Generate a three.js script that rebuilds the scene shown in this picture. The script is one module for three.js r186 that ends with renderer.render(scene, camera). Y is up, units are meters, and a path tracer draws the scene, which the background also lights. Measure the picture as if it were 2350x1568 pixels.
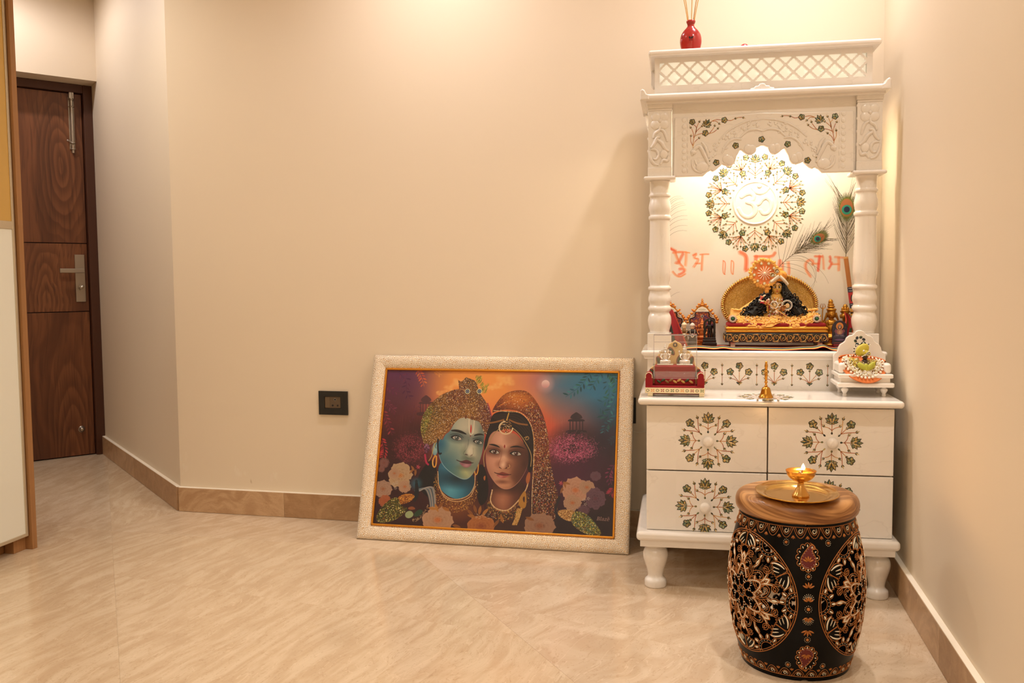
import * as THREE from 'three';
import { RoundedBoxGeometry } from 'three/addons/geometries/RoundedBoxGeometry.js';
import { mergeGeometries, toCreasedNormals } from 'three/addons/utils/BufferGeometryUtils.js';
import { RectAreaLightUniformsLib } from 'three/addons/lights/RectAreaLightUniformsLib.js';

// ---------------------------------------------------------------- camera, exposure, lights
const scene = new THREE.Scene();
scene.background = new THREE.Color(0x000000);
const camera = new THREE.PerspectiveCamera(2 * Math.atan(784 / 2060) * 180 / Math.PI, 2350 / 1568, 0.05, 30);
camera.position.set(0, 1.02, 0);
camera.rotation.set(-3.83 * Math.PI / 180, 10.4 * Math.PI / 180, -0.5 * Math.PI / 180, 'YXZ');
scene.add(camera);
const renderer = new THREE.WebGLRenderer({ antialias: true });
renderer.toneMapping = THREE.LinearToneMapping;
renderer.toneMappingExposure = 0.73;
renderer.shadowMap.enabled = true;
RectAreaLightUniformsLib.init();
const LAMP = new THREE.Color().setRGB(1.0, 0.925, 0.835);      // warm white of the ceiling lamps
const LED = new THREE.Color().setRGB(1.0, 0.86, 0.67);       // warmer strip inside the shrine
const CEIL = 2.72;
const COOL = new THREE.Color().setRGB(1.0, 0.94, 0.97);      // the whiter lamps close to the walls
// x, z of each recessed ceiling lamp, candela, half angle
const LAMPS = [
  [-0.97, -3.12, 6.8, 78, 1], [0.36, -3.05, 7, 78, 1], [-3.38, -3.9, 4.4, 89, 1, 0.3],
  [0.5, -1.95, 7, 70], [-0.95, -1.95, 3, 70], [-2.0, -1.7, 5, 74], [-2.65, -3.0, 10, 84], [-0.95, 0.2, 6, 72], [0.1, 0.4, 6, 72], [-2.0, 0.3, 5, 72],
  [-0.95, 1.9, 13, 80], [0.2, 1.9, 18, 80], [-2.2, 1.9, 10, 80],
];
const NICHE_LED = 110, LATTICE_GLOW = 0.5, FLAME_CD = 0.12;

// ---------------------------------------------------------------- helpers
function mulberry(a) { return () => { a |= 0; a = a + 0x6D2B79F5 | 0; let t = Math.imul(a ^ a >>> 15, 1 | a); t = t + Math.imul(t ^ t >>> 7, 61 | t) ^ t; return ((t ^ t >>> 14) >>> 0) / 4294967296; }; }
const rnd = mulberry(7);
const R = (a, b, f = rnd) => a + (b - a) * f();
const pick = (a, f = rnd) => a[Math.floor(f() * a.length) % a.length];
const V = (x, y, z) => new THREE.Vector3(x, y, z);
const D2R = Math.PI / 180;
const clamp = (x, a = 0, b = 1) => Math.min(b, Math.max(a, x));
const smooth = (a, b, x) => { const t = clamp((x - a) / (b - a)); return t * t * (3 - 2 * t); };
function hash(x, y, s = 0) { let h = Math.imul(x, 374761393) ^ Math.imul(y, 668265263) ^ Math.imul(s + 11, 1274126177); h = Math.imul(h ^ h >>> 13, 1274126177); return ((h ^ h >>> 16) >>> 0) / 4294967296; }
function vnoise(x, y, s = 0) {
  const xi = Math.floor(x), yi = Math.floor(y), fx = x - xi, fy = y - yi, u = fx * fx * (3 - 2 * fx), v = fy * fy * (3 - 2 * fy);
  const a = hash(xi, yi, s), b = hash(xi + 1, yi, s), c = hash(xi, yi + 1, s), d = hash(xi + 1, yi + 1, s);
  return a + (b - a) * u + (c - a) * v + (a - b - c + d) * u * v;
}
function fbm(x, y, o = 4, s = 0) { let t = 0, a = 0.5, n = 0; for (let i = 0; i < o; i++) { t += a * vnoise(x, y, s + i * 17); n += a; a *= 0.5; x *= 2.03; y *= 2.03; } return t / n; }
function dataTex(w, h, fn, srgb = true, repeat = true) {
  const d = new Uint8Array(w * h * 4);
  for (let y = 0, i = 0; y < h; y++) for (let x = 0; x < w; x++, i += 4) { const c = fn(x / w, y / h, x, y); d[i] = clamp(c[0], 0, 255); d[i + 1] = clamp(c[1], 0, 255); d[i + 2] = clamp(c[2], 0, 255); d[i + 3] = 255; }
  const t = new THREE.DataTexture(d, w, h, THREE.RGBAFormat); t.magFilter = THREE.LinearFilter; t.minFilter = THREE.LinearFilter;
  if (repeat) t.wrapS = t.wrapT = THREE.RepeatWrapping;
  if (srgb) t.colorSpace = THREE.SRGBColorSpace; t.needsUpdate = true; return t;
}
function canvasTex(w, h, draw, srgb = true) {
  const c = document.createElement('canvas'); c.width = w; c.height = h; draw(c.getContext('2d'), w, h);
  const t = new THREE.CanvasTexture(c); if (srgb) t.colorSpace = THREE.SRGBColorSpace; return t;
}
const mix3 = (a, b, t) => [a[0] + (b[0] - a[0]) * t, a[1] + (b[1] - a[1]) * t, a[2] + (b[2] - a[2]) * t];
const std = (color, roughness = 0.5, o = {}) => new THREE.MeshStandardMaterial({ color, roughness, ...o });
const phy = (color, roughness = 0.5, o = {}) => new THREE.MeshPhysicalMaterial({ color, roughness, ...o });

const used = new Map();
function numbered(n) { const k = used.get(n) || 0; used.set(n, k + 1); return k ? `${n}_${String(k).padStart(3, '0')}` : n; }
function tag(o, label, category, group, kind) { if (label) o.userData.label = label; if (category) o.userData.category = category; if (group) o.userData.group = group; if (kind) o.userData.kind = kind; return o; }
function thing(name, label, category, pos = [0, 0, 0], turn = 0, group) {
  const g = new THREE.Group(); g.name = numbered(name); g.position.set(...pos); g.rotation.y = turn; scene.add(g); return tag(g, label, category, group);
}
function struct(name, pos = [0, 0, 0], turn = 0) { const g = new THREE.Group(); g.name = numbered(name); g.position.set(...pos); g.rotation.y = turn; scene.add(g); g.userData.kind = 'structure'; return g; }
// geometry clean-up so that anything merges with anything
function norm(g) {
  g = g.index ? g.toNonIndexed() : g;
  if (!g.attributes.normal) g.computeVertexNormals();
  const n = g.attributes.position.count;
  if (!g.attributes.uv) g.setAttribute('uv', new THREE.BufferAttribute(new Float32Array(n * 2), 2));
  for (const k of Object.keys(g.attributes)) if (!['position', 'normal', 'uv', 'color'].includes(k)) g.deleteAttribute(k);
  g.morphAttributes = {}; return g;
}
function merge(list) {
  list = list.flat(3).filter(Boolean).map(norm);
  if (list.some((g) => g.attributes.color)) for (const g of list) if (!g.attributes.color) g.setAttribute('color', new THREE.BufferAttribute(new Float32Array(g.attributes.position.count * 3).fill(1), 3));
  return list.length === 1 ? list[0] : mergeGeometries(list);
}
const _c = new THREE.Color();
function tint(g, color) {
  g = norm(g); _c.set(color); const n = g.attributes.position.count, a = new Float32Array(n * 3);
  for (let i = 0; i < n; i++) { a[i * 3] = _c.r; a[i * 3 + 1] = _c.g; a[i * 3 + 2] = _c.b; }
  g.setAttribute('color', new THREE.BufferAttribute(a, 3)); return g;
}
function add(name, geo, mat, parent) {
  const m = new THREE.Mesh(Array.isArray(geo) ? merge(geo) : geo, mat); m.castShadow = m.receiveShadow = true;
  m.name = parent ? name : numbered(name); (parent || scene).add(m); return m;
}
const T = (g, x = 0, y = 0, z = 0, rx = 0, ry = 0, rz = 0, sx = 1, sy = sx, sz = sx) => g.applyMatrix4(new THREE.Matrix4().compose(V(x, y, z), new THREE.Quaternion().setFromEuler(new THREE.Euler(rx, ry, rz)), V(sx, sy, sz)));
// box by its limits, r rounds the edges
function bx(x0, x1, y0, y1, z0, z1, r = 0) {
  const w = x1 - x0, h = y1 - y0, d = z1 - z0;
  r = Math.min(r, w / 2 - 1e-5, h / 2 - 1e-5, d / 2 - 1e-5);
  const g = r > 0 ? new RoundedBoxGeometry(w, h, d, 3, r) : new THREE.BoxGeometry(w, h, d);
  return g.translate((x0 + x1) / 2, (y0 + y1) / 2, (z0 + z1) / 2);
}
// slab whose rim is a full round in plan and in section
const lathe = (pts, seg = 40) => new THREE.LatheGeometry(pts.map(([r, y]) => new THREE.Vector2(r, y)), seg);
function smoothProfile(pts, n = 60) { const c = new THREE.CatmullRomCurve3(pts.map(([r, y]) => V(r, y, 0)), false, 'centripetal'); return c.getPoints(n).map((p) => [Math.max(0, p.x), p.y]); }
const ell = (rx, ry, rz, x = 0, y = 0, z = 0, a = 14, b = 10) => new THREE.SphereGeometry(1, a, b).scale(rx, ry, rz).translate(x, y, z);
const crv = (pts, closed = false) => new THREE.CatmullRomCurve3(pts.map((p) => p.isVector3 ? p : V(...p)), closed, 'centripetal');
const tube = (pts, r, rad = 6, seg = 0, closed = false) => new THREE.TubeGeometry(crv(pts, closed), seg || Math.max(6, pts.length * 4), r, rad, closed);
function taper(pts, rf, rad = 6, seg = 24) {                       // tube whose radius follows rf(t), capped by its own taper
  const c = crv(pts), g = new THREE.TubeGeometry(c, seg, 1, rad, false), p = g.attributes.position;
  for (let i = 0; i <= seg; i++) { const o = c.getPointAt(i / seg), r = rf(i / seg); for (let j = 0; j <= rad; j++) { const k = i * (rad + 1) + j; p.setXYZ(k, o.x + (p.getX(k) - o.x) * r, o.y + (p.getY(k) - o.y) * r, o.z + (p.getZ(k) - o.z) * r); } }
  g.computeVertexNormals(); return g;
}
const shape = (pts) => new THREE.Shape(pts.map(([x, y]) => new THREE.Vector2(x, y)));
const extr = (s, depth, bevel = 0, seg = 2, curve = 12) => new THREE.ExtrudeGeometry(s, { depth, bevelEnabled: bevel > 0, bevelThickness: bevel, bevelSize: bevel, bevelOffset: -bevel, bevelSegments: seg, curveSegments: curve });
function grid(nu, nv, f) {                                         // surface from f(u, v) -> [x, y, z]
  const P = [], U = [], I = [];
  for (let j = 0; j <= nv; j++) for (let i = 0; i <= nu; i++) { P.push(...f(i / nu, j / nv)); U.push(i / nu, j / nv); }
  for (let j = 0; j < nv; j++) for (let i = 0; i < nu; i++) { const a = j * (nu + 1) + i, b = a + 1, c = a + nu + 1, d = c + 1; I.push(a, b, d, a, d, c); }
  const g = new THREE.BufferGeometry(); g.setAttribute('position', new THREE.Float32BufferAttribute(P, 3)); g.setAttribute('uv', new THREE.Float32BufferAttribute(U, 2)); g.setIndex(I); g.computeVertexNormals(); return g;
}
function uvPlanar(g, ax = 'x', ay = 'y', sx = 1, sy = 1, ox = 0, oy = 0) { const p = g.attributes.position, get = { x: (i) => p.getX(i), y: (i) => p.getY(i), z: (i) => p.getZ(i) }, u = new Float32Array(p.count * 2); for (let i = 0; i < p.count; i++) { u[2 * i] = (get[ax](i) - ox) * sx; u[2 * i + 1] = (get[ay](i) - oy) * sy; } g.setAttribute('uv', new THREE.BufferAttribute(u, 2)); return g; }
// ---------------------------------------------------------------- materials
const plasterBump = dataTex(256, 256, (u, v, x, y) => { const n = 120 + 60 * (fbm(x / 9, y / 9, 3, 3) - 0.5) + 40 * (fbm(x / 60, y / 60, 2, 9) - 0.5); return [n, n, n]; }, false);
const wallPaint = std(0xe4d4ba, 0.62, { bumpMap: plasterBump, bumpScale: 0.0006 });
const ceilPaint = std(0xece5d8, 0.8);
const stone = (seed, lo, hi, dark, iso = 0) => dataTex(1024, 1024, (u, v, x, y) => {
  const wx = fbm(x / 220, y / 220, 3, seed) - 0.5, wy = fbm(x / 220 + 9, y / 220, 3, seed + 5) - 0.5;
  const st = 1 + iso * 3.4, wv = 1 + iso * 3, a = fbm(x / 170 * (1 + iso) + wx * 1.6 * wv, y / (17 * st) + wy * 3 * wv, 5, seed + 1), b = fbm(x / 60 + wx * 3 * wv, y / (26 * st) + wy * 3 * wv, 4, seed + 2);
  let c = mix3(lo, hi, smooth(0.28, 0.74, a * 0.62 + b * 0.38));
  const vein = 1 - Math.abs(fbm(x / 150 + wx * 3, y / 24 + wy * 4, 4, seed + 8) - 0.5) * 2; c = mix3(c, hi.map((q) => q + 9), smooth(0.965, 1, vein) * 0.55);
  const v2 = 1 - Math.abs(fbm(x / 90 - wx * 4, y / 16 + wy * 5, 4, seed + 21) - 0.5) * 2; c = mix3(c, dark, smooth(0.975, 1, v2) * 0.38);
  const sp = fbm(x / 7, y / 3.2, 2, seed + 30); c = mix3(c, dark, smooth(0.72, 0.86, sp) * 0.28);
  return c;
});
const floorTexA = stone(3, [200, 174, 141], [216, 194, 163], [168, 138, 104]);
const floorTexB = stone(51, [201, 176, 144], [217, 195, 166], [170, 140, 107]);
for (const t of [floorTexA, floorTexB]) { t.repeat.set(0.85, 0.85); }

const floorTexC = stone(123, [200, 174, 143], [219, 198, 170], [168, 138, 105], 0.42);
floorTexC.repeat.set(0.75, 0.75);
const floorC = std(0xffffff, 0.14, { map: floorTexC });
const floorA = std(0xffffff, 0.14, { map: floorTexA });
const floorB = std(0xffffff, 0.14, { map: floorTexB });
const grout = std(0xd9c6a6, 0.7);
const skirtTex = stone(88, [180, 144, 106], [202, 168, 130], [150, 114, 78], 0.6); skirtTex.repeat.set(1.3, 1.3);
const skirtA = std(0xffffff, 0.35, { map: skirtTex });
const skirtB = std(0xe9e2da, 0.35, { map: skirtTex });
const marbleTex = dataTex(512, 512, (u, v, x, y) => { const a = fbm(x / 70, y / 70, 4, 5), w = 1 - Math.abs(fbm(x / 120, y / 60, 4, 77) - 0.5) * 2; let c = mix3([234, 227, 217], [242, 236, 227], a); c = mix3(c, [218, 210, 200], smooth(0.965, 1, w) * 0.35); return c; });
marbleTex.repeat.set(2, 2);
const marble = phy(0xffffff, 0.3, { map: marbleTex, clearcoat: 0.35, clearcoatRoughness: 0.18 });
const marblePolish = phy(0xffffff, 0.22, { map: marbleTex, clearcoat: 0.6, clearcoatRoughness: 0.08 });
const inlayMat = phy(0xffffff, 0.22, { vertexColors: true, clearcoat: 0.5, clearcoatRoughness: 0.1 });
const vcol = std(0xffffff, 0.55, { vertexColors: true });
const vgloss = phy(0xffffff, 0.28, { vertexColors: true, clearcoat: 0.4 });
const gold = std(0xd9a441, 0.28, { metalness: 0.9 });
const oldGold = std(0xb9812f, 0.36, { metalness: 0.75 });
const brass = std(0xcf9a3c, 0.2, { metalness: 1 });
const brassDull = std(0xb98a38, 0.3, { metalness: 1 });
const copper = std(0xcf8a4a, 0.25, { metalness: 1 });
const steel = std(0xb9b0a2, 0.3, { metalness: 0.9 });
const silver = std(0xdcd8d0, 0.24, { metalness: 0.9 });
const blackGloss = phy(0x0b0a0a, 0.22, { clearcoat: 0.6, clearcoatRoughness: 0.1 });
const blackPlastic = std(0x14120f, 0.35);
const blackResin = std(0x0d0c0b, 0.32);
const velvet = phy(0x8e0f18, 0.85, { sheen: 0.6, sheenRoughness: 0.5, sheenColor: 0xff6a60 });
const redCloth = phy(0xa3151c, 0.8, { sheen: 0.3, sheenColor: 0xff8070 });
const pearl = phy(0xf3e6cf, 0.2, { clearcoat: 0.7 });
const acrylic = phy(0xffffff, 0.03, { transmission: 1, ior: 1.49, thickness: 0 });
// walnut veneer: straight grain at the sides, flame figure round an axis
function walnut(seed, cx, cy, oval) {
  return dataTex(512, 1024, (u, v, x, y) => {
    const wob = fbm(u * 2.2, v * 1.6, 3, seed) - 0.5, w2 = fbm(u * 12, v * 2.2, 3, seed + 7) - 0.5, dx = u - cx + wob * 0.1, dy = v - cy;
    const f = oval ? Math.sqrt((dx / 0.055) ** 2 + (dy / 0.17) ** 2 + 0.05) : Math.sqrt((dx / 0.05) ** 2 + (Math.max(0, v + 0.35 - cy) / 0.34) ** 2 + 0.1);
    const fade = 1 - smooth(1.6, 4.4, f), ring = f * 1.9 + w2 * 1.3 + wob * 1.5, s = ring - Math.floor(ring), band = smooth(0, 0.8, s) * (1 - smooth(0.84, 1, s));
    const fine = fbm(u * 46 + wob * 5, v * 1.3, 3, seed + 2), pore = fbm(u * 150 + wob * 10, v * 6, 2, seed + 9), wide = fbm(u * 9 + wob * 3, v * 0.9, 3, seed + 15);
    let c = mix3([96, 54, 29], [126, 75, 43], fine); c = mix3(c, [78, 42, 22], smooth(0.42, 0.7, wide) * 0.6); c = mix3(c, [148, 94, 56], smooth(0.55, 0.8, fbm(u * 6 + 3, v * 0.8, 3, seed + 31)) * 0.45);
    c = mix3(c, mix3([84, 46, 24], [142, 90, 54], band), fade * 0.4); c = mix3(c, [60, 31, 15], smooth(0.55, 0.85, pore) * 0.38);
    return c;
  }, true, false);
}
const woodTop = std(0xffffff, 0.42, { map: walnut(5, 0.87, 0.52, true) });
const woodMid = std(0xffffff, 0.42, { map: walnut(25, 0.74, 0.5, false) });
const woodLow = std(0xffffff, 0.42, { map: walnut(45, 0.87, 0.2, false) });
const woodFrame = std(0x4a2714, 0.5, { bumpMap: plasterBump, bumpScale: 0.0008 });
const oak = std(0xffffff, 0.5, { map: dataTex(256, 512, (u, v) => { const g = fbm(u * 50, v * 2, 3, 5); let c = mix3([140, 96, 54], [176, 128, 80], g); return c; }) });
oak.map.repeat.set(2, 1);
const seatWood = std(0xffffff, 0.32, { map: dataTex(512, 512, (u, v) => {
  const w = (fbm(u * 3, v * 3, 3, 61) - 0.5), a = u * 0.35 + v + w * 0.22, g = fbm(u * 4 + w, a * 34, 4, 62); let c = mix3([132, 84, 42], [202, 150, 94], smooth(0.25, 0.75, g));
  c = mix3(c, [106, 62, 30], smooth(0.45, 0.75, fbm(u * 3.5, v * 2.2 + w, 3, 66)) * 0.65); c = mix3(c, [226, 170, 108], smooth(0.5, 0.75, fbm(u * 2.2 + 4, v * 3, 3, 68)) * 0.6); c = mix3(c, [92, 50, 22], smooth(0.6, 0.75, fbm(u * 5, a * 120, 2, 71)) * 0.4); return c; }) });
// ---------------------------------------------------------------- room shell
const WZ = (x) => -3.615 + 0.055 * (x + 1.30);                       // inner face of the back wall
const C1 = [-2.2, WZ(-2.2)], C2 = [-3.416, -4.867], CR = [0.736, WZ(0.736)], CD = [-4.44, -3.637], TH = 0.15, RX1 = 0.49;
function frameOf(A, B) { const dx = B[0] - A[0], dz = B[1] - A[1], L = Math.hypot(dx, dz); return { L, phi: Math.atan2(-dz / L, dx / L) }; }
function wall(name, A, B, extra = [], mat = wallPaint) {             // seen from inside A is left, B right; local z = 0 is the face
  const { L, phi } = frameOf(A, B), g = struct(name, [A[0], 0, A[1]], phi);
  const body = bx(-0.0, L, 0, CEIL, -TH, 0); uvPlanar(body, 'x', 'y', 0.5, 0.5);
  add('wall_face', [body, ...extra], mat, g); return { g, L, phi };
}
// chips, scuffs and filler marks low on two of the walls
function scuffed(L, marks) {
  const W = 1024, H = 1024;
  return canvasTex(W, H, (c) => {
    c.fillStyle = '#e4d4ba'; c.fillRect(0, 0, W, H); const f = mulberry(31);
    for (const [s, y, w, h, col, n] of marks) for (let i = 0; i < n; i++) {
      const px = (s + R(-w, w, f)) / L * W, py = H - (y + R(-h, h, f)) / CEIL * H; c.fillStyle = col; c.globalAlpha = R(0.3, 0.85, f);
      c.beginPath(); const rr = R(1, 6, f); for (let k = 0; k < 8; k++) { const a = k / 8 * 6.283, q = rr * R(0.3, 1, f); c.lineTo(px + Math.cos(a) * q * 0.8, py + Math.sin(a) * q * 2); } c.fill();
    }
    c.globalAlpha = 1;
  });
}
{
  const lenB = frameOf(C1, CR).L, lenP = frameOf(C2, C1).L;
  const backTex = scuffed(lenB, [[0.02, 0.20, 0.02, 0.05, '#e6d8c0', 10], [0.30, 0.19, 0.04, 0.012, '#e8dac2', 9], [0.46, 0.18, 0.03, 0.01, '#e8dac2', 6], [0.36, 0.14, 0.01, 0.01, '#a5865c', 1]]);
  const passTex = scuffed(lenP, [[0.10, 0.24, 0.05, 0.08, '#ecdcc2', 14], [0.15, 0.3, 0.03, 0.06, '#d8c6ac', 6], [0.5, 0.22, 0.02, 0.05, '#ecdcc2', 7], [1.0, 0.18, 0.08, 0.03, '#e4d2b6', 8], [lenP - 0.03, 0.22, 0.03, 0.08, '#e9dac2', 12], [lenP - 0.15, 0.16, 0.08, 0.03, '#e4d2b6', 8]]);
  const bk = wall('wall_back', C1, CR, [], std(0xffffff, 0.62, { map: backTex, bumpMap: plasterBump, bumpScale: 0.0006 }));
  uvPlanar(bk.g.children[0].geometry, 'x', 'y', 1 / bk.L, 1 / CEIL);
  const ps = wall('wall_left', C2, C1, [], std(0xffffff, 0.6, { map: passTex, bumpMap: plasterBump, bumpScale: 0.0006 }));
  uvPlanar(ps.g.children[0].geometry, 'x', 'y', 1 / ps.L, 1 / CEIL);
  // the wall with the door: opening 0.95 wide in local x, beam above standing forward
  const dw = struct('wall_door', [CD[0], 0, CD[1]], frameOf(CD, C2).phi), LD = frameOf(CD, C2).L;
  add('wall_face', [bx(0, LD - 1.0, 0, CEIL, -TH, 0.18), bx(LD - 1.0, LD, 2.19, CEIL, -TH, 0.18), bx(LD - 1.0, LD, 0, 2.19, -TH, -0.06)].map((g) => uvPlanar(g, 'x', 'y', 0.5, 0.5)), wallPaint, dw);
  wall('wall_right', CR, [RX1, 3.2]);
  wall('wall_front', [RX1, 3.2], [-4.44, 3.2]);
  wall('wall_far', [-4.44, 3.2], CD);
  const cl = struct('ceiling'); add('ceiling_slab', bx(-4.7, 0.9, CEIL, CEIL + 0.15, -5.3, 3.4), ceilPaint, cl);
}
// floor: stone slabs laid parallel to the passage, a border strip along the back wall, fine joints
{
  const fl = struct('floor');
  add('bedding', bx(-4.7, 0.9, -0.16, -0.0011, -5.3, 3.4), grout, fl);
  const dir = V(1.234, 0, 1.755).normalize(), A0 = [-2.634, -3.775];  // joint A
  const nx = -dir.z, nz = dir.x;                                      // pointing to the door side
  const J = 0.0003;
  const along = (o, t) => [A0[0] + nx * o + dir.x * t, A0[1] + nz * o + dir.z * t];
  const zB = (x) => WZ(x) + 0.36;
  function slab(pts, mat, rot, ox) {
    // inset for the joint, thin prism with a hairline arris
    const c = pts.reduce((a, p) => [a[0] + p[0] / pts.length, a[1] + p[1] / pts.length], [0, 0]);
    const q = pts.map(([x, z]) => { const d = Math.hypot(x - c[0], z - c[1]); return [x + (c[0] - x) / d * J * 1.3, z + (c[1] - z) / d * J * 1.3]; });
    const s = shape(q.map(([x, z]) => [x, -z])); const g = extr(s, 0.0114, 0.0002, 1).rotateX(-Math.PI / 2).translate(0, -0.0117, 0);
    const p = g.attributes.position, u = new Float32Array(p.count * 2), ca = Math.cos(rot), sa = Math.sin(rot);
    for (let i = 0; i < p.count; i++) { const x = p.getX(i), z = p.getZ(i); u[2 * i] = x * ca - z * sa + ox; u[2 * i + 1] = x * sa + z * ca + ox * 0.7; }
    g.setAttribute('uv', new THREE.BufferAttribute(u, 2)); add('stone_slab', g, mat, fl);
  }
  const T0 = -2.2, T1 = 7.2, W = 0.62;
  // main field right of joint A, below the border strip
  const aTop = (() => { let t = 0; for (let i = 0; i < 200; i++) { t = i * 0.01; const p = along(0, t); if (p[1] > zB(p[0])) break; } return along(0, t); })();
  const far = along(0, 8.4);
  const S = -1.05, s0 = (() => { let t = 0; for (let i = -300; i < 300; i++) { t = i * 0.01; const p = along(S, t); if (p[1] > zB(p[0])) break; } return along(S, t); })();
  slab([aTop, s0, along(S, 3.13), along(0, 3.13)], floorA, 1.37, 0);
  slab([s0, [0.74, zB(0.74)], [0.74, -2.322], along(S, 3.13)], floorC, 1.15, 0.4);
  slab([along(0, 3.13), along(S, 3.13), [0.74, -2.322], [0.74, 3.25], far], floorB, 1.3, 1.3);
  const c1 = [C1[0] + 0.02, C1[1] - 0.06];
  slab([aTop, c1, [-0.95, WZ(-0.95) - 0.05], s0], floorB, 1.2, 2.1);
  slab([s0, [-0.95, WZ(-0.95) - 0.05], [0.78, WZ(0.78) - 0.05], [0.74, zB(0.74)]], floorC, 1.0, 3.4);
  slab([aTop, along(0, -1.6), [-3.3, -5.0], c1], floorA, 1.9, 0.5);
  slab([along(W, -0.02), along(W, -1.7), along(0, -1.6), aTop], floorB, 1.75, 0.9);
  slab([along(W * 2, 0.05), along(W * 2, -1.6), along(W, -1.7), along(W, -0.02)], floorA, 1.7, 1.7);
  slab([aTop, along(0, 3.13), along(W, 3.13), along(W, -0.02)], floorA, 1.42, 3.1);
  slab([along(W, -0.02), along(W, 3.13), along(W * 2, 3.13), along(W * 2, 0.05)], floorB, 1.45, 4.3);
  slab([along(W * 2, -1.6), along(W * 2, 8.4), along(4.2, 8.4), along(4.2, -1.6)], floorA, 1.4, 5.3);
  slab([along(0, 3.13), far, along(W * 2, 8.4), along(W * 2, 3.13)], floorB, 1.4, 6.3);
}
// skirting of the same stone, laid in lengths
function baseboard(name, A, B, cuts, ins = 0) {
  const { L, phi } = frameOf(A, B), g = struct(name, [A[0], 0, A[1]], phi); let s = 0;
  [...cuts, L].forEach((e, i) => { const q = bx(s + (i ? 0.0004 : 0), e - 0.0004, 0.0006, 0.108, 0.0, 0.018, 0.0012); uvPlanar(q, 'x', 'y', 1, 1, -i * 0.37, -i * 0.21); add('stone_length', q, i % 2 ? skirtB : skirtA, g); s = e; });
  const b = bx(0, L, 0.1075, 0.1105, 0, 0.0172, 0.001); add('filler_line', b, std(0xeee2cd, 0.6), g);
}
baseboard('baseboard_back', C1, CR, [0.52, 1.35, 2.2]);
baseboard('baseboard_left', C2, C1, [0.86]);
baseboard('baseboard_right', CR, [RX1, 3.2], [1.05, 2.4, 3.7]);
// door in the passage
{
  const { L, phi } = frameOf(CD, C2), g = struct('door_1', [C2[0], 0, C2[1]], phi);
  add('door_frame', [bx(-0.052, -0.001, 0, 2.19, -0.06, 0.03, 0.004), bx(-0.95, -0.052, 2.142, 2.19, -0.06, 0.03, 0.004), bx(-1.0, -0.95, 0, 2.19, -0.06, 0.03, 0.004)], woodFrame, g);
  const leaf = add('door_leaf', bx(-0.948, -0.054, 0.004, 2.139, -0.055, -0.012), std(0x2a150a, 0.6), g);
  const panel = (y0, y1, m) => { const q = bx(-0.948, -0.056, y0, y1, -0.0125, 0.0, 0.0015); uvPlanar(q, 'x', 'y', 1 / 0.894, 1 / (y1 - y0), -0.948, y0); add('veneer_panel', q, m, leaf); };
  panel(0.006, 0.861, woodLow); panel(0.866, 1.264, woodMid); panel(1.269, 2.138, woodTop);
  const h = add('door_handle', [bx(-0.128, -0.074, 0.921, 1.2, 0.0, 0.008, 0.002)], steel, g);
  add('lever', [T(new THREE.CylinderGeometry(0.011, 0.011, 0.045, 16), -0.1, 1.104, 0.03, Math.PI / 2), bx(-0.222, -0.086, 1.092, 1.118, 0.044, 0.056, 0.004)], steel, h);
  add('key_cylinder', [T(new THREE.CylinderGeometry(0.0135, 0.0135, 0.014, 20), -0.1, 1.012, 0.013, Math.PI / 2), T(ell(0.016, 0.009, 0.008), -0.099, 1.008, 0.026, 0, 0, 0.7), T(new THREE.CylinderGeometry(0.006, 0.006, 0.012, 12), -0.102, 0.992, 0.014, Math.PI / 2)], steel, h);
  const b = add('door_bolt', [bx(-0.128, -0.098, 1.812, 2.115, 0.0, 0.003, 0.001), T(new THREE.CylinderGeometry(0.0095, 0.0095, 0.25, 18), -0.113, 1.97, 0.013), ...[2.1, 2.06, 1.85, 1.815].map((y) => T(new THREE.TorusGeometry(0.012, 0.004, 8, 18), -0.113, y, 0.013, Math.PI / 2)), bx(-0.1265, -0.0995, 2.105, 2.155, -0.001, 0.02, 0.003), T(new THREE.CylinderGeometry(0.008, 0.01, 0.05, 16), -0.113, 2.12, 0.013), T(new THREE.CylinderGeometry(0.01, 0.0085, 0.045, 16), -0.113, 1.815, 0.013)], steel, g);
  add('bolt_knob', [T(new THREE.CylinderGeometry(0.004, 0.004, 0.03, 10), -0.127, 1.857, 0.02, 0, 0, 1.2), ell(0.007, 0.007, 0.007, -0.142, 1.862, 0.02)], steel, b);
  add('door_stop', [T(lathe([[0, 0.02], [0.006, 0.02], [0.012, 0.014], [0.014, 0.004], [0.019, 0.002], [0.019, 0], [0, 0]], 20), -0.126, 0.161, 0, Math.PI / 2)], steel, g);
}
// ceiling lamps
for (const [x, z, cd, half, cool, pen = 0.9] of LAMPS) {
  const LC = cool ? COOL : LAMP;
  const g = thing('downlight', 'round recessed downlight set flush in the white ceiling, out of the picture', 'lamp', [x, CEIL, z], 0, 'downlights in the ceiling');
  add('trim_ring', T(lathe([[0.038, -0.001], [0.04, -0.006], [0.054, -0.004], [0.056, 0], [0.05, 0]], 32), 0, 0, 0), std(0xf2eee6, 0.5), g);
  add('glowing_disc', new THREE.CircleGeometry(0.038, 28).rotateX(Math.PI / 2).translate(0, -0.002, 0), new THREE.MeshStandardMaterial({ color: 0x000000, emissive: LC, emissiveIntensity: 3 }), g);
  const s = new THREE.SpotLight(LC, cd, 0, half * D2R, pen, 2); s.position.set(0, -0.012, 0); s.target.position.set(0, -2, 0); s.castShadow = true; s.shadow.radius = 2.2; s.shadow.mapSize.set(1024, 1024); g.add(s, s.target);
}
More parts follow.
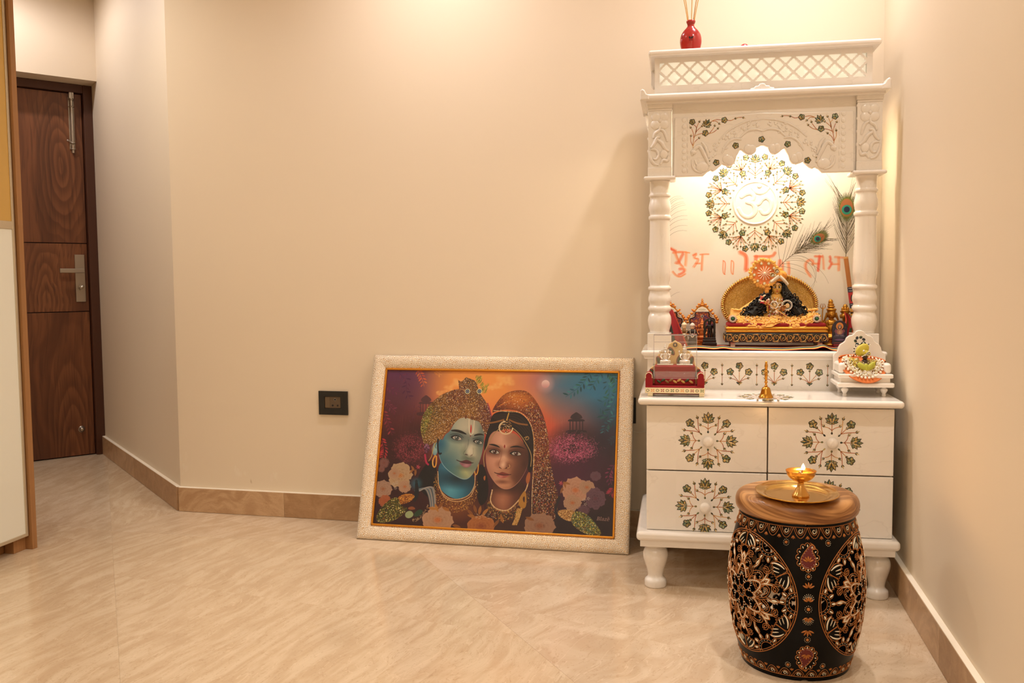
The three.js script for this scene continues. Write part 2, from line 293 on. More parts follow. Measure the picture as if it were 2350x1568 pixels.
// world-space builder for a thing standing at its own base
function maker(t) { const p = t.position, q = t.rotation.y; return (name, geo, mat, parent = t) => { const g = Array.isArray(geo) ? merge(geo) : norm(geo); g.translate(-p.x, -p.y, -p.z); if (q) g.rotateY(-q); return add(name, g, mat, parent); }; }
const HUES = [0x1f2a1c, 0x2c3a22, 0x16201a, 0x5b5a2a, 0x7d6a34, 0xb3924f, 0x3f5138, 0x274a44, 0x8c8a5a, 0xcaa868, 0x11140f, 0x4b3a24, 0x6d7a58];
// one petal of shell inlay: two facets with a slight ridge, its own two tones
function petal(len, wid, x, y, a, f, tip = 1, tones = HUES) {
  const N = 7, L = [], Rr = [];
  for (let i = 0; i <= N; i++) { const t = i / N, w = wid * (tip ? Math.sin(Math.PI * Math.pow(t, 0.8)) * (1 - 0.25 * t) : Math.sqrt(Math.max(0, 1 - (2 * t - 1) ** 2))) * 0.5; L.push([-w, t * len]); Rr.push([w, t * len]); }
  const ca = Math.cos(a), sa = Math.sin(a), P = [], C = [], put = (q, z, col) => { P.push(x + q[0] * ca + q[1] * sa, y - q[0] * sa + q[1] * ca, z); C.push(col.r, col.g, col.b); };
  const c1 = new THREE.Color(pick(tones, f)), c2 = new THREE.Color(pick(tones, f)), zr = 0.0007, ze = 0.00015;
  for (let i = 0; i < N; i++) {
    const m0 = [0, L[i][1]], m1 = [0, L[i + 1][1]];
    put(m0, zr, c1); put(m1, zr, c1); put(L[i], ze, c1); put(m1, zr, c1); put(L[i + 1], ze, c1); put(L[i], ze, c1);
    put(m0, zr, c2); put(Rr[i], ze, c2); put(m1, zr, c2); put(m1, zr, c2); put(Rr[i], ze, c2); put(Rr[i + 1], ze, c2);
  }
  const g = new THREE.BufferGeometry(); g.setAttribute('position', new THREE.Float32BufferAttribute(P, 3)); g.setAttribute('color', new THREE.Float32BufferAttribute(C, 3)); g.computeVertexNormals(); return norm(g);
}
const GOLDS = [0xcaa868, 0xb3924f, 0x8c7a42, 0xd8bd84], PEARL = [0x8c8a5a, 0xb3924f, 0x6d7a58, 0xcaa868, 0x9aa888, 0x5b5a2a, 0xa89468, 0x4f6a58, 0x7d6a34], DARK = [0x1a2016, 0x11140f, 0x222a1a, 0x16201a];
// a petal cut from dark shell with a lighter slip let into it
const petal2 = (len, wid, x, y, a, f, tip = 1) => [petal(len, wid, x, y, a, f, tip, DARK), petal(len * 0.74, wid * 0.62, x + Math.sin(a) * len * 0.1, y + Math.cos(a) * len * 0.1, a, f, tip, PEARL).translate(0, 0, 0.0003)];
const flower5 = (x, y, r, a, f) => { const o = []; for (let k = 0; k < 5; k++) o.push(petal2(r * 1.08, r * 0.98, x, y, a + k * Math.PI * 0.4, f, 0)); return merge(o); };
const lotus = (x, y, r, a, f) => {
  const o = [], bx0 = x - Math.sin(a) * r * 0.45, by0 = y - Math.cos(a) * r * 0.45, B = (d, l, w, off) => o.push(...petal2(r * l, r * w, bx0 + Math.sin(a + d) * r * off, by0 + Math.cos(a + d) * r * off, a + d, f, 1));
  for (const [d, l, w, off] of [[2.35, 0.5, 0.5, 0.1], [-2.35, 0.5, 0.5, 0.1], [1.6, 0.85, 0.62, 0.22], [-1.6, 0.85, 0.62, 0.22], [1.02, 0.98, 0.66, 0.36], [-1.02, 0.98, 0.66, 0.36], [0.5, 1.05, 0.66, 0.5], [-0.5, 1.05, 0.66, 0.5], [0, 1.12, 0.66, 0.56]]) B(d, l, w, off);
  for (const d of [-0.55, 0.55]) o.push(petal(r * 0.85, r * 0.42, bx0, by0, a + d, f, 1, GOLDS).translate(0, 0, 0.0006)); o.push(petal(r * 0.95, r * 0.3, bx0, by0, a, f, 1, DARK).translate(0, 0, 0.0007));
  return merge(o);
};
const bud = (x, y, r, a, f) => merge([petal(r * 1.35, r * 0.62, x, y, a + 0.5, f, 1, [...DARK, 0x3f5138, 0x4b3a24]), petal(r * 1.35, r * 0.62, x, y, a - 0.5, f, 1, [...DARK, 0x3f5138, 0x4b3a24]), petal(r * 2.1, r * 0.62, x, y, a, f, 1, [...GOLDS, 0x7d6a34, 0x8c7a42]).translate(0, 0, 0.0002)]);
const STEMS = [0xb86a34, 0xc98a4a, 0xa2502c, 0xc07c40, 0xb0623a, 0xd6a464];
function stem(pts, w, f) {                                           // flat inlaid line through points [x, y]
  const c = crv(pts.map(([x, y]) => [x, y, 0])), n = 8, P = [], C = [], col = new THREE.Color(pick(STEMS, f)), col2 = new THREE.Color(pick(STEMS, f));
  for (let i = 0; i < n; i++) {
    const a = c.getPoint(i / n), b = c.getPoint((i + 1) / n), dx = b.x - a.x, dy = b.y - a.y, l = Math.hypot(dx, dy) || 1, ox = -dy / l * w / 2, oy = dx / l * w / 2, z = 0.0003, q = i < n / 2 ? col : col2;
    P.push(a.x + ox, a.y + oy, z, a.x - ox, a.y - oy, z, b.x - ox, b.y - oy, z, a.x + ox, a.y + oy, z, b.x - ox, b.y - oy, z, b.x + ox, b.y + oy, z); for (let k = 0; k < 6; k++) C.push(q.r, q.g, q.b);
  }
  const g = new THREE.BufferGeometry(); g.setAttribute('position', new THREE.Float32BufferAttribute(P, 3)); g.setAttribute('color', new THREE.Float32BufferAttribute(C, 3)); g.computeVertexNormals(); return norm(g);
}
const pol = (cx, cy, r, a) => [cx + Math.sin(a) * r, cy + Math.cos(a) * r];  // a from up, clockwise
// round medallion used on drawers and worktop; s scales the drawer size
function medallion(cx, cy, s, f) {
  const F = [], B = [], S = [];
  for (let k = 0; k < 4; k++) {
    const a = k * Math.PI / 2, d = a + Math.PI / 4, q = (r, t) => pol(cx, cy, r * s, t);
    F.push(lotus(...q(0.069, a), 0.0175 * s, a, f)); F.push(flower5(...q(0.077, d), 0.0125 * s, d + R(0, 1, f), f));
    for (const e of [-1, 1]) { B.push(bud(...q(0.0735, a + e * 0.43), 0.0068 * s, a + e * 0.36, f), bud(...q(0.0505, a + e * 0.42), 0.0062 * s, a + e * 0.75, f)); S.push(stem([q(0.036, a), q(0.044, a + e * 0.2), q(0.051, a + e * 0.41)], 0.002 * s, f), stem([q(0.036, d), q(0.05, d - e * 0.16), q(0.074, d - e * 0.355)], 0.0021 * s, f)); }
    B.push(bud(...q(0.054, a), 0.005 * s, a, f), petal(0.009 * s, 0.007 * s, ...q(0.0235, a), a, f), bud(...q(0.057, d), 0.0062 * s, d, f), petal(0.011 * s, 0.006 * s, ...q(0.025, d), d, f));
    S.push(stem([q(0.03, a), q(0.045, a), q(0.055, a)], 0.002 * s, f), stem([q(0.034, d), q(0.048, d), q(0.066, d)], 0.002 * s, f));
  }
  return { F, B, S };
}
function setInlay(put, parent, { F, B, S }, tr) {
  for (const g of F) put('inlay_flower', tr(g), inlayMat, parent); for (const g of B) put('inlay_bud', tr(g), inlayMat, parent);
  put('inlay_stems', tr(merge(S)), inlayMat, parent).userData.kind = 'stuff';
}
{
  const t = thing('home_shrine', 'white marble home temple with four inlaid drawers, turned columns and lit canopy', 'shrine', [0.283, 0, -3.2]), P = maker(t), cx = 0.284, f = mulberry(99);
  const uvm = (g) => uvPlanar(norm(g), 'x', 'y', 1, 1);
  // lower cabinet
  const legP = smoothProfile([[0, 0], [0.034, 0], [0.0365, 0.01], [0.035, 0.024], [0.026, 0.034], [0.027, 0.05], [0.034, 0.075], [0.0405, 0.098], [0.041, 0.112], [0.036, 0.127], [0.028, 0.136], [0.031, 0.143], [0.034, 0.1475]], 50);
  for (const [x, z] of [[-0.066, -2.982], [0.634, -2.982], [-0.066, -3.38], [0.634, -3.38]]) P('leg', lathe(legP, 36).translate(x, 0, z), marblePolish);
  P('base_slab', [bx(-0.127, 0.69, 0.168, 0.199, -3.455, -2.915, 0.012), bx(-0.115, 0.677, 0.1465, 0.17, -3.445, -2.927, 0.002)], marble);
  P('cabinet_body', bx(-0.09, 0.664, 0.196, 0.62, -3.445, -2.962, 0.001), std(0x6b5a45, 0.7));
  for (const x of [-0.0935, 0.664]) P('side_panel', bx(x, x + 0.0045, 0.1985, 0.618, -3.44, -2.962), marble);
  P('countertop', bx(-0.122, 0.693, 0.617, 0.64, -3.468, -2.913, 0.0105), marblePolish);
  const knobP = [[0, 0.03], [0.008, 0.0295], [0.014, 0.026], [0.0175, 0.019], [0.017, 0.013], [0.012, 0.008], [0.009, 0.004], [0.010, 0]];
  for (const [x0, x1, y0, y1, kx, ky] of [[-0.095, 0.2865, 0.4005, 0.6115, 0.102, 0.499], [0.2905, 0.67, 0.4005, 0.6115, 0.484, 0.503], [-0.095, 0.2865, 0.2005, 0.3965, 0.093, 0.2825], [0.2905, 0.67, 0.2005, 0.3965, 0.478, 0.29]]) {
    const d = P('drawer', uvm(bx(x0, x1, y0, y1, -2.965, -2.945, 0.0022)), marble);
    P('knob', T(lathe(smoothProfile(knobP, 30), 28), kx, ky, -2.945, Math.PI / 2), marblePolish, d);
    setInlay(P, d, medallion(kx, ky, 1.06, f), (g) => g.translate(0, 0, -2.945));
  }
  {
    const m = medallion(0, 0, 0.98, f), c = t.children.find((o) => o.name === 'countertop');
    setInlay(P, c, m, (g) => g.rotateX(-Math.PI / 2).translate(0.285, 0.64, -2.985));
  }
  // step behind the worktop with a row of little plants
  const st = P('step_panel', uvm(bx(-0.1, 0.666, 0.6395, 0.75, -3.44, -3.18, 0.001)), marble);
  {
    const F = [], B = [], S = [], y0 = 0.652;
    for (let k = -3; k < 3; k++) {
      const x = 0.273 + 0.058 + k * 0.1165, w = 0.0019;
      F.push(flower5(x, y0 + 0.07, 0.0125, R(0, 1, f), f));
      for (const e of [-1, 1]) { F.push(flower5(x + e * 0.031, y0 + 0.049, 0.0125, R(0, 1, f), f)); B.push(bud(x + e * 0.026, y0 + 0.0255, 0.006, e * 1.15, f), petal(0.012, 0.008, x, y0 + 0.008, e * 1.1, f)); S.push(stem([[x, y0 + 0.012], [x + e * 0.012, y0 + 0.028], [x + e * 0.023, y0 + 0.041]], w, f), stem([[x, y0 + 0.011], [x + e * 0.014, y0 + 0.022], [x + e * 0.026, y0 + 0.026]], w, f)); }
      B.push(bud(x, y0 + 0.05, 0.0055, 0, f), petal(0.009, 0.006, x, y0 + 0.002, 0, f)); S.push(stem([[x, y0 + 0.01], [x, y0 + 0.03], [x, y0 + 0.05]], w, f));
    }
    for (let k = -3; k <= 3; k++) { const x = 0.273 + k * 0.1165; for (const y of [0.002, 0.036, 0.068]) B.push(bud(x, y0 + y, 0.0058, 0, f)); S.push(stem([[x, y0 + 0.008], [x, y0 + 0.03], [x, y0 + 0.07]], 0.0017, f)); }
    setInlay(P, st, { F, B, S }, (g) => g.translate(0, 0, -3.18));
  }
  P('shelf', [bx(-0.121, 0.692, 0.7575, 0.776, -3.465, -3.148, 0.0088), bx(-0.112, 0.68, 0.7455, 0.76, -3.455, -3.165, 0.004)], marblePolish);
  // turned columns with carved capitals
  const colP = smoothProfile([[0.0, 0.834], [0.0335, 0.8345], [0.034, 0.842], [0.037, 0.852], [0.0405, 0.868], [0.041, 0.88], [0.039, 0.893], [0.034, 0.905], [0.0345, 0.909], [0.039, 0.914], [0.0405, 0.92], [0.039, 0.926], [0.0355, 0.931], [0.036, 0.937], [0.0395, 0.948], [0.0395, 0.958], [0.036, 0.972], [0.0345, 0.98], [0.035, 0.984], [0.0395, 0.987], [0.0405, 0.992], [0.0385, 0.997], [0.0352, 1.0], [0.0355, 1.012], [0.039, 1.035], [0.0395, 1.06], [0.0375, 1.11], [0.0355, 1.17], [0.0345, 1.222], [0.0345, 1.228], [0.0385, 1.232], [0.0395, 1.237], [0.0385, 1.242], [0.035, 1.246], [0.036, 1.254], [0.0385, 1.266], [0.0385, 1.277], [0.036, 1.29], [0.0335, 1.301], [0.034, 1.307], [0.0375, 1.311], [0.0375, 1.317], [0.0345, 1.322], [0.0345, 1.358], [0.036, 1.364], [0, 1.3645]], 170);
  for (const x of [-0.0585, 0.6255]) {
    const z = -3.206, c = P('column', [lathe(colP, 44).translate(x, 0, z), bx(x - 0.041, x + 0.041, 0.7755, 0.835, z - 0.041, z + 0.041, 0.002)], marblePolish);
    P('capital', [bx(x - 0.054, x + 0.0545, 1.364, 1.377, z - 0.054, z + 0.054, 0.006), bx(x - 0.0405, x + 0.0405, 1.377, 1.408, z - 0.041, z + 0.041, 0.002), bx(x - 0.0395, x + 0.0395, 1.408, 1.6, z - 0.0385, z + 0.0385, 0.001), bx(x - 0.0405, x + 0.0405, 1.6, 1.608, z - 0.041, z + 0.041, 0.002), bx(x - 0.0425, x + 0.0425, 1.608, 1.63, z - 0.043, z + 0.043, 0.003)], marble, c);
    const rel = [], zf = z + 0.0385, e = x < 0.2 ? 1 : -1;
    for (const [a, b] of [[-0.013, 0.013], [0.013, 0.013], [-0.014, -0.013], [0.014, -0.013]]) rel.push(ell(0.0165, 0.0165, 0.006, x + a, 1.566 + b, zf, 16, 10));
    rel.push(ell(0.007, 0.007, 0.009, x, 1.566, zf));
    const tb = (pts, r) => rel.push(taper(pts.map(([a, b]) => [x + a * e, b, zf + 0.0005]), (q) => r * (0.55 + 0.45 * Math.sin(Math.PI * q)), 8, 22).applyMatrix4(new THREE.Matrix4().makeScale(1, 1, 1)));
    tb([[0, 1.55], [-0.002, 1.535], [-0.016, 1.524], [-0.022, 1.508]], 0.0062); tb([[0, 1.538], [0.014, 1.53], [0.022, 1.512], [0.026, 1.495]], 0.0062);
    tb([[-0.03, 1.475], [-0.018, 1.49], [-0.01, 1.508], [0.002, 1.512]], 0.007); tb([[-0.012, 1.505], [0.008, 1.49], [0.02, 1.47], [0.032, 1.462]], 0.0075);
    tb([[-0.035, 1.465], [-0.03, 1.44], [-0.018, 1.42], [-0.004, 1.416]], 0.0055); tb([[-0.03, 1.47], [-0.012, 1.467], [-0.004, 1.45], [-0.012, 1.436], [-0.022, 1.438]], 0.0055); tb([[0.002, 1.418], [0.012, 1.432], [0.026, 1.43], [0.03, 1.445]], 0.006);
    rel.push(ell(0.014, 0.017, 0.006, x + 0.014 * e, 1.452, zf)); for (let k = 0; k < 4; k++) rel.push(ell(0.004, 0.006, 0.004, x - 0.0385, 1.59 - k * 0.042, zf - 0.004));
    P('carved_relief', rel, marble, c);
  }
  // scalloped arch panel with peacock carving and shell inlay
  const half = [[-0.0165, 1.3755], [0.087, 1.3755], [0.101, 1.389], [0.112, 1.3945], [0.12, 1.390], [0.13, 1.395], [0.146, 1.409], [0.151, 1.4145], [0.157, 1.411], [0.172, 1.4065], [0.186, 1.41], [0.1935, 1.42], [0.198, 1.438], [0.205, 1.45], [0.2105, 1.461], [0.2175, 1.4585], [0.224, 1.452], [0.231, 1.447], [0.239, 1.4425], [0.25, 1.4425], [0.2565, 1.448], [0.261, 1.457], [0.265, 1.467], [0.2725, 1.4695], [0.279, 1.473]];
  const archX = [...half, ...half.slice().reverse().map(([x, y]) => [cx * 2 - x, y])];
  const ar = P('arch_panel', [extr(shape([...archX, [cx * 2 + 0.0165, 1.632], [-0.0165, 1.632]]), 0.018, 0.0015, 2).translate(0, 0, -3.2), extr(shape([...archX.map(([x, y]) => [cx + (x - cx) * 0.985, y + 0.001]), [cx * 2 + 0.008, 1.575], [cx + 0.1, 1.577], [cx, 1.5815], [cx - 0.1, 1.577], [-0.008, 1.575]]), 0.006, 0.0025, 3).translate(0, 0, -3.1845)].map(uvm), marble);
  {
    const rel = [], zf = -3.176, fr = mulberry(12);
    for (const e of [-1, 1]) {
      const X = (x) => e < 0 ? x : cx * 2 - x;
      for (let k = 0; k < 9; k++) rel.push(T(ell(0.0075, 0.0085, 0.003), X(0.024), 1.567 - k * 0.0215, zf, 0, 0, e * 0.5), T(ell(0.002, 0.009, 0.002), X(0.036), 1.567 - k * 0.0215, zf));
      const tb = (pts, r, k = 1) => rel.push(taper(pts.map(([a, b]) => [X(a), b, zf]), (q) => r * (0.6 + 0.4 * Math.sin(Math.PI * Math.min(1, q * k))), 8, 26));
      tb([[0.05, 1.447], [0.06, 1.468], [0.074, 1.476], [0.083, 1.466], [0.092, 1.448], [0.1, 1.43], [0.108, 1.41]], 0.0075);       // neck
      tb([[0.083, 1.49], [0.094, 1.476], [0.102, 1.455], [0.107, 1.436]], 0.006);
      rel.push(ell(0.0105, 0.0085, 0.008, X(0.055), 1.457, zf), ell(0.022, 0.019, 0.007, X(0.085), 1.405, zf));
      tb([[0.05, 1.43], [0.053, 1.408], [0.066, 1.392], [0.084, 1.386]], 0.0045); tb([[0.06, 1.43], [0.066, 1.415], [0.078, 1.408]], 0.004);
      const arc = [[0.12, 1.445, 0.1], [0.145, 1.475, 0.11], [0.175, 1.505, 0.12], [0.21, 1.528, 0.1], [0.25, 1.542, 0.08]];
      for (const [ax, ay] of arc) for (let k = 0; k < 9; k++) { const q = R(-0.022, 0.022, fr), w = R(-0.016, 0.016, fr); rel.push(T(ell(R(0.004, 0.0075, fr), R(0.003, 0.0045, fr), 0.0032, 0, 0, 0, 8, 6), X(ax + q), ay + w, zf, 0, 0, e * R(-1.2, -0.2, fr))); }
      tb([[0.15, 1.45], [0.165, 1.478], [0.19, 1.496], [0.215, 1.494]], 0.0045); tb([[0.21, 1.5], [0.235, 1.522], [0.262, 1.526], [cx, 1.52]], 0.0045); tb([[0.14, 1.495], [0.18, 1.53], [0.23, 1.553], [cx, 1.56]], 0.0035);
      for (const [a, b] of [[0.166, 1.43], [0.178, 1.424], [0.237, 1.462], [0.25, 1.46]]) rel.push(ell(0.014, 0.016, 0.004, X(a), b, zf));
    }
    P('carved_relief', rel, marblePolish, ar);
    const F = [], B = [], S = [];
    for (const [x, y] of [[0.132, 1.419], [0.196, 1.474], [0.281, 1.492], [0.366, 1.473], [0.431, 1.417]]) F.push(flower5(x, y, 0.0108, R(0, 1, f), f));
    for (const e of [-1, 1]) {
      const X = (x) => e < 0 ? x : cx * 2 - x, Q = (p) => p.map(([a, b]) => [X(a), b]), an = (a) => e < 0 ? a : -a;
      for (const [a, b, r] of [[0.051, 1.559, 0.0105], [0.158, 1.561, 0.0105], [0.095, 1.52, 0.0108]]) F.push(flower5(X(a), b, r, R(0, 1, f), f));
      F.push(lotus(X(0.1), 1.551, 0.0145, an(0.5), f));
      for (const [a, b, q] of [[0.047, 1.537, -0.4], [0.046, 1.509, 0.2], [0.071, 1.502, 0.9], [0.073, 1.556, 0.5], [0.134, 1.531, 0.7], [0.125, 1.54, 0.3], [0.138, 1.552, 2.2], [0.191, 1.564, 1.3], [0.217, 1.568, 1.9], [0.081, 1.541, 0.8]]) B.push(bud(X(a), b, 0.0055, an(q), f));
      B.push(petal(0.007, 0.004, X(0.112), 1.424, an(-1), f));
      for (const p of [[[0.056, 1.462], [0.053, 1.48], [0.057, 1.505]], [[0.057, 1.505], [0.064, 1.525], [0.08, 1.541]], [[0.062, 1.52], [0.065, 1.54], [0.056, 1.55]], [[0.062, 1.524], [0.066, 1.54], [0.072, 1.555]], [[0.058, 1.51], [0.07, 1.516], [0.086, 1.52]], [[0.056, 1.505], [0.054, 1.522], [0.049, 1.536]], [[0.052, 1.48], [0.046, 1.495], [0.046, 1.509]], [[0.054, 1.478], [0.06, 1.492], [0.07, 1.501]], [[0.105, 1.517], [0.122, 1.522], [0.133, 1.53]], [[0.108, 1.518], [0.118, 1.53], [0.124, 1.539]], [[0.114, 1.558], [0.13, 1.564], [0.148, 1.562]], [[0.118, 1.559], [0.13, 1.559], [0.137, 1.553]], [[0.168, 1.56], [0.18, 1.559], [0.191, 1.564]], [[0.195, 1.566], [0.207, 1.568], [0.217, 1.568]]]) S.push(stem(Q(p), 0.0019, f));
    }
    setInlay(P, ar, { F, B, S }, (g) => g.translate(0, 0, -3.1758));
  }
  // canopy: cornice with turned-up corners, little crest, pierced lattice box, top slab
  const co = P('cornice', [bx(-0.118, 0.676, 1.63, 1.652, -3.46, -3.13, 0.009), bx(-0.104, 0.671, 1.622, 1.634, -3.455, -3.15, 0.003), bx(-0.09, 0.655, 1.651, 1.658, -3.445, -3.172, 0.003)], marble);
  for (const e of [-1, 1]) { const x = e < 0 ? -0.124 : 0.683, q = [[0, 0], [0.001, 0.032], [0.006, 0.037], [0.014, 0.033], [0.021, 0.02], [0.03, 0.016], [0.03, 0]].map(([a, b]) => [a * -e, b]); P('upturned_corner', extr(shape(q), 0.318, 0.004, 3).translate(x, 1.6325, -3.451), marble, co); }
  P('crest', [extr(shape([[-0.04, 0], [-0.038, 0.005], [-0.026, 0.007], [-0.023, 0.012], [-0.012, 0.013], [-0.009, 0.019], [0, 0.021], [0.009, 0.019], [0.012, 0.013], [0.023, 0.012], [0.026, 0.007], [0.038, 0.005], [0.04, 0]]), 0.012, 0.003, 3).translate(0.279, 1.652, -3.158)], marble, co);
  {
    const x0 = -0.077, x1 = 0.636, y0 = 1.658, y1 = 1.784, s = shape([[x0, y0], [x1, y0], [x1, y1], [x0, y1]]), u = 0.0527, v = 0.0253, gx = 0.279, gy = 1.7275;
    const lx0 = -0.06, lx1 = 0.618, ly0 = gy - 1.5 * v - 0.0005, ly1 = gy + 1.5 * v + 0.0005;
    for (let j = -2; j <= 1; j++) for (let i = -7; i <= 7; i++) {
      const px = gx + (i + (j % 2 ? 0.5 : 0)) * u, py = gy + (j + 0.5) * v, pts = [];
      const Q = [[0.0196, 0], [0.0186, 0.0034], [0.0158, 0.0052], [0.0139, 0.0056], [0.013, 0.0082], [0.0106, 0.0106], [0.0082, 0.013], [0.0056, 0.0139], [0.0052, 0.0158], [0.0034, 0.0186]];
      for (let k = 0; k < 4; k++) for (const [a, b] of Q) { const c = [1, 0, -1, 0][k], s2 = [0, 1, 0, -1][k]; pts.push([px + a * c - b * s2, py + (a * s2 + b * c) * 0.97]); }
      const cl = pts.map(([a, b]) => [clamp(a, lx0, lx1), clamp(b, ly0, ly1)]);
      const w = Math.max(...cl.map((p) => p[0])) - Math.min(...cl.map((p) => p[0])), h = Math.max(...cl.map((p) => p[1])) - Math.min(...cl.map((p) => p[1]));
      if (w > 0.006 && h > 0.006) s.holes.push(new THREE.Path(cl.filter((p, k) => { const o = cl[(k + 1) % cl.length]; return Math.hypot(o[0] - p[0], o[1] - p[1]) > 1e-5; }).map((p) => new THREE.Vector2(...p))));
    }
    const lat = P('lattice_screen', extr(s, 0.012, 0), marble); lat.position.z += 0; lat.geometry.translate(0, 0, -3.203);
    P('canopy_box', [bx(x0, x0 + 0.014, y0, y1, -3.445, -3.2035, 0.001), bx(x1 - 0.014, x1, y0, y1, -3.445, -3.2035, 0.001), bx(x0, x1, y0, y1, -3.452, -3.438, 0.001)], marble);
    P('light_panel', bx(x0 + 0.016, x1 - 0.016, y0 + 0.004, y1 - 0.002, -3.229, -3.222), new THREE.MeshStandardMaterial({ color: 0xffffff, emissive: new THREE.Color().setRGB(1, 0.86, 0.62), emissiveIntensity: LATTICE_GLOW }), lat);
    const L = new THREE.RectAreaLight(new THREE.Color().setRGB(1, 0.86, 0.62), 0.4, 0.66, 0.1); L.position.set(0.28 - 0.283, 1.722, -3.219 + 3.2); L.rotation.set(0, Math.PI, 0); t.add(L);
  }
  P('top_slab', bx(-0.097, 0.657, 1.7835, 1.803, -3.458, -3.155, 0.008), marblePolish);
  P('slab_bracket', extr(shape([[0, 0], [0.0, -0.05], [0.006, -0.06], [0.013, -0.058], [0.014, 0]]), 0.05, 0.0008, 2).translate(-0.094, 1.785, -3.43), marble);
  P('cornice_bracket', extr(shape([[0, 0], [0.004, -0.03], [0.012, -0.06], [0.022, -0.064], [0.022, 0]]), 0.06, 0.0008, 2).translate(-0.116, 1.624, -3.44), marble);
  // back panel with inlay sun, relief disc and finger-painted vermilion writing
  const bw = [-0.1, 0.666, 0.776, 1.63];
  const paint = canvasTex(1400, 1560, (c, W, H) => {
    c.fillStyle = '#e6dfd4'; c.fillRect(0, 0, W, H); const fb = mulberry(4);
    for (let i = 0; i < 900; i++) { c.globalAlpha = 0.05; c.fillStyle = pick(['#f0eae2', '#d8d0c3', '#ece6de'], fb); c.beginPath(); c.ellipse(fb() * W, fb() * H, R(4, 40, fb), R(3, 16, fb), fb() * 3, 0, 7); c.fill(); }
    const X = (x) => (-0.037 + x * 0.000289 - bw[0]) / (bw[1] - bw[0]) * W, Y = (y, x) => H - (1.173 - y * 0.000302 - x * 0.000005 - bw[2]) / (bw[3] - bw[2]) * H;
    const stroke = (pts, w, col = '#e8642e', al = 0.75) => {
      const q = pts.map(([x, y]) => [X(x), Y(y, x)]); c.lineCap = 'round'; c.lineJoin = 'round';
      for (let k = 0; k < 9; k++) { c.globalAlpha = al * 0.19; c.strokeStyle = pick([col, col, '#ef8a4a', '#d9482a'], fb); c.lineWidth = w * 0.6 * R(0.25, 0.6, fb); const ox = R(-w, w, fb) * 0.2, oy = R(-w, w, fb) * 0.16; c.beginPath(); c.moveTo(q[0][0] + ox, q[0][1] + oy); for (let i = 1; i < q.length - 1; i++) c.quadraticCurveTo(q[i][0] + ox, q[i][1] + oy, (q[i][0] + q[i + 1][0]) / 2 + ox, (q[i][1] + q[i + 1][1]) / 2 + oy); c.lineTo(q[q.length - 1][0] + ox, q[q.length - 1][1] + oy); c.stroke(); }
    };
    const RD = '#e23a26', OR = '#ee8348';
    stroke([[45, 112], [75, 130], [105, 142]], 46, RD, 1); stroke([[90, 165], [150, 158], [215, 160]], 40, OR); stroke([[110, 168], [130, 225], [165, 300], [205, 340]], 40); stroke([[205, 175], [170, 235], [145, 295], [112, 290]], 46, RD); stroke([[250, 160], [250, 240], [240, 322]], 42, OR); stroke([[225, 158], [290, 168]], 26, OR);
    stroke([[170, 370], [225, 365], [240, 395], [195, 430], [160, 440]], 52, RD); stroke([[75, 400], [110, 445], [170, 472], [235, 430]], 30, OR, 0.8);
    stroke([[335, 195], [375, 175]], 32, OR); stroke([[372, 190], [345, 215], [360, 240], [400, 235], [400, 262], [375, 300], [345, 342]], 36, OR); stroke([[370, 295], [430, 295]], 26, OR); stroke([[460, 190], [455, 280], [450, 380]], 34, OR); stroke([[430, 186], [490, 180], [540, 182]], 26, OR, 0.6);
    for (const x of [735, 838]) { stroke([[x - 14, 260], [x - 20, 340], [x - 14, 420], [x + 8, 430]], 18, '#e07a44'); stroke([[x - 12, 260], [x + 14, 265], [x + 14, 340], [x + 6, 428]], 18, '#e07a44'); }
    stroke([[930, 158], [985, 180], [1010, 215], [1012, 290], [1005, 375]], 58, '#e8542c', 1); stroke([[1120, 215], [1220, 212], [1340, 215], [1370, 168]], 50, OR); stroke([[1135, 205], [1125, 290]], 50, RD); stroke([[1290, 225], [1310, 265], [1230, 285], [1140, 270]], 46, OR); stroke([[1082, 285], [1086, 292]], 36, OR); stroke([[1040, 360], [1005, 382]], 40, OR);
    stroke([[1430, 252], [1422, 330], [1400, 350]], 50, RD); stroke([[1462, 280], [1462, 400]], 34, OR); stroke([[1528, 280], [1540, 350], [1538, 425]], 46, OR);
    stroke([[1822, 300], [1840, 262], [1800, 240], [1755, 262], [1732, 320], [1760, 390], [1802, 446]], 44, OR); stroke([[1832, 290], [1905, 292]], 32, OR); stroke([[1918, 205], [1908, 290], [1900, 378]], 48, RD); stroke([[1860, 202], [1945, 205]], 38, RD); stroke([[1958, 200], [1965, 280], [1970, 362]], 36, OR, 0.6);
    stroke([[2035, 205], [2052, 240], [2030, 265], [2065, 280], [2050, 310], [2025, 350]], 44, RD); stroke([[2055, 300], [2150, 298]], 30, OR); stroke([[2145, 215], [2150, 290], [2148, 370]], 40, OR); stroke([[2105, 210], [2170, 215], [2235, 222]], 34, OR, 0.6);
    c.globalAlpha = 1;
  });
  const bp = P('back_panel', uvPlanar(norm(bx(bw[0], bw[1], bw[2], bw[3], -3.468, -3.46)), 'x', 'y', 1 / (bw[1] - bw[0]), 1 / (bw[3] - bw[2]), bw[0], bw[2]), phy(0xffffff, 0.35, { map: paint, clearcoat: 0.25, clearcoatRoughness: 0.25 }));
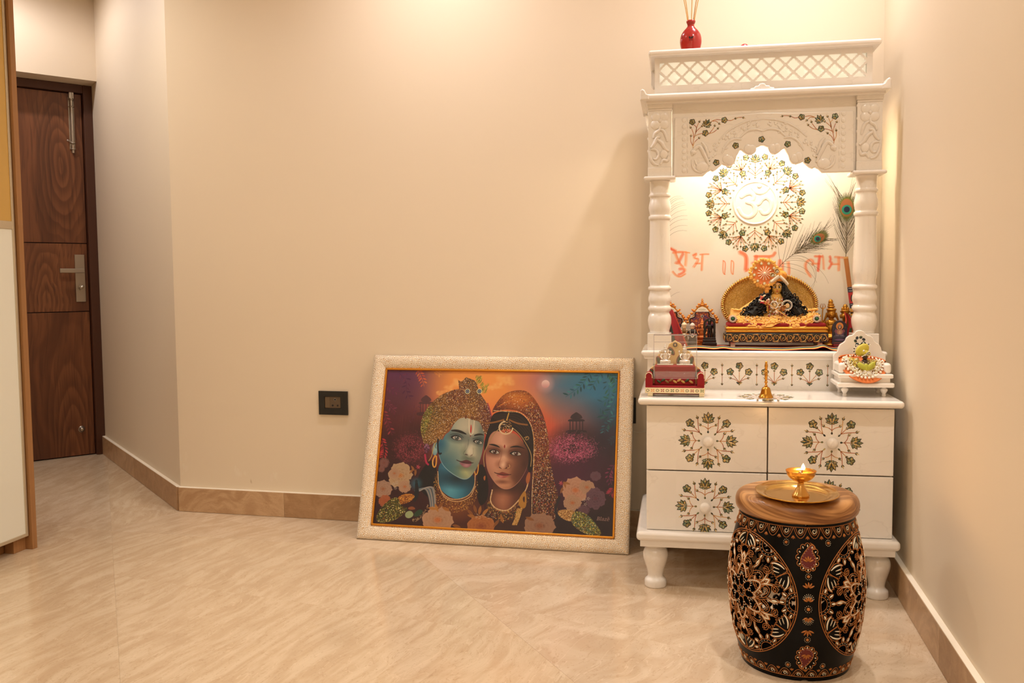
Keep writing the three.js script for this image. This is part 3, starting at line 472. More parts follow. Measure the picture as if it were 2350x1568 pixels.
  {
    const ox = 0.285, oy = 1.302, F = [], B = [], S = [], q = (r, a) => pol(ox, oy, r, a);
    for (let k = 0; k < 8; k++) {
      const a = k * Math.PI / 4, d = a + Math.PI / 8;
      F.push(lotus(...q(0.162, a), 0.0165, a, f), flower5(...q(0.119, d), 0.0118, d, f));
      for (const e of [-1, 1]) {
        F.push(flower5(...q(0.171, a + e * 0.2), 0.0115, a + e, f)); S.push(stem([q(0.134, d), q(0.15, d - e * 0.1), q(0.163, d - e * 0.175)], 0.0018, f));
        B.push(bud(...q(0.117, a + e * 0.2), 0.0052, a + e * 0.8, f), bud(...q(0.133, a + e * 0.17), 0.0052, a + e * 0.5, f), bud(...q(0.145, d + e * 0.15), 0.0052, d + e * 0.45, f), bud(...q(0.164, d + e * 0.085), 0.0052, d + e * 0.2, f), bud(...q(0.127, d + e * 0.21), 0.005, d + e * 1.1, f));
        S.push(stem([q(0.1, a), q(0.108, a + e * 0.1), q(0.117, a + e * 0.19)], 0.0017, f), stem([q(0.107, a), q(0.12, a + e * 0.08), q(0.132, a + e * 0.16)], 0.0017, f), stem([q(0.131, d), q(0.137, d + e * 0.08), q(0.144, d + e * 0.145)], 0.0017, f), stem([q(0.133, d), q(0.15, d + e * 0.05), q(0.163, d + e * 0.083)], 0.0017, f));
        for (const [r, o, t2] of [[0.153, 0.245, 0.9], [0.139, 0.105, 0.3], [0.176, 0.04, 0.1], [0.15, 0.06, 0.2]]) { B.push(bud(...q(r, d + e * o), 0.0048, d + e * t2, f)); S.push(stem([q(0.132, d), q((0.132 + r) / 2, d + e * o * 0.4), q(r, d + e * o * 0.95)], 0.0014, f)); }
        for (const [r, o, t2] of [[0.142, 0.115, 0.5], [0.104, 0.3, 0.9]]) B.push(bud(...q(r, a + e * o), 0.0046, a + e * t2, f));
        B.push(bud(...q(0.088, d + e * 0.16), 0.0048, d + e * 0.16, f));
      }
      S.push(stem([q(0.095, a), q(0.12, a), q(0.15, a)], 0.0018, f), stem([q(0.132, d), q(0.15, d), q(0.168, d)], 0.0017, f)); B.push(bud(...q(0.09, a), 0.0055, a, f), bud(...q(0.128, a), 0.005, a, f), bud(...q(0.168, d), 0.0052, d, f), bud(...q(0.094, d), 0.0055, d, f), bud(...q(0.104, d), 0.0045, d, f));
    }
    setInlay(P, bp, { F, B, S }, (g) => g.translate(0, 0, -3.4598));
    const rim = []; const rr = 0.0795;
    P('relief_disc', [T(lathe(smoothProfile([[0, 0.001], [0.068, 0.001], [0.0725, 0.0012], [0.0765, 0.0038], [0.0795, 0.0026], [0.081, 0]], 40), 64), ox, oy, -3.46, Math.PI / 2)], marblePolish, bp);
    const om = (pts, w) => { const g = taper(pts.map(([x, y]) => [ox + x * 0.0755, oy + y * 0.0755, 0]), (t2) => w * 0.0755 * (0.75 + 0.25 * Math.sin(Math.PI * clamp(t2 * 1.3 + 0.1))), 12, 50); return [g, ell(w * 0.0755 * 0.8, w * 0.0755 * 0.8, w * 0.0755 * 0.8, ox + pts[0][0] * 0.0755, oy + pts[0][1] * 0.0755, 0), ell(w * 0.0755 * 0.76, w * 0.0755 * 0.76, w * 0.0755 * 0.76, ox + pts[pts.length - 1][0] * 0.0755, oy + pts[pts.length - 1][1] * 0.0755, 0)].map((h) => h.scale(1, 1, 0.36).translate(0, 0, -3.4588)); };
    P('om_symbol', [om([[-0.65, 0.32], [-0.45, 0.46], [-0.22, 0.5], [-0.07, 0.36], [-0.12, 0.16], [-0.38, 0.06]], 0.125), om([[-0.38, 0.06], [-0.12, -0.03], [0.01, -0.24], [-0.05, -0.52], [-0.3, -0.68], [-0.58, -0.58], [-0.78, -0.26]], 0.125), om([[0.02, -0.08], [0.18, -0.03], [0.33, 0.18], [0.54, 0.26], [0.74, 0.08], [0.75, -0.24], [0.6, -0.5], [0.38, -0.52], [0.26, -0.36]], 0.115), om([[-0.12, 0.73], [0.04, 0.55], [0.26, 0.48], [0.48, 0.55], [0.63, 0.72]], 0.1), ell(0.0095, 0.0085, 0.004, ox + 0.2 * 0.0755, oy + 0.83 * 0.0755, -3.458)], marblePolish, bp);
  }
  // strip lamp under the canopy roof
  const stp = P('lamp_strip', bx(0.02, 0.548, 1.612, 1.62, -3.3, -3.275, 0.002), new THREE.MeshStandardMaterial({ color: 0x222222, emissive: LED, emissiveIntensity: 4 }));
  const L = new THREE.RectAreaLight(LED, NICHE_LED, 0.52, 0.03); L.position.set(0.284 - 0.283, 1.608, -0.087); L.rotation.set(-Math.PI / 2 + 0.15, 0, 0); t.add(L);
}
// ---------------------------------------------------------------- the framed print leaning on the wall
// painted in the print's own pixels; the helper q() takes sketch coordinates of the print
const PW = 1720, PH = 1150;
const printTex = canvasTex(PW, PH, (c) => {
  const f = mulberry(2024);
  const q = (x, y) => { const v0 = (y - 180) / 1150, xl = 235 - 100 * (y - 170) / 1122, xr = 1920 - 35 * (y - 195) / 1200, yt = 170 + 25 * (x - 235) / 1685, yb = 1292 + 103 * (x - 135) / 1750; return [(x - xl) / (xr - xl) * PW, (y - yt) / (yb - yt) * PH]; };
  const a = (X, Y) => q(430.5 + X * 0.5294, 184.5 + Y * 0.5294);              // face close-up coordinates
  const K = 0.5294;
  const path = (pts, close = true, m = a) => { const p = pts.map(([x, y]) => m(x, y)); c.beginPath(); const n = p.length; if (close) { c.moveTo((p[n - 1][0] + p[0][0]) / 2, (p[n - 1][1] + p[0][1]) / 2); for (let i = 0; i < n; i++) { const e = p[(i + 1) % n]; c.quadraticCurveTo(p[i][0], p[i][1], (p[i][0] + e[0]) / 2, (p[i][1] + e[1]) / 2); } c.closePath(); } else { c.moveTo(...p[0]); for (let i = 1; i < n - 1; i++) c.quadraticCurveTo(p[i][0], p[i][1], (p[i][0] + p[i + 1][0]) / 2, (p[i][1] + p[i + 1][1]) / 2); c.lineTo(...p[n - 1]); } };
  const fill = (pts, col, m = a, al = 1) => { path(pts, true, m); c.globalAlpha = al; c.fillStyle = col; c.fill(); c.globalAlpha = 1; };
  const line = (pts, col, w, m = a, al = 1) => { path(pts, false, m); c.globalAlpha = al; c.strokeStyle = col; c.lineWidth = w; c.lineCap = 'round'; c.lineJoin = 'round'; c.stroke(); c.globalAlpha = 1; };
  const soft = (x, y, r, col, al = 1, m = a, sy = 1, rot = 0) => { const [px, py] = m(x, y); c.save(); c.translate(px, py); c.rotate(rot); c.scale(1, sy); const g = c.createRadialGradient(0, 0, 0, 0, 0, r); g.addColorStop(0, col); g.addColorStop(0.45, col + 'a0'); g.addColorStop(1, col + '00'); c.globalAlpha = al; c.fillStyle = g; c.beginPath(); c.arc(0, 0, r, 0, 7); c.fill(); c.restore(); c.globalAlpha = 1; };
  const clipTo = (pts, fn, m = a) => { c.save(); path(pts, true, m); c.clip(); fn(); c.restore(); };
  // sky
  let g = c.createLinearGradient(0, 0, 0, PH); for (const [s, k] of [[0, '#e8963e'], [0.18, '#e88a44'], [0.34, '#dd5a34'], [0.5, '#8c3a34'], [0.62, '#4a1c22'], [1, '#2a0f12']]) g.addColorStop(s, k); c.fillStyle = g; c.fillRect(0, 0, PW, PH);
  soft(330, 200, 420, '#3c1650', 1, q, 1.1); soft(230, 260, 330, '#5a2050', 1, q); soft(330, 420, 320, '#7c4a5a', 0.6, q); soft(250, 700, 420, '#3a0f18', 1, q, 1.3); soft(230, 1000, 420, '#2c0a10', 1, q);
  soft(1000, 300, 520, '#f09a44', 0.75, q, 0.5); soft(1350, 240, 260, '#b0647a', 0.6, q, 0.8); soft(1500, 300, 240, '#8a6a86', 0.7, q);
  soft(1800, 330, 480, '#1e6a90', 1, q, 0.9); soft(1850, 420, 420, '#2a6a8c', 0.9, q); soft(1700, 330, 330, '#2f7296', 0.8, q); soft(1850, 720, 420, '#20283a', 1, q, 0.8); soft(1800, 1000, 460, '#30101e', 1, q); soft(1650, 1250, 420, '#1c0a0e', 1, q);
  soft(1560, 560, 260, '#c0503e', 0.55, q, 1); soft(1600, 980, 300, '#54183a', 0.8, q);
  for (let i = 0; i < 70; i++) { c.globalAlpha = 0.05; c.fillStyle = f() < 0.5 ? '#ffb08a' : '#3a1020'; const x = R(0.62, 0.84, f) * PW; c.fillRect(x, PH * R(0.26, 0.34, f), R(1, 5, f), PH * R(0.2, 0.36, f)); c.fillRect(R(0.08, 0.2, f) * PW, PH * 0.3, R(1, 4, f), PH * R(0.15, 0.3, f)); }
  c.globalAlpha = 1;
  for (const [x, y, s] of [[770, 270, 1], [700, 320, 0.8], [640, 350, 0.6], [1110, 250, 1.1], [1060, 295, 0.9], [1000, 310, 0.7], [1150, 270, 0.8]]) for (let i = 0; i < 26; i++) soft(x + R(-42, 42, f) * s, y + R(-22, 26, f) * s, R(10, 30, f) * s, '#f5b868', 0.3, q, 0.8);
  soft(1408, 283, 74, '#f0c0b8', 0.6, q); { const [mx, my] = q(1408, 283); g = c.createLinearGradient(mx, my - 30, mx, my + 30); g.addColorStop(0, '#f2d6d0'); g.addColorStop(1, '#c98f8c'); c.fillStyle = g; c.beginPath(); c.arc(mx, my, 29, 0, 7); c.fill(); }
  // pavilions
  const pav = (x, y, s, col, al) => { const m = (u, v) => q(x + u * s, y + v * s); c.globalAlpha = al; for (const [pts] of [[[[-45, 0], [-38, -26], [-16, -42], [0, -54], [16, -42], [38, -26], [45, 0]]], [[[-62, 14], [-48, -2], [48, -2], [62, 14], [50, 18], [-50, 18]]], [[[-75, 96], [-70, 80], [70, 80], [75, 96], [70, 110], [-70, 110]]]]) fill(pts, col, m, al); c.strokeStyle = col; for (const u of [-44, -24, 0, 24, 44]) line([[u, 12], [u, 84]], col, 7 * s, m, al); };
  pav(1625, 545, 1, '#2c2228', 0.95); pav(535, 415, 0.95, '#4a2c30', 0.85); soft(500, 640, 200, '#2c1016', 0.85, q); soft(1620, 720, 230, '#241018', 0.9, q, 0.7);
  // blossom trees
  for (const [x, y, w, h, n, cols] of [[1590, 765, 160, 100, 2600, ['#c24a72', '#d8688c', '#8c2c50', '#5c1c3a', '#e88aa4']], [420, 760, 115, 105, 1700, ['#8a3440', '#b04a54', '#5c1c28', '#a03c4c', '#3c0f18']]]) for (let i = 0; i < n; i++) { const t = f() * 6.283, r = (f() + f() + f()) * 0.5, px = x + Math.cos(t) * r * w, py = y + Math.sin(t) * r * h * (Math.sin(t) > 0 ? 0.9 : 1); const [u, v] = q(px, py); c.globalAlpha = clamp(1.1 - r * 0.55, 0.1, 0.9) * 0.8; c.strokeStyle = pick(cols, f); c.lineWidth = R(1.5, 4.5, f); c.beginPath(); c.moveTo(u, v); c.lineTo(u + R(-9, 9, f), v + R(-9, 9, f)); c.stroke(); }
  c.globalAlpha = 1;
  // sprigs of leaves hanging from the corners and up the left side
  const leaf = (x, y, r, an, col, al = 1) => { const [u, v] = q(x, y); c.save(); c.translate(u, v); c.rotate(an); c.globalAlpha = al; c.fillStyle = col; c.beginPath(); c.moveTo(-r, 0); c.quadraticCurveTo(0, -r * 0.62, r, 0); c.quadraticCurveTo(0, r * 0.62, -r, 0); c.fill(); c.globalAlpha = al * 0.5; c.strokeStyle = '#00000088'; c.lineWidth = 1.5; c.beginPath(); c.moveTo(-r, 0); c.lineTo(r, 0); c.stroke(); c.restore(); c.globalAlpha = 1; };
  const sprig = (pts, n, r, cols, al) => { line(pts, cols[0], 3, q, al); const cc = crv(pts.map(([x, y]) => [x, y, 0])); for (let i = 0; i < n; i++) { const p = cc.getPoint(i / n), tt = cc.getTangent(i / n), an = Math.atan2(tt.y, tt.x), e = i % 2 ? 1 : -1; leaf(p.x + e * Math.cos(an + 1.4) * r, p.y + e * Math.sin(an + 1.4) * r, r * R(0.8, 1.2, f), an + e * 0.9, pick(cols, f), al); } };
  const tl = ['#1c5a6c', '#2c7888', '#1a4a50', '#3a8a90', '#27665e'];
  sprig([[1920, 200], [1840, 280], [1860, 380], [1790, 430]], 22, 20, tl, 0.9); sprig([[1720, 200], [1680, 270], [1620, 330], [1550, 380]], 18, 19, tl, 0.95); sprig([[1800, 195], [1760, 260], [1720, 330]], 12, 18, tl, 0.85); sprig([[1915, 330], [1870, 450], [1830, 520], [1780, 500]], 20, 19, tl, 0.85); sprig([[1915, 480], [1880, 560], [1830, 600], [1820, 650]], 16, 18, tl, 0.7); sprig([[1850, 200], [1885, 240], [1910, 330]], 14, 19, ['#2c6a58', '#3a7a60', '#1a4a40'], 0.9); sprig([[1900, 680], [1850, 720]], 7, 15, ['#27405a', '#2c4a55'], 0.6);
  const rd = ['#7c2238', '#9c2c44', '#5a1830', '#b03a40'];
  sprig([[330, 200], [390, 260], [380, 330], [420, 400]], 13, 17, ['#4a1a40', '#5c2040', '#722a48'], 0.8); sprig([[470, 180], [500, 230], [520, 300]], 12, 17, ['#e07a3c', '#d8643c', '#c2503c'], 0.95); sprig([[600, 180], [650, 215]], 9, 15, ['#eea04a', '#e08a3c'], 0.9); sprig([[240, 300], [280, 330], [330, 340]], 9, 16, ['#642048', '#7a2a4c'], 0.8);
  sprig([[225, 400], [260, 450], [310, 490]], 12, 17, ['#80304c', '#682038'], 0.8); sprig([[215, 500], [250, 580], [280, 660]], 13, 17, rd, 0.8); sprig([[200, 700], [220, 770], [205, 830]], 14, 19, ['#b82c38', '#8c2430', '#c43a40'], 0.95);
  sprig([[1890, 880], [1850, 950], [1870, 1020]], 12, 16, ['#8c2c58', '#6c2048'], 0.9); sprig([[1885, 1050], [1855, 1100]], 9, 18, ['#a82c44', '#c43050'], 0.9); sprig([[430, 560], [440, 480], [500, 430]], 6, 14, ['#5c2840'], 0.6);
  // peonies
  const peony = (x, y, r, cols, al = 1, sq = 0.85) => { for (let ring = 0; ring < 4; ring++) { const n = 9 - ring, rr = r * (1 - ring * 0.24); for (let i = 0; i < n; i++) { const t = i / n * 6.283 + ring * 0.5 + R(-0.2, 0.2, f), px = x + Math.cos(t) * rr * 0.6, py = y + Math.sin(t) * rr * 0.6 * sq, [u, v] = q(px, py); c.save(); c.translate(u, v); c.rotate(t); const pr = rr * 0.5; const gg = c.createRadialGradient(-pr * 0.5, 0, 0, 0, 0, pr * 1.1); gg.addColorStop(0, cols[2]); gg.addColorStop(0.5, cols[1]); gg.addColorStop(1, cols[0]); c.globalAlpha = al; c.fillStyle = gg; c.beginPath(); for (let k = 0; k <= 14; k++) { const b = k / 14 * 6.283, w = pr * (0.9 + 0.09 * Math.cos(b * 7 + i)); c.lineTo(Math.cos(b) * w * 1.05, Math.sin(b) * w * 0.95); } c.fill(); c.globalAlpha = al * 0.12; c.strokeStyle = '#5a2a20'; c.lineWidth = 2; c.stroke(); c.restore(); } } soft(x, y, r * 0.36, cols[3], 0.85 * al, q, 0.7); };
  const PE = ['#b89478', '#ac8464', '#7c5238', '#c0622c'], DM = ['#8c6258', '#7c504a', '#5c3432', '#8a4430'], PK = ['#6c4a58', '#5a3a48', '#3c2030', '#6a3444'];
  peony(220, 860, 40, DM, 0.6); peony(200, 905, 26, DM, 0.6); peony(215, 1045, 66, ['#b09078', '#a07c64', '#7c5440', '#a06038'], 0.95); peony(345, 950, 88, ['#b89c78', '#b08e68', '#84603f', '#c87a38'], 1, 1.05); peony(300, 935, 40, PE, 0.8); peony(380, 1030, 46, PE, 0.95); peony(230, 1130, 46, ['#b0643c', '#a0542e', '#6c3420', '#a8502a'], 0.9);
  peony(1620, 1060, 88, ['#c49678', '#b88668', '#8c5c42', '#cc6c30'], 1, 1); peony(1700, 1040, 52, PE, 0.95); peony(1600, 1150, 60, PE, 0.95); peony(1760, 1120, 66, PK, 0.95, 1.2); peony(1760, 960, 36, PK, 0.9); peony(1680, 1200, 40, PK, 0.6);
  for (const [x, y] of [[295, 1010], [310, 1040], [320, 1000], [1690, 1160], [1710, 1120], [1680, 1130]]) for (let k = 0; k < 5; k++) leaf(x + Math.cos(k * 1.257) * 8, y + Math.sin(k * 1.257) * 8, 7, k * 1.257, '#d8c8b4', 0.85);
  for (const [x, y] of [[480, 890], [655, 1130], [1520, 1010], [1010, 1245]]) for (let k = 0; k < 6; k++) leaf(x + Math.cos(k) * 9, y + Math.sin(k) * 9, 11, k, pick(['#b83a50', '#d05a60'], f), 0.9);
  for (const [x, y, an] of [[440, 900, 0.9], [460, 930, 1.6], [430, 920, 2.2], [1545, 1020, 1.2], [1525, 1060, 1.9], [1560, 1010, 0.3]]) leaf(x, y, 26, an, '#9c6430', 0.9);
  // shoulders, hair and necks
  fill([[600, 1000], [560, 1180], [650, 1300], [960, 1340], [980, 1180], [930, 960], [780, 1060]], '#4a2016', q); soft(760, 1180, 190, '#8a4a20', 0.8, q, 0.6);
  fill([[980, 1180], [1000, 1080], [1060, 1130], [1280, 1080], [1320, 1240], [1290, 1390], [960, 1390]], '#3c1c16', q);
  fill([[330, 1250], [390, 1560], [300, 1790], [120, 1650], [60, 1500], [230, 1250]], '#0e0c10'); fill([[950, 1250], [1060, 1400], [1090, 1750], [960, 1900], [900, 1600]], '#120b0c');
  clipTo([[385, 1250], [372, 1500], [410, 1660], [640, 1790], [860, 1700], [905, 1560], [850, 1400], [600, 1300]], () => { const [x, y] = a(600, 1500); g = c.createLinearGradient(x - 160, 0, x + 170, 0); g.addColorStop(0, '#1a4a62'); g.addColorStop(0.4, '#3f8aa6'); g.addColorStop(0.7, '#2c7490'); g.addColorStop(1, '#123242'); c.fillStyle = g; c.fillRect(x - 300, y - 200, 600, 500); soft(560, 1640, 90, '#62b0c4', 0.6); soft(640, 1490, 190, '#0c2430', 0.95, a, 0.45); });
  clipTo([[1150, 1480], [1130, 1700], [1080, 1860], [1330, 2000], [1560, 1800], [1590, 1560], [1400, 1500]], () => { const [x, y] = a(1340, 1700); g = c.createLinearGradient(x - 140, 0, x + 140, 0); g.addColorStop(0, '#4a2418'); g.addColorStop(0.4, '#8a5238'); g.addColorStop(0.75, '#5c3022'); g.addColorStop(1, '#2c120c'); c.fillStyle = g; c.fillRect(x - 300, y - 240, 600, 500); soft(1260, 1780, 90, '#c08060', 0.7); soft(1340, 1570, 170, '#2a120c', 0.9, a, 0.5); });
  // necklaces: rows of beads and filigree collars
  const beads = (pts, n, r, cols) => { const cc = crv(pts.map(([x, y]) => [x, y, 0])); for (let i = 0; i <= n; i++) { const p = cc.getPointAt(i / n), [u, v] = a(p.x, p.y); c.fillStyle = pick(cols, f); c.beginPath(); c.arc(u, v, r, 0, 7); c.fill(); c.fillStyle = '#fff4dc'; c.globalAlpha = 0.7; c.beginPath(); c.arc(u - r * 0.3, v - r * 0.3, r * 0.35, 0, 7); c.fill(); c.globalAlpha = 1; } };
  const sparkle = (pts, n, cols, r0, r1, m = a, al = 1) => clipTo(pts, () => { const p = pts.map(([x, y]) => m(x, y)), xs = p.map((k) => k[0]), ys = p.map((k) => k[1]), x0 = Math.min(...xs), x1 = Math.max(...xs), y0 = Math.min(...ys), y1 = Math.max(...ys); for (let i = 0; i < n; i++) { c.globalAlpha = al * R(0.6, 1, f); c.fillStyle = pick(cols, f); const r = R(r0, r1, f), x = R(x0, x1, f), y = R(y0, y1, f); c.beginPath(); c.ellipse(x, y, r, r * R(0.5, 1, f), f() * 3, 0, 7); c.fill(); } c.globalAlpha = 1; }, m);
  const GF = ['#8c5a22', '#b8802f', '#d8a040', '#5c3214', '#3a1c0c', '#e8bc60'];
  sparkle([[355, 1380], [300, 1560], [330, 1800], [560, 1960], [800, 1930], [960, 1700], [900, 1420], [930, 1600], [840, 1760], [640, 1830], [440, 1740], [380, 1560]], 2600, GF, 1.5, 4);
  sparkle([[1090, 1720], [1040, 1900], [1200, 2070], [1420, 2060], [1640, 1800], [1640, 1620], [1560, 1760], [1330, 1960], [1150, 1880]], 2400, [...GF, '#1c4a34', '#7c1a1c'], 1.5, 4.2);
  beads([[372, 1400], [400, 1620], [520, 1750], [650, 1770], [800, 1720], [880, 1600], [895, 1440]], 64, 4, ['#c8985a', '#d8b07a']); beads([[380, 1560], [470, 1740], [640, 1800], [820, 1740], [900, 1600]], 60, 4, ['#c8985a', '#b8884a']); beads([[1130, 1650], [1110, 1800], [1180, 1890], [1330, 1920], [1480, 1800], [1590, 1640], [1620, 1540]], 50, 5, ['#e0c08c', '#d0a870']);
  fill([[1480, 1800], [1520, 1720], [1580, 1640], [1600, 1760], [1590, 1900], [1510, 1890]], '#b07c2c'); fill([[1540, 1760], [1575, 1720], [1570, 1840]], '#3a120c'); for (let k = 0; k < 4; k++) beads([[1480 + k * 18, 1900], [1450 + k * 17, 2020], [1410 + k * 18, 2110]], 18, 4, ['#d8a850', '#b8842c']);
  // ear and face of the blue-skinned youth
  fill([[345, 980], [305, 1020], [290, 1120], [310, 1180], [350, 1180], [380, 1060]], '#6c9aa4'); soft(335, 1090, 40, '#a8c4b8', 0.7); line([[350, 1010], [325, 1040], [345, 1080]], '#2c4a54', 4); line([[335, 1180], [295, 1230], [300, 1320], [330, 1345], [352, 1290], [350, 1190]], '#d89a3c', 10); line([[300, 1240], [304, 1310]], '#f4cc74', 4); line([[880, 1340], [885, 1420], [910, 1450], [935, 1390], [935, 1300]], '#d89a3c', 8); line([[340, 1000], [300, 1090], [290, 1180], [245, 1250]], '#b89a50', 6);
  const FACE = [[380, 980], [440, 900], [520, 860], [570, 760], [640, 680], [740, 650], [860, 660], [960, 720], [1010, 830], [1020, 930], [1000, 1080], [975, 1200], [930, 1320], [870, 1420], [800, 1495], [720, 1500], [600, 1440], [480, 1350], [410, 1250], [375, 1120]];
  fill(FACE.map(([x, y]) => [x - 3, y + 8]), '#9cc0c4', a, 0.9);
  clipTo(FACE, () => {
    const [x, y] = a(700, 1000); g = c.createLinearGradient(x - 190, y + 40, x + 190, y - 40); g.addColorStop(0, '#256886'); g.addColorStop(0.2, '#4c8494'); g.addColorStop(0.45, '#8c9c88'); g.addColorStop(0.72, '#a5a288'); g.addColorStop(1, '#6c7a70'); c.fillStyle = g; c.fillRect(x - 400, y - 400, 800, 800);
    soft(560, 1080, 130, '#98a890', 0.8); soft(740, 790, 130, '#c0b8a0', 0.9); soft(830, 1000, 70, '#d0c8ae', 0.85, a, 2); soft(840, 1150, 40, '#e0d6ba', 0.9); soft(560, 1140, 110, '#b0b498', 0.6); soft(940, 1120, 80, '#a8aa92', 0.8); soft(770, 1420, 90, '#a8b07c', 0.9, a, 0.7); soft(760, 1390, 50, '#b8bc88', 0.7);
    soft(470, 1250, 150, '#2c5c6c', 0.7); soft(620, 1420, 110, '#52786c', 0.6, a, 0.5, 0.5); soft(400, 1030, 80, '#1c5674', 0.8); soft(985, 1000, 50, '#5c6c66', 0.7, a, 3); soft(900, 1330, 80, '#60746a', 0.7);
    soft(640, 920, 105, '#37474a', 0.95, a, 0.55, 0.1); soft(930, 970, 85, '#37474a', 0.95, a, 0.6, 0.2); soft(790, 960, 40, '#5c6a64', 0.6, a, 2.2); soft(760, 1130, 50, '#74806c', 0.75); soft(790, 1220, 60, '#4c5a4c', 0.8, a, 0.55); soft(740, 1345, 80, '#5a6a50', 0.7, a, 0.4);
  });
  fill([[545, 830], [620, 820], [700, 838], [775, 885], [765, 896], [690, 872], [620, 852], [560, 848]], '#14110f'); fill([[870, 900], [930, 878], [985, 880], [1020, 908], [980, 900], [930, 905], [876, 916]], '#14110f');
  const eye = (x, y, w, h, iris, tilt, lid) => { const m = (u, v) => a(x + (u * Math.cos(tilt) - v * Math.sin(tilt)), y + (u * Math.sin(tilt) + v * Math.cos(tilt))); fill([[-w * 1.25, -h * 0.1], [-w * 0.5, -h * 1.15], [w * 0.3, -h * 1.2], [w * 1.1, h * 0.3], [w * 0.3, h * 1], [-w * 0.5, h * 0.8]], '#120d0c', m); fill([[-w * 0.85, 0], [-w * 0.3, -h * 0.8], [w * 0.35, -h * 0.8], [w * 1.0, h * 0.42], [w * 0.3, h * 0.8], [-w * 0.4, h * 0.65]], '#b9b1a2', m); const [u, v] = m(w * 0.02, -h * 0.08); c.save(); path([[-w * 0.85, 0], [-w * 0.3, -h * 0.85], [w * 0.35, -h * 0.85], [w * 1.0, h * 0.42], [w * 0.3, h * 0.8], [-w * 0.4, h * 0.65]], true, m); c.clip(); c.fillStyle = '#1a1412'; c.beginPath(); c.arc(u, v, h * 0.86 * K * 1.02, 0, 7); c.fill(); c.fillStyle = iris; c.beginPath(); c.arc(u, v, h * 0.7 * K, 0, 7); c.fill(); c.fillStyle = '#0c0908'; c.beginPath(); c.arc(u, v, h * 0.36 * K, 0, 7); c.fill(); c.fillStyle = '#fff'; c.globalAlpha = 0.85; c.beginPath(); c.arc(u - h * 0.15, v - h * 0.14, h * 0.12, 0, 7); c.fill(); c.restore(); c.globalAlpha = 1; line([[-w * 1.2, -h * 1.05], [-w * 0.3, -h * 1.8], [w * 0.5, -h * 1.6], [w * 1.1, -h * 0.5]], lid, 4, m, 0.8); };
  eye(635, 940, 80, 34, '#5c6c66', 0.12, '#2c3834'); eye(932, 996, 68, 31, '#5c6c66', 0.16, '#2c3834');
  line([[800, 960], [795, 1040], [770, 1100], [735, 1130], [725, 1160], [750, 1172]], '#5a665a', 4, a, 0.75); fill([[742, 1160], [780, 1155], [800, 1180], [770, 1180]], '#3c2c28'); fill([[815, 1190], [850, 1160], [858, 1172], [830, 1196]], '#4c3a32', a, 0.8); line([[862, 1080], [870, 1140], [850, 1190], [800, 1200]], '#8c8a74', 4, a, 0.7); soft(812, 1120, 34, '#e8dec4', 0.85, a, 1.6);
  fill([[635, 1240], [700, 1262], [760, 1238], [800, 1245], [862, 1280], [800, 1290], [740, 1285], [690, 1275]], '#5c2f34'); fill([[660, 1268], [730, 1285], [800, 1292], [855, 1285], [815, 1340], [760, 1350], [710, 1325]], '#94606a'); soft(770, 1316, 30, '#c89aa0', 0.7, a, 0.5); line([[635, 1242], [700, 1272], [790, 1290], [864, 1280]], '#2c1214', 5);
  line([[805, 680], [802, 800], [812, 880], [835, 900], [862, 870], [872, 780], [876, 700]], '#d8ccb0', 7); fill([[832, 740], [844, 800], [836, 875], [820, 870], [822, 800]], '#c02a22'); { const [u, v] = a(825, 912); c.fillStyle = '#8c1c18'; c.beginPath(); c.arc(u, v, 4, 0, 7); c.fill(); }
  // turban, crest and feather
  const TUR = [[150, 980], [115, 780], [150, 620], [260, 460], [420, 330], [600, 262], [664, 256], [664, 256], [650, 130], [650, 130], [700, 160], [755, 88], [755, 88], [830, 115], [905, 150], [930, 260], [970, 350], [1050, 450], [1110, 600], [1120, 740], [1060, 910], [1010, 880], [960, 720], [900, 700], [860, 690], [800, 670], [740, 650], [660, 670], [580, 760], [540, 840], [470, 880], [420, 960], [300, 1020], [200, 1060]];
  for (const [x, y, r] of [[930, 150, 80], [1000, 260, 70], [760, 290, 70]]) for (let i = 0; i < 60; i++) { const [u, v] = a(x + R(-40, 40, f), y + R(-60, 60, f)); c.strokeStyle = pick(['#6c7c1c', '#a0a42c', '#3c5c1c', '#c8c24a'], f); c.lineWidth = 3; c.globalAlpha = 0.6; c.beginPath(); c.moveTo(u, v); c.lineTo(u + R(2, 20, f), v - R(6, 26, f)); c.stroke(); } c.globalAlpha = 1;
  fill(TUR, '#5a3a18'); clipTo(TUR, () => { soft(500, 500, 330, '#7c4a1c', 0.7); soft(200, 720, 170, '#46501c', 0.8); soft(820, 640, 190, '#a06c2c', 0.7); soft(400, 860, 160, '#a8702c', 0.7); soft(1080, 600, 110, '#5a1c2c', 0.9, a, 2); soft(640, 330, 110, '#5c1420', 0.6); });
  const SP = ['#d8a84c', '#b07a2c', '#8c5a22', '#3a2010', '#2a1208', '#f0d8a0', '#fff6e0', '#6c3a14', '#c8943c', '#1c1014', '#9c5a30'];
  sparkle(TUR, 15000, SP, 1, 3.3); sparkle([[150, 980], [115, 780], [150, 620], [260, 460], [300, 520], [230, 760]], 500, ['#5c7020', '#8ca030', '#2c4010', '#d0c860'], 1.5, 4);
  for (const [x, y] of [[780, 290], [945, 290]]) { const [u, v] = a(x, y); for (const [r, k] of [[20, '#e0dca8'], [15, '#2c3a4a'], [10, '#8a93a8'], [5, '#1c1c2c']]) { c.fillStyle = k; c.beginPath(); c.arc(u, v, r, 0, 7); c.fill(); } }
  for (const [x, y] of [[758, 668], [845, 685], [910, 690]]) fill([[x - 26, y - 40], [x + 26, y - 40], [x, y + 24]], '#6c3a1c');
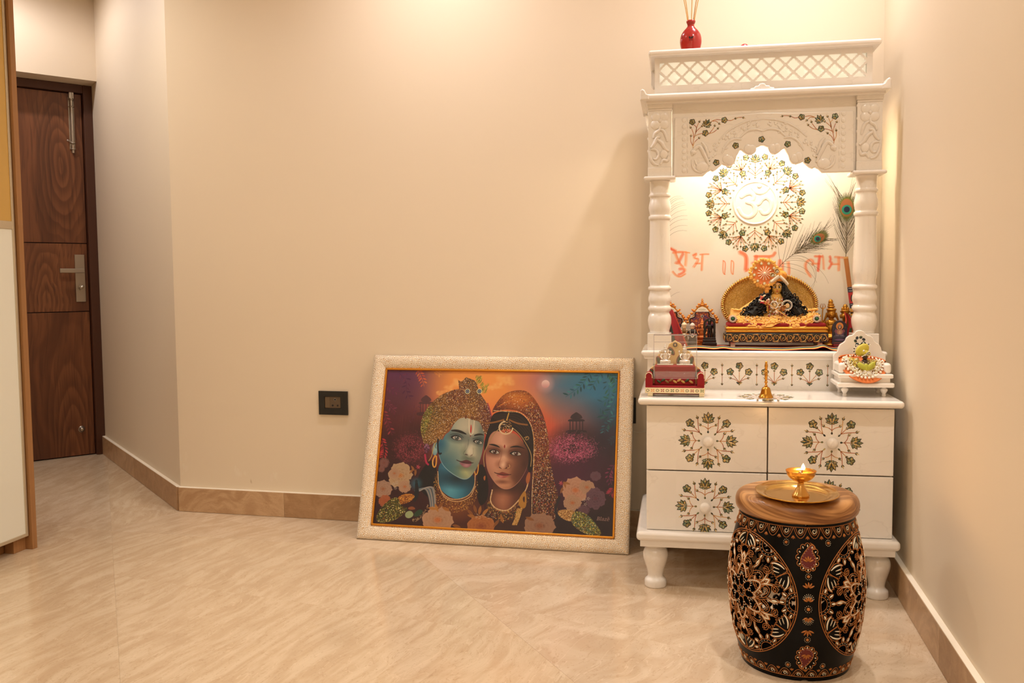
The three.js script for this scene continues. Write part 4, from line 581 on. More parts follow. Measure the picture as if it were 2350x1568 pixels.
  line([[575, 760], [540, 840], [470, 880], [430, 960]], '#8c4a34', 8); line([[1060, 460], [1110, 600], [1115, 720]], '#94304c', 9, a, 0.8); sparkle([[180, 1000], [170, 1120], [230, 1160], [270, 1040]], 130, ['#7c4a6c', '#4a2a44', '#a06a8c', '#241018'], 3, 7); line([[190, 1170], [200, 1270], [235, 1300]], '#b02448', 14); line([[370, 960], [365, 1100], [390, 1165], [415, 1150]], '#0e1418', 12);
  // face of the veiled woman
  const HAIR = [[1120, 600], [1300, 560], [1500, 580], [1640, 720], [1690, 900], [1690, 1400], [1600, 1420], [1580, 1000], [1400, 800], [1200, 840], [1060, 1020], [1020, 1150], [1010, 1000], [1090, 760]];
  fill(HAIR, '#160c09'); for (let i = 0; i < 14; i++) line([[1110 + i * 8, 640 + i * 6], [1300, 600 + i * 9], [1500, 620 + i * 14], [1640, 800 + i * 18]], i % 3 ? '#2c1a12' : '#5c4028', 3, a, 0.6);
  const FW = [[1060, 1020], [1090, 900], [1170, 830], [1280, 880], [1400, 870], [1470, 900], [1560, 1020], [1620, 1120], [1620, 1280], [1580, 1400], [1500, 1530], [1400, 1620], [1300, 1640], [1200, 1590], [1100, 1460], [1045, 1330], [1035, 1150]];
  fill(FW.map(([x, y]) => [x, y + 7]), '#e0a088', a, 0.8);
  clipTo(FW, () => {
    const [x, y] = a(1330, 1200); g = c.createLinearGradient(x - 160, y, x + 170, y + 40); g.addColorStop(0, '#9c6450'); g.addColorStop(0.3, '#c08a6c'); g.addColorStop(0.6, '#a87050'); g.addColorStop(1, '#3c1c14'); c.fillStyle = g; c.fillRect(x - 400, y - 400, 800, 800);
    soft(1260, 960, 120, '#dca688', 0.9); soft(1150, 1260, 90, '#d89c80', 0.8); soft(1290, 1180, 40, '#e8b898', 0.9, a, 2.6); soft(1470, 1300, 90, '#b87c5c', 0.7); soft(1290, 1560, 90, '#d09470', 0.85, a, 0.6); soft(1560, 1300, 110, '#3a1a12', 0.8, a, 1.6); soft(1500, 1480, 90, '#5c3020', 0.7); soft(1400, 940, 80, '#8c5a44', 0.6);
    soft(1170, 1120, 90, '#4c281c', 0.9, a, 0.6); soft(1450, 1140, 100, '#4c281c', 0.95, a, 0.6); soft(1215, 1300, 36, '#9a6048', 0.7); soft(1345, 1320, 36, '#6c3c28', 0.6); soft(1270, 1540, 70, '#6c3c2a', 0.8, a, 0.3);
  });
  fill([[1065, 1030], [1130, 1018], [1200, 1040], [1245, 1080], [1190, 1062], [1120, 1042]], '#150c0a'); fill([[1352, 1078], [1420, 1046], [1500, 1048], [1600, 1105], [1510, 1072], [1420, 1070]], '#150c0a');
  eye(1160, 1132, 72, 30, '#5c2c1c', 0.1, '#5c2c1c'); eye(1452, 1157, 80, 31, '#5c2c1c', 0.02, '#4a2014');
  line([[1262, 1100], [1255, 1200], [1222, 1270], [1208, 1310], [1235, 1340]], '#8c5640', 4, a, 0.6); fill([[1214, 1332], [1250, 1352], [1262, 1366], [1226, 1352]], '#3a1610'); fill([[1298, 1360], [1330, 1338], [1335, 1352], [1310, 1366]], '#3a1610'); line([[1345, 1290], [1356, 1330], [1330, 1358], [1290, 1362]], '#7c4630', 4, a, 0.7); soft(1272, 1310, 30, '#f0c4a4', 0.85); { const [u, v] = a(1330, 1350); c.strokeStyle = '#e0b878'; c.lineWidth = 3; c.beginPath(); c.arc(u + 6, v - 12, 13, -1, 1.8); c.stroke(); }
  fill([[1162, 1412], [1220, 1424], [1262, 1402], [1300, 1415], [1382, 1442], [1300, 1446], [1220, 1446]], '#7c3428'); fill([[1180, 1432], [1240, 1450], [1310, 1452], [1376, 1444], [1320, 1482], [1250, 1495], [1205, 1470]], '#a8564a'); soft(1240, 1470, 26, '#e09888', 0.75, a, 0.5); line([[1160, 1412], [1220, 1440], [1300, 1450], [1384, 1441]], '#381010', 5);
  fill([[1295, 1025], [1308, 1058], [1295, 1090], [1282, 1060]], '#8c1c18');
  // veil, hem beads, forehead jewel
  const VEIL = [[1110, 600], [1150, 500], [1240, 370], [1330, 300], [1480, 270], [1620, 290], [1760, 480], [1850, 720], [1890, 950], [1900, 1200], [1960, 1500], [2030, 1750], [2010, 1950], [1960, 2080], [1700, 2090], [1680, 1700], [1680, 1200], [1700, 930], [1650, 720], [1540, 580], [1330, 540], [1180, 570]];
  fill(VEIL, '#5c2412'); clipTo(VEIL, () => { soft(1480, 430, 200, '#d87c24', 0.9, a, 0.45); soft(1440, 360, 140, '#e08a2c', 0.7, a, 0.4); soft(1820, 1700, 240, '#2c0f0c', 0.9, a, 1.4); soft(1760, 1000, 140, '#7c3414', 0.6, a, 2); });
  for (let i = 0; i < 7; i++) line([[1180 + i * 20, 520 - i * 14], [1340 + i * 16, 440 - i * 12], [1540 + i * 10, 430 - i * 6]], i % 2 ? '#e89a34' : '#a0461c', 5, a, 0.7);
  sparkle([[1640, 400], [1730, 500], [1850, 720], [1890, 950], [1900, 1200], [1960, 1500], [2030, 1750], [2010, 1950], [1960, 2080], [1700, 2090], [1680, 1700], [1680, 1200], [1700, 950], [1640, 740], [1560, 560]], 8000, [...SP, '#a82c2c', '#c0502c', '#7c1818', '#3a4a6c', '#e8c46c'], 1.1, 3.9); sparkle(VEIL, 4200, ['#7c1c28', '#b04a2c', '#e0b060', '#3a140c', '#fff0d0'], 1.2, 3.6);
  beads([[1140, 560], [1330, 575], [1520, 600], [1640, 740], [1690, 950], [1690, 1300], [1672, 1700], [1668, 2090]], 120, 3.6, ['#d8b070', '#b88a48', '#e8cc98']);
  line([[1350, 600], [1335, 650], [1325, 690]], '#c8983c', 9); for (const s of [-1, 1]) { line([[1320 + s * 40, 690], [1320 + s * 130, 700 + (s > 0 ? 40 : 20)], [1320 + s * 280, 760 - (s < 0 ? 20 : 0)]], '#8c5a28', 12); line([[1320 + s * 80, 800], [1320 + s * 160, 860], [1320 + s * 240 + (s < 0 ? 0 : 20), 1000], [1320 + (s < 0 ? -320 : 350), 1180], [1320 + (s < 0 ? -300 : 330), 1330]], '#a88a58', 6); }
  sparkle([[1240, 740], [1320, 660], [1390, 740], [1400, 820], [1310, 890], [1230, 820]], 420, SP, 2, 4); for (let i = 0; i < 20; i++) { const t = i / 19 * 4.4 + 2.5 - Math.PI * 0.75 + 0.0, [u, v] = a(1312 + Math.cos(t) * 92, 800 + Math.sin(t) * 86); c.fillStyle = '#e0c89a'; c.beginPath(); c.arc(u, v, 6, 0, 7); c.fill(); }
  line([[1600, 930], [1570, 950], [1590, 975], [1630, 950], [1610, 915], [1560, 940]], '#a8854c', 5); fill([[1620, 1400], [1580, 1500], [1600, 1580], [1640, 1540], [1650, 1420]], '#a85c2c'); fill([[1000, 1480], [1040, 1440], [1030, 1540]], '#b06430');
  // birds in the lower corners
  for (let i = 0; i < 11; i++) line([[455 + i * 4, 1060], [520 + i * 7, 1030 - i * 2], [560 + i * 5, 1090], [575 + i * 4, 1190]], pick(['#4a5864', '#7c8c94', '#2c3a44', '#a09890'], f), 8, q, 0.8);
  soft(465, 1010, 60, '#2c7a90', 0.8, q); fill([[455, 1000], [475, 985], [485, 1040], [490, 1090], [455, 1150], [440, 1110], [460, 1060]], '#10161e', q); fill([[455, 990], [470, 975], [482, 1000], [460, 1015]], '#14242c', q);
  fill([[320, 1110], [370, 1080], [440, 1080], [462, 1100], [420, 1140], [340, 1160]], '#a8641c', q); sparkle([[320, 1110], [370, 1080], [440, 1080], [462, 1100], [420, 1140], [340, 1160]], 420, ['#d89030', '#7c3a10', '#e8b050', '#4a1c0c'], 2, 5, q);
  fill([[150, 1250], [230, 1140], [330, 1090], [350, 1170], [420, 1180], [330, 1260], [200, 1290]], '#3a3810', q); sparkle([[150, 1250], [230, 1140], [330, 1090], [350, 1170], [420, 1180], [330, 1260], [200, 1290]], 1700, ['#6c7a1c', '#c8b850', '#2c2c10', '#f0e0a0', '#8c4a1c', '#141208'], 1.5, 4.5, q);
  fill([[385, 1210], [430, 1195], [455, 1230], [420, 1255], [385, 1245]], '#98a878', q); fill([[445, 1225], [490, 1185], [525, 1200], [500, 1235], [460, 1245]], '#24402c', q); fill([[400, 1180], [440, 1165], [470, 1190], [420, 1195]], '#8c4c28', q); for (let i = 0; i < 60; i++) { const t = f(); leaf(440 + t * 120, 1270 - t * t * 110 + R(-12, 12, f), 6, f() * 6, '#c8a878', 0.9); }
  line([[1510, 1110], [1485, 1170], [1480, 1220], [1510, 1260]], '#1e1822', 18, q); fill([[1490, 1210], [1530, 1195], [1620, 1200], [1640, 1270], [1580, 1285], [1510, 1250]], '#b88848', q); sparkle([[1490, 1210], [1530, 1195], [1620, 1200], [1640, 1270], [1580, 1285], [1510, 1250]], 700, ['#d8a860', '#8c5c28', '#e8c888', '#5c3418'], 1.5, 4, q);
  fill([[1610, 1200], [1700, 1225], [1760, 1290], [1820, 1390], [1680, 1370], [1580, 1290]], '#4c4a18', q); sparkle([[1610, 1200], [1700, 1225], [1760, 1290], [1820, 1390], [1680, 1370], [1580, 1290]], 1900, ['#8c8c24', '#d0c040', '#2c3a24', '#e8e0a0', '#7c4a2c', '#4a7c6c'], 1.5, 4.5, q);
  // foreground flowers
  peony(630, 1265, 110, ['#bc9474', '#b08664', '#845a3a', '#c8682c'], 1, 0.7); peony(1370, 1310, 105, ['#a07a60', '#946c54', '#5c3a2c', '#94502a'], 1, 0.65); peony(950, 1310, 96, ['#b8743c', '#a05c2c', '#6c3418', '#8c4420'], 1, 0.6);
  for (const [x, y, an] of [[870, 1215, 0.7], [905, 1190, 1.2], [940, 1200, 1.7], [980, 1210, 2.3], [880, 1240, 0.2], [620, 1180, 1.1], [650, 1165, 2.2], [690, 1190, 0.4], [590, 1185, 0.1], [1060, 1290, 2.2], [1100, 1260, 1.2], [770, 1310, 0.2], [1300, 1260, 0.3]]) leaf(x, y, 34, an, pick(['#a8692c', '#8c5424', '#b87a34'], f), 0.95);
  for (let i = 0; i < 50; i++) { const [u, v] = q(R(900, 1060, f), R(1220, 1260, f)); c.fillStyle = '#d8c8a8'; c.globalAlpha = 0.6; c.beginPath(); c.arc(u, v, R(1.5, 3.5, f), 0, 7); c.fill(); } c.globalAlpha = 1;
  { const [u, v] = q(1765, 1272); c.font = 'italic 34px serif'; c.fillStyle = '#b08a80'; c.save(); c.translate(u, v); c.rotate(0.02); c.fillText('Blaze', 0, 0); c.font = '16px sans-serif'; c.fillText('®', 76, -17); c.restore(); }
  // canvas weave
  c.globalAlpha = 0.05; for (let x = 0; x < PW; x += 4) { c.fillStyle = x % 8 ? '#000' : '#fff'; c.fillRect(x, 0, 1.5, PH); } c.globalAlpha = 1;
});
// pebbled moulding: cream cells with gilt cracks
const cellTex = (() => {
  const W = 512, N = 46, pts = []; const f = mulberry(8); for (let j = 0; j < N; j++) for (let i = 0; i < N; i++) pts.push([(i + R(0.1, 0.9, f)) / N, (j + R(0.1, 0.9, f)) / N]);
  const col = new Uint8Array(W * W * 4), hgt = new Uint8Array(W * W * 4), rgh = new Uint8Array(W * W * 4);
  for (let y = 0; y < W; y++) for (let x = 0; x < W; x++) {
    const u = x / W, v = y / W, ci = Math.floor(u * N), cj = Math.floor(v * N); let d1 = 9, d2 = 9;
    for (let j = -1; j <= 1; j++) for (let i = -1; i <= 1; i++) { const p = pts[((cj + j + N) % N) * N + (ci + i + N) % N]; let dx = Math.abs(p[0] - u), dy = Math.abs(p[1] - v); if (dx > 0.5) dx = 1 - dx; if (dy > 0.5) dy = 1 - dy; const d = Math.hypot(dx, dy * 1.0) * N; if (d < d1) { d2 = d1; d1 = d; } else if (d < d2) d2 = d; }
    const e = d2 - d1, k = smooth(0.06, 0.2, e), o = (y * W + x) * 4, c = mix3([214, 164, 92], [238, 229, 212], k); for (let q = 0; q < 3; q++) { col[o + q] = c[q]; hgt[o + q] = 255 * smooth(0, 0.6, e); rgh[o + q] = 255; } rgh[o + 1] = 80 + 60 * k; rgh[o + 2] = 150 * (1 - k); col[o + 3] = hgt[o + 3] = rgh[o + 3] = 255;
  }
  const mk = (d, s) => { const t = new THREE.DataTexture(d, W, W, THREE.RGBAFormat); t.magFilter = THREE.LinearFilter; t.wrapS = t.wrapT = THREE.RepeatWrapping; if (s) t.colorSpace = THREE.SRGBColorSpace; t.needsUpdate = true; return t; };
  return [mk(col, true), mk(hgt, false), mk(rgh, false)];
})();
{
  // bottom edge on the floor, top edge against the wall
  const xl = -1.253, xr = -0.172, W = 1.082, H = 0.752, A = [xl, -3.345], Bq = [xr, -3.296], { phi } = frameOf(A, Bq), dep = 0.028;
  const gapB = (A[1] - WZ(A[0]) + Bq[1] - WZ(Bq[0])) / 2, tilt = Math.asin((gapB - dep - 0.004) / H);
  const t = thing('framed_print', 'large framed print of a turbaned blue youth and a veiled woman leaning against the wall', 'picture', [A[0], 0.0035, A[1]], phi); t.rotation.order = 'YXZ'; t.rotation.x = -tilt;
  const m = 0.0565, lip = 0.0085, fm = std(0xffffff, 0.5, { map: cellTex[0], bumpMap: cellTex[1], bumpScale: 0.0011, roughnessMap: cellTex[2], metalness: 1, metalnessMap: cellTex[2] });
  const prof = [[0, -dep], [0, -0.004], [0.004, 0], [0.02, 0.0015], [m - 0.012, -0.002], [m - 0.006, -0.006], [m - 0.002, -0.0085]];
  const rail = (x0, y0, dx, dy, L) => {                                // mitred length: inward normal is left of travel
    const nxx = -dy, nyy = dx, P = [], U = [], I = [], n = prof.length, S = 40;
    for (let i = 0; i <= S; i++) for (let j = 0; j < n; j++) { const [w, z] = prof[j], s = w + (L - 2 * w) * i / S; P.push(x0 + dx * s + nxx * w, y0 + dy * s + nyy * w, z); const a = j < 2 ? -z - 0.03 : w; U.push(s / 0.29, a / 0.29 + dx * 0.4 + dy * 0.2); }
    for (let i = 0; i < S; i++) for (let j = 0; j < n - 1; j++) { const a = i * n + j, b = a + n; I.push(a, b, a + 1, a + 1, b, b + 1); }
    const g = new THREE.BufferGeometry(); g.setAttribute('position', new THREE.Float32BufferAttribute(P, 3)); g.setAttribute('uv', new THREE.Float32BufferAttribute(U, 2)); g.setIndex(I); g.computeVertexNormals(); return toCreasedNormals(g, 0.7);
  };
  for (const [x, y, dx, dy, L] of [[0, 0, 1, 0, W], [W, 0, 0, 1, H], [W, H, -1, 0, W], [0, H, 0, -1, H]]) add('frame_rail', rail(x, y, dx, dy, L), fm, t);
  const q = m - 0.002, bead = (x0, x1, y0, y1) => bx(x0, x1, y0, y1, -0.014, -0.0035, 0.0028);
  add('gilt_slip', [bead(q, W - q, q, q + lip), bead(q, W - q, H - q - lip, H - q), bead(q, q + lip, q, H - q), bead(W - q - lip, W - q, q, H - q)], std(0xd08a2c, 0.3, { metalness: 0.75 }), t);
  const p = bx(q + 0.004, W - q - 0.004, q + 0.004, H - q - 0.004, -0.02, -0.0105); uvPlanar(p, 'x', 'y', 1 / (W - 2 * q - 0.008), 1 / (H - 2 * q - 0.008), q + 0.004, q + 0.004);
  add('print_sheet', p, std(0xe8e4e0, 0.42, { map: printTex }), t);
  add('backing_board', bx(0.006, W - 0.006, 0.006, H - 0.006, -dep, -0.021), std(0x5c4630, 0.8), t);
}
// ---------------------------------------------------------------- painted, pierced drum stool with tray and lamp
{
  const cx = 0.316, cz = -2.452, t = thing('drum_stool', 'black barrel stool with pierced gilt-painted flower roundels and a round wooden seat', 'stool', [cx, 0, cz]);
  const H = 0.408, prof = smoothProfile([[0.139, 0.0], [0.1415, 0.012], [0.152, 0.05], [0.166, 0.11], [0.1735, 0.17], [0.1755, 0.215], [0.173, 0.265], [0.1655, 0.32], [0.154, 0.37], [0.144, 0.408]], 80);
  const rad = (y) => { y = clamp(y, 0, H); for (let i = 1; i < prof.length; i++) if (prof[i][1] >= y) { const a = prof[i - 1], b = prof[i], k = (y - a[1]) / (b[1] - a[1] || 1); return a[0] + (b[0] - a[0]) * k; } return prof[prof.length - 1][0]; };
  const TH0 = Math.atan2(0 - cx, 0 - cz) + 0.18;                       // bearing of the painted seam, near the camera side
  const pt = (s, y, lift = 0) => { const a = TH0 + s / 0.1755, r = rad(y) + lift; return [Math.sin(a) * r, y, Math.cos(a) * r]; };  // s: arc length at the belly
  const SEC = 0.1755 * Math.PI * 2 / 3, yc = 0.212, RR = 0.157;
  const cs = [SEC / 2, -SEC / 2, SEC * 1.5];
  // shell between the roundels: polar patches from each opening to its sector's border, with thickness
  const shell = (lift) => cs.map((c) => grid(120, 14, (u, v) => { const a = u * Math.PI * 2, ca = Math.cos(a), sa = Math.sin(a), hx = SEC / 2, hy0 = yc, hy1 = H - yc; let k = Infinity; if (Math.abs(ca) > 1e-6) k = hx / Math.abs(ca); if (sa > 1e-6) k = Math.min(k, hy1 / sa); if (sa < -1e-6) k = Math.min(k, hy0 / -sa); const r = RR + (Math.max(k, RR) - RR) * v; return pt(c + ca * r, yc + sa * r, lift); }));
  const body = add('shell', shell(0), new THREE.MeshPhysicalMaterial({ color: 0x060505, roughness: 0.3, specularIntensity: 0.28, side: THREE.DoubleSide }), t);
  add('inner_wall', shell(-0.007), std(0x0d0b0a, 0.7, { side: THREE.DoubleSide }), body);
  add('bottom', bx(-0.01, 0.01, 0, 0.006, -0.01, 0.01).scale(1, 1, 1) && T(new THREE.CylinderGeometry(0.136, 0.136, 0.006, 48), 0, 0.005, 0), std(0x0d0b0a, 0.7), t);
  const GILT = std(0xb06a2a, 0.5), WHITE = std(0xe9dcc0, 0.5), RED = std(0x5e0d0f, 0.4), BLK = phy(0x060505, 0.4, { specularIntensity: 0.28 });
  const gilt = [], white = [], bars = [], red = [], dots = [];
  const onS = (c, pts, lift) => pts.map(([x, y]) => pt(c + x, yc + y, lift));
  const G = (c, pts, r0 = 0.0011, closed = false, seg = 0) => gilt.push(tube(onS(c, pts, 0.0004), r0 * 0.85, 5, seg || Math.max(8, pts.length * 3), closed));
  const Wt = (c, pts, r = 0.0013) => white.push(taper(onS(c, pts, 0.0008), (q) => r * (0.35 + 0.65 * Math.sin(Math.PI * clamp(q * 0.9 + 0.05))), 5, Math.max(6, pts.length * 3)));
  const dot = (c, x, y, r = 0.0012, list = white) => { const [a, b, d] = pt(c + x, yc + y, 0.0004); list.push(new THREE.OctahedronGeometry(r, 1).translate(a, b, d)); };
  const bar = (c, pts, w) => {                                         // black fretwork strand: a strap with real depth
    const cc = crv(pts.map(([x, y]) => [x, y, 0])), n = Math.max(8, pts.length * 4), P = [], I = [];
    for (let i = 0; i <= n; i++) { const p = cc.getPoint(i / n), tt = cc.getTangent(i / n), l = Math.hypot(tt.x, tt.y) || 1, ox = -tt.y / l * w / 2, oy = tt.x / l * w / 2; P.push(...pt(c + p.x + ox, yc + p.y + oy, 0), ...pt(c + p.x - ox, yc + p.y - oy, 0), ...pt(c + p.x - ox, yc + p.y - oy, -0.006), ...pt(c + p.x + ox, yc + p.y + oy, -0.006)); }
    for (let i = 0; i < n; i++) for (let j = 0; j < 4; j++) { const a = i * 4 + j, b = i * 4 + (j + 1) % 4, d = a + 4, e = b + 4; I.push(a, b, d, b, e, d); }
    const g = new THREE.BufferGeometry(); g.setAttribute('position', new THREE.Float32BufferAttribute(P, 3)); g.setIndex(I); g.computeVertexNormals(); bars.push(toCreasedNormals(g, 0.6));
  };
  const strand = (c, pts, w = 0.0062, wh = true) => {                   // strap with gilt piping on both edges and a white dash
    bar(c, pts, w); const cc = crv(pts.map(([x, y]) => [x, y, 0])), n = pts.length * 3, L = [], Q = [];
    for (let i = 0; i <= n; i++) { const p = cc.getPoint(i / n), tt = cc.getTangent(i / n), l = Math.hypot(tt.x, tt.y) || 1; L.push([p.x - tt.y / l * w / 2, p.y + tt.x / l * w / 2]); Q.push([p.x + tt.y / l * w / 2, p.y - tt.x / l * w / 2]); }
    G(c, L, 0.001, false, n); G(c, Q, 0.001, false, n); if (wh) { const k = Math.max(3, Math.ceil(pts.length * 0.6)); Wt(c, pts.slice(0, k), 0.0011); }
  };
  const plate = (c, pts) => {                                           // small solid leaf of the fretwork
    const m = pts.reduce((a, p) => [a[0] + p[0] / pts.length, a[1] + p[1] / pts.length], [0, 0]), P = [];
    for (let i = 0; i < pts.length; i++) { const a = pts[i], b = pts[(i + 1) % pts.length]; P.push(...pt(c + m[0], yc + m[1], 0), ...pt(c + a[0], yc + a[1], 0), ...pt(c + b[0], yc + b[1], 0)); P.push(...pt(c + m[0], yc + m[1], -0.006), ...pt(c + b[0], yc + b[1], -0.006), ...pt(c + a[0], yc + a[1], -0.006)); P.push(...pt(c + a[0], yc + a[1], 0), ...pt(c + a[0], yc + a[1], -0.006), ...pt(c + b[0], yc + b[1], 0), ...pt(c + b[0], yc + b[1], 0), ...pt(c + a[0], yc + a[1], -0.006), ...pt(c + b[0], yc + b[1], -0.006)); }
    const g = new THREE.BufferGeometry(); g.setAttribute('position', new THREE.Float32BufferAttribute(P, 3)); g.computeVertexNormals(); bars.push(g);
  };
  const drop = (x, y, len, wid, a) => { const o = []; for (let k = 0; k < 14; k++) { const q = k / 14 * 6.283, u = 0.5 - 0.5 * Math.cos(q), w = Math.sin(q) * wid * 0.5 * (1.25 - 0.6 * u) * 1; o.push([x + Math.sin(a) * u * len + Math.cos(a) * w, y + Math.cos(a) * u * len - Math.sin(a) * w]); } return o; };
  const leafM = (c, x, y, len, wid, a, kind = 1) => { const o = drop(x, y, len, wid, a); plate(c, o); G(c, o, 0.0009, true, 20); if (kind) Wt(c, [[x + Math.sin(a) * len * 0.2, y + Math.cos(a) * len * 0.2], [x + Math.sin(a) * len * 0.5, y + Math.cos(a) * len * 0.5], [x + Math.sin(a) * len * 0.86, y + Math.cos(a) * len * 0.86]], wid * 0.2 * kind); };
  const circ = (x, y, r, n = 24, a0 = 0, a1 = Math.PI * 2) => { const o = []; for (let i = 0; i < n; i++) { const a = a0 + (a1 - a0) * i / (a1 - a0 > 6.2 ? n : n - 1); o.push([x + Math.sin(a) * r, y + Math.cos(a) * r]); } return o; };
  for (const c of cs) {
    // rim and centre rosette
    bar(c, [...circ(0, 0, RR - 0.001, 60), [0, RR - 0.001]], 0.006); G(c, circ(0, 0, RR + 0.0015, 60), 0.0013, true, 120); G(c, circ(0, 0, RR - 0.0035, 60), 0.0009, true, 120);
    bar(c, [...circ(0, 0, 0.011, 16), [0, 0.011]], 0.008); G(c, circ(0, 0, 0.0145, 20), 0.0009, true, 30); G(c, circ(0, 0, 0.0075, 16), 0.0009, true, 24); for (const p of circ(0, 0, 0.0112, 10)) dot(c, p[0], p[1], 0.0011);
    for (let k = 0; k < 8; k++) { const a = k * Math.PI / 4, o = drop(Math.sin(a) * 0.015, Math.cos(a) * 0.015, 0.029, 0.02, a); bar(c, [...o, o[0]], 0.0042); G(c, o, 0.0009, true, 24); for (let i = 3; i < 12; i++) { const e = o[i], m = [Math.sin(a) * 0.029, Math.cos(a) * 0.029]; Wt(c, [[e[0] + (e[0] - m[0]) * 0.08, e[1] + (e[1] - m[1]) * 0.08], [e[0] + (e[0] - m[0]) * 0.3, e[1] + (e[1] - m[1]) * 0.3], [e[0] + (e[0] - m[0]) * 0.5, e[1] + (e[1] - m[1]) * 0.5]], 0.0009); } }
    for (let k = 0; k < 6; k++) {
      const a = k * Math.PI / 3 + Math.PI / 6;
      const RT = (r, b) => [Math.sin(a + b) * r, Math.cos(a + b) * r];
      // half flower growing from the rim
      bar(c, Array.from({ length: 9 }, (_, i) => { const q = -1.45 + 2.9 * i / 8; return [Math.sin(a) * RR - Math.sin(a + q) * 0.024, Math.cos(a) * RR - Math.cos(a + q) * 0.024]; }), 0.0085);
      for (const r of [0.02, 0.0285]) G(c, Array.from({ length: 9 }, (_, i) => { const q = -1.5 + 3 * i / 8; return [Math.sin(a) * RR - Math.sin(a + q) * r, Math.cos(a) * RR - Math.cos(a + q) * r]; }), 0.0009);
      for (let i = 0; i < 8; i++) { const q = -1.3 + 2.6 * i / 7; dot(c, Math.sin(a) * RR - Math.sin(a + q) * 0.0245, Math.cos(a) * RR - Math.cos(a + q) * 0.0245, 0.0011); }
      for (const q of [-1.15, -0.58, 0, 0.58, 1.15]) leafM(c, Math.sin(a) * RR - Math.sin(a + q) * 0.0285, Math.cos(a) * RR - Math.cos(a + q) * 0.0285, 0.0155, 0.0105, a + q + Math.PI, 1.15);
      // stalk to the rosette and side leaves
      strand(c, [RT(0.113, 0), RT(0.098, 0.04), RT(0.082, -0.03), RT(0.066, 0.03), RT(0.045, 0)], 0.005);
      leafM(c, ...RT(0.112, 0), 0.02, 0.0105, a + Math.PI, 1.1);
      for (const e of [-1, 1]) {
        const Q = (r, b) => RT(r, e * b);
        strand(c, [Q(0.0425, 0.09), Q(0.058, 0.3), Q(0.072, 0.5), Q(0.066, 0.7), Q(0.055, 0.62), Q(0.058, 0.5)], 0.0052);
        strand(c, [Q(0.07, 0.05), Q(0.083, 0.16), Q(0.09, 0.3), Q(0.083, 0.4), Q(0.0765, 0.34)], 0.0055, false);
        for (let i = 0; i < 5; i++) dot(c, ...Q(0.083 + 0.004 * Math.sin(i * 1.2), 0.18 + i * 0.045), 0.001);
        strand(c, [Q(0.075, 0.49), Q(0.09, 0.44), Q(0.104, 0.38), Q(0.112, 0.27), Q(0.106, 0.2)], 0.005);
        leafM(c, ...Q(0.088, 0.46), 0.017, 0.0085, a + e * 0.9, 1); leafM(c, ...Q(0.06, 0.34), 0.015, 0.0075, a - e * 0.5, 0.9);
        // pair of curled leaves on the rim between the half flowers
        // acanthus leaf lying along the rim, and scrolls filling the field
        const ac = [[0.1545, 0.5], [0.152, 0.4], [0.1475, 0.31], [0.136, 0.255], [0.126, 0.235], [0.131, 0.285], [0.1235, 0.3], [0.128, 0.345], [0.118, 0.36], [0.124, 0.405], [0.114, 0.43], [0.122, 0.465], [0.117, 0.5]].map(([r, b]) => Q(r, b)); plate(c, ac); G(c, ac, 0.001, true, 48);
        Wt(c, [Q(0.15, 0.46), Q(0.145, 0.37), Q(0.137, 0.29), Q(0.13, 0.252)], 0.0022); Wt(c, [Q(0.138, 0.42), Q(0.131, 0.36), Q(0.1275, 0.315)], 0.0013); Wt(c, [Q(0.133, 0.47), Q(0.126, 0.42), Q(0.122, 0.375)], 0.0013);
        strand(c, [Q(0.1, 0.5), Q(0.094, 0.58), Q(0.082, 0.56), Q(0.078, 0.46), Q(0.066, 0.42)], 0.0045); strand(c, [Q(0.106, 0.2), Q(0.1, 0.29), Q(0.109, 0.37), Q(0.117, 0.36)], 0.0045, false); strand(c, [Q(0.045, 0.2), Q(0.054, 0.06), Q(0.062, 0.14), Q(0.068, 0.3)], 0.004, false);
        for (let i = 0; i < 6; i++) dot(c, ...Q(0.094 - 0.0025 * i, 0.57 - 0.028 * i), 0.0009);
      }
    }
  }
  // painted band of scallops below the seat and above the foot
  for (const [y0, dn] of [[0.3985, -1], [0.012, 1]]) {
    const n = 28; G(0, Array.from({ length: 60 }, (_, i) => [i / 60 * SEC * 3, y0 - yc]), 0.001, true, 160);
    for (let k = 0; k < n; k++) {
      const s = (k + 0.5) / n * SEC * 3, w = SEC * 3 / n, Y = (d) => y0 - yc + dn * d * (dn < 0 ? 1 : 0.8);
      for (const q of [0.49, 0.36]) G(0, Array.from({ length: 7 }, (_, i) => { const b = i / 6 * 2 - 1; return [s + b * w * q, Y((1 - b * b * 0.95) * 0.026 * (q / 0.49) ** 1.1)]; }), 0.0009);
      Wt(0, [[s + 0.006, Y(0.003)], [s + 0.005, Y(0.011)], [s - 0.002, Y(0.014)], [s - 0.004, Y(0.008)], [s, Y(0.005)], [s + 0.002, Y(0.009)]], 0.0011);
      if (k % 1 === 0) for (const d of [-0.6, 0, 0.6]) gilt.push(taper(onS(0, [[s + w / 2, Y(0.02)], [s + w / 2 + Math.sin(d) * 0.005, Y(0.02 + Math.cos(d) * 0.005)], [s + w / 2 + Math.sin(d) * 0.009, Y(0.02 + Math.cos(d) * 0.009)]], 0.0004), (q) => 0.0004 + 0.0012 * Math.sin(Math.PI * clamp(q)), 5, 6));
    }
  }
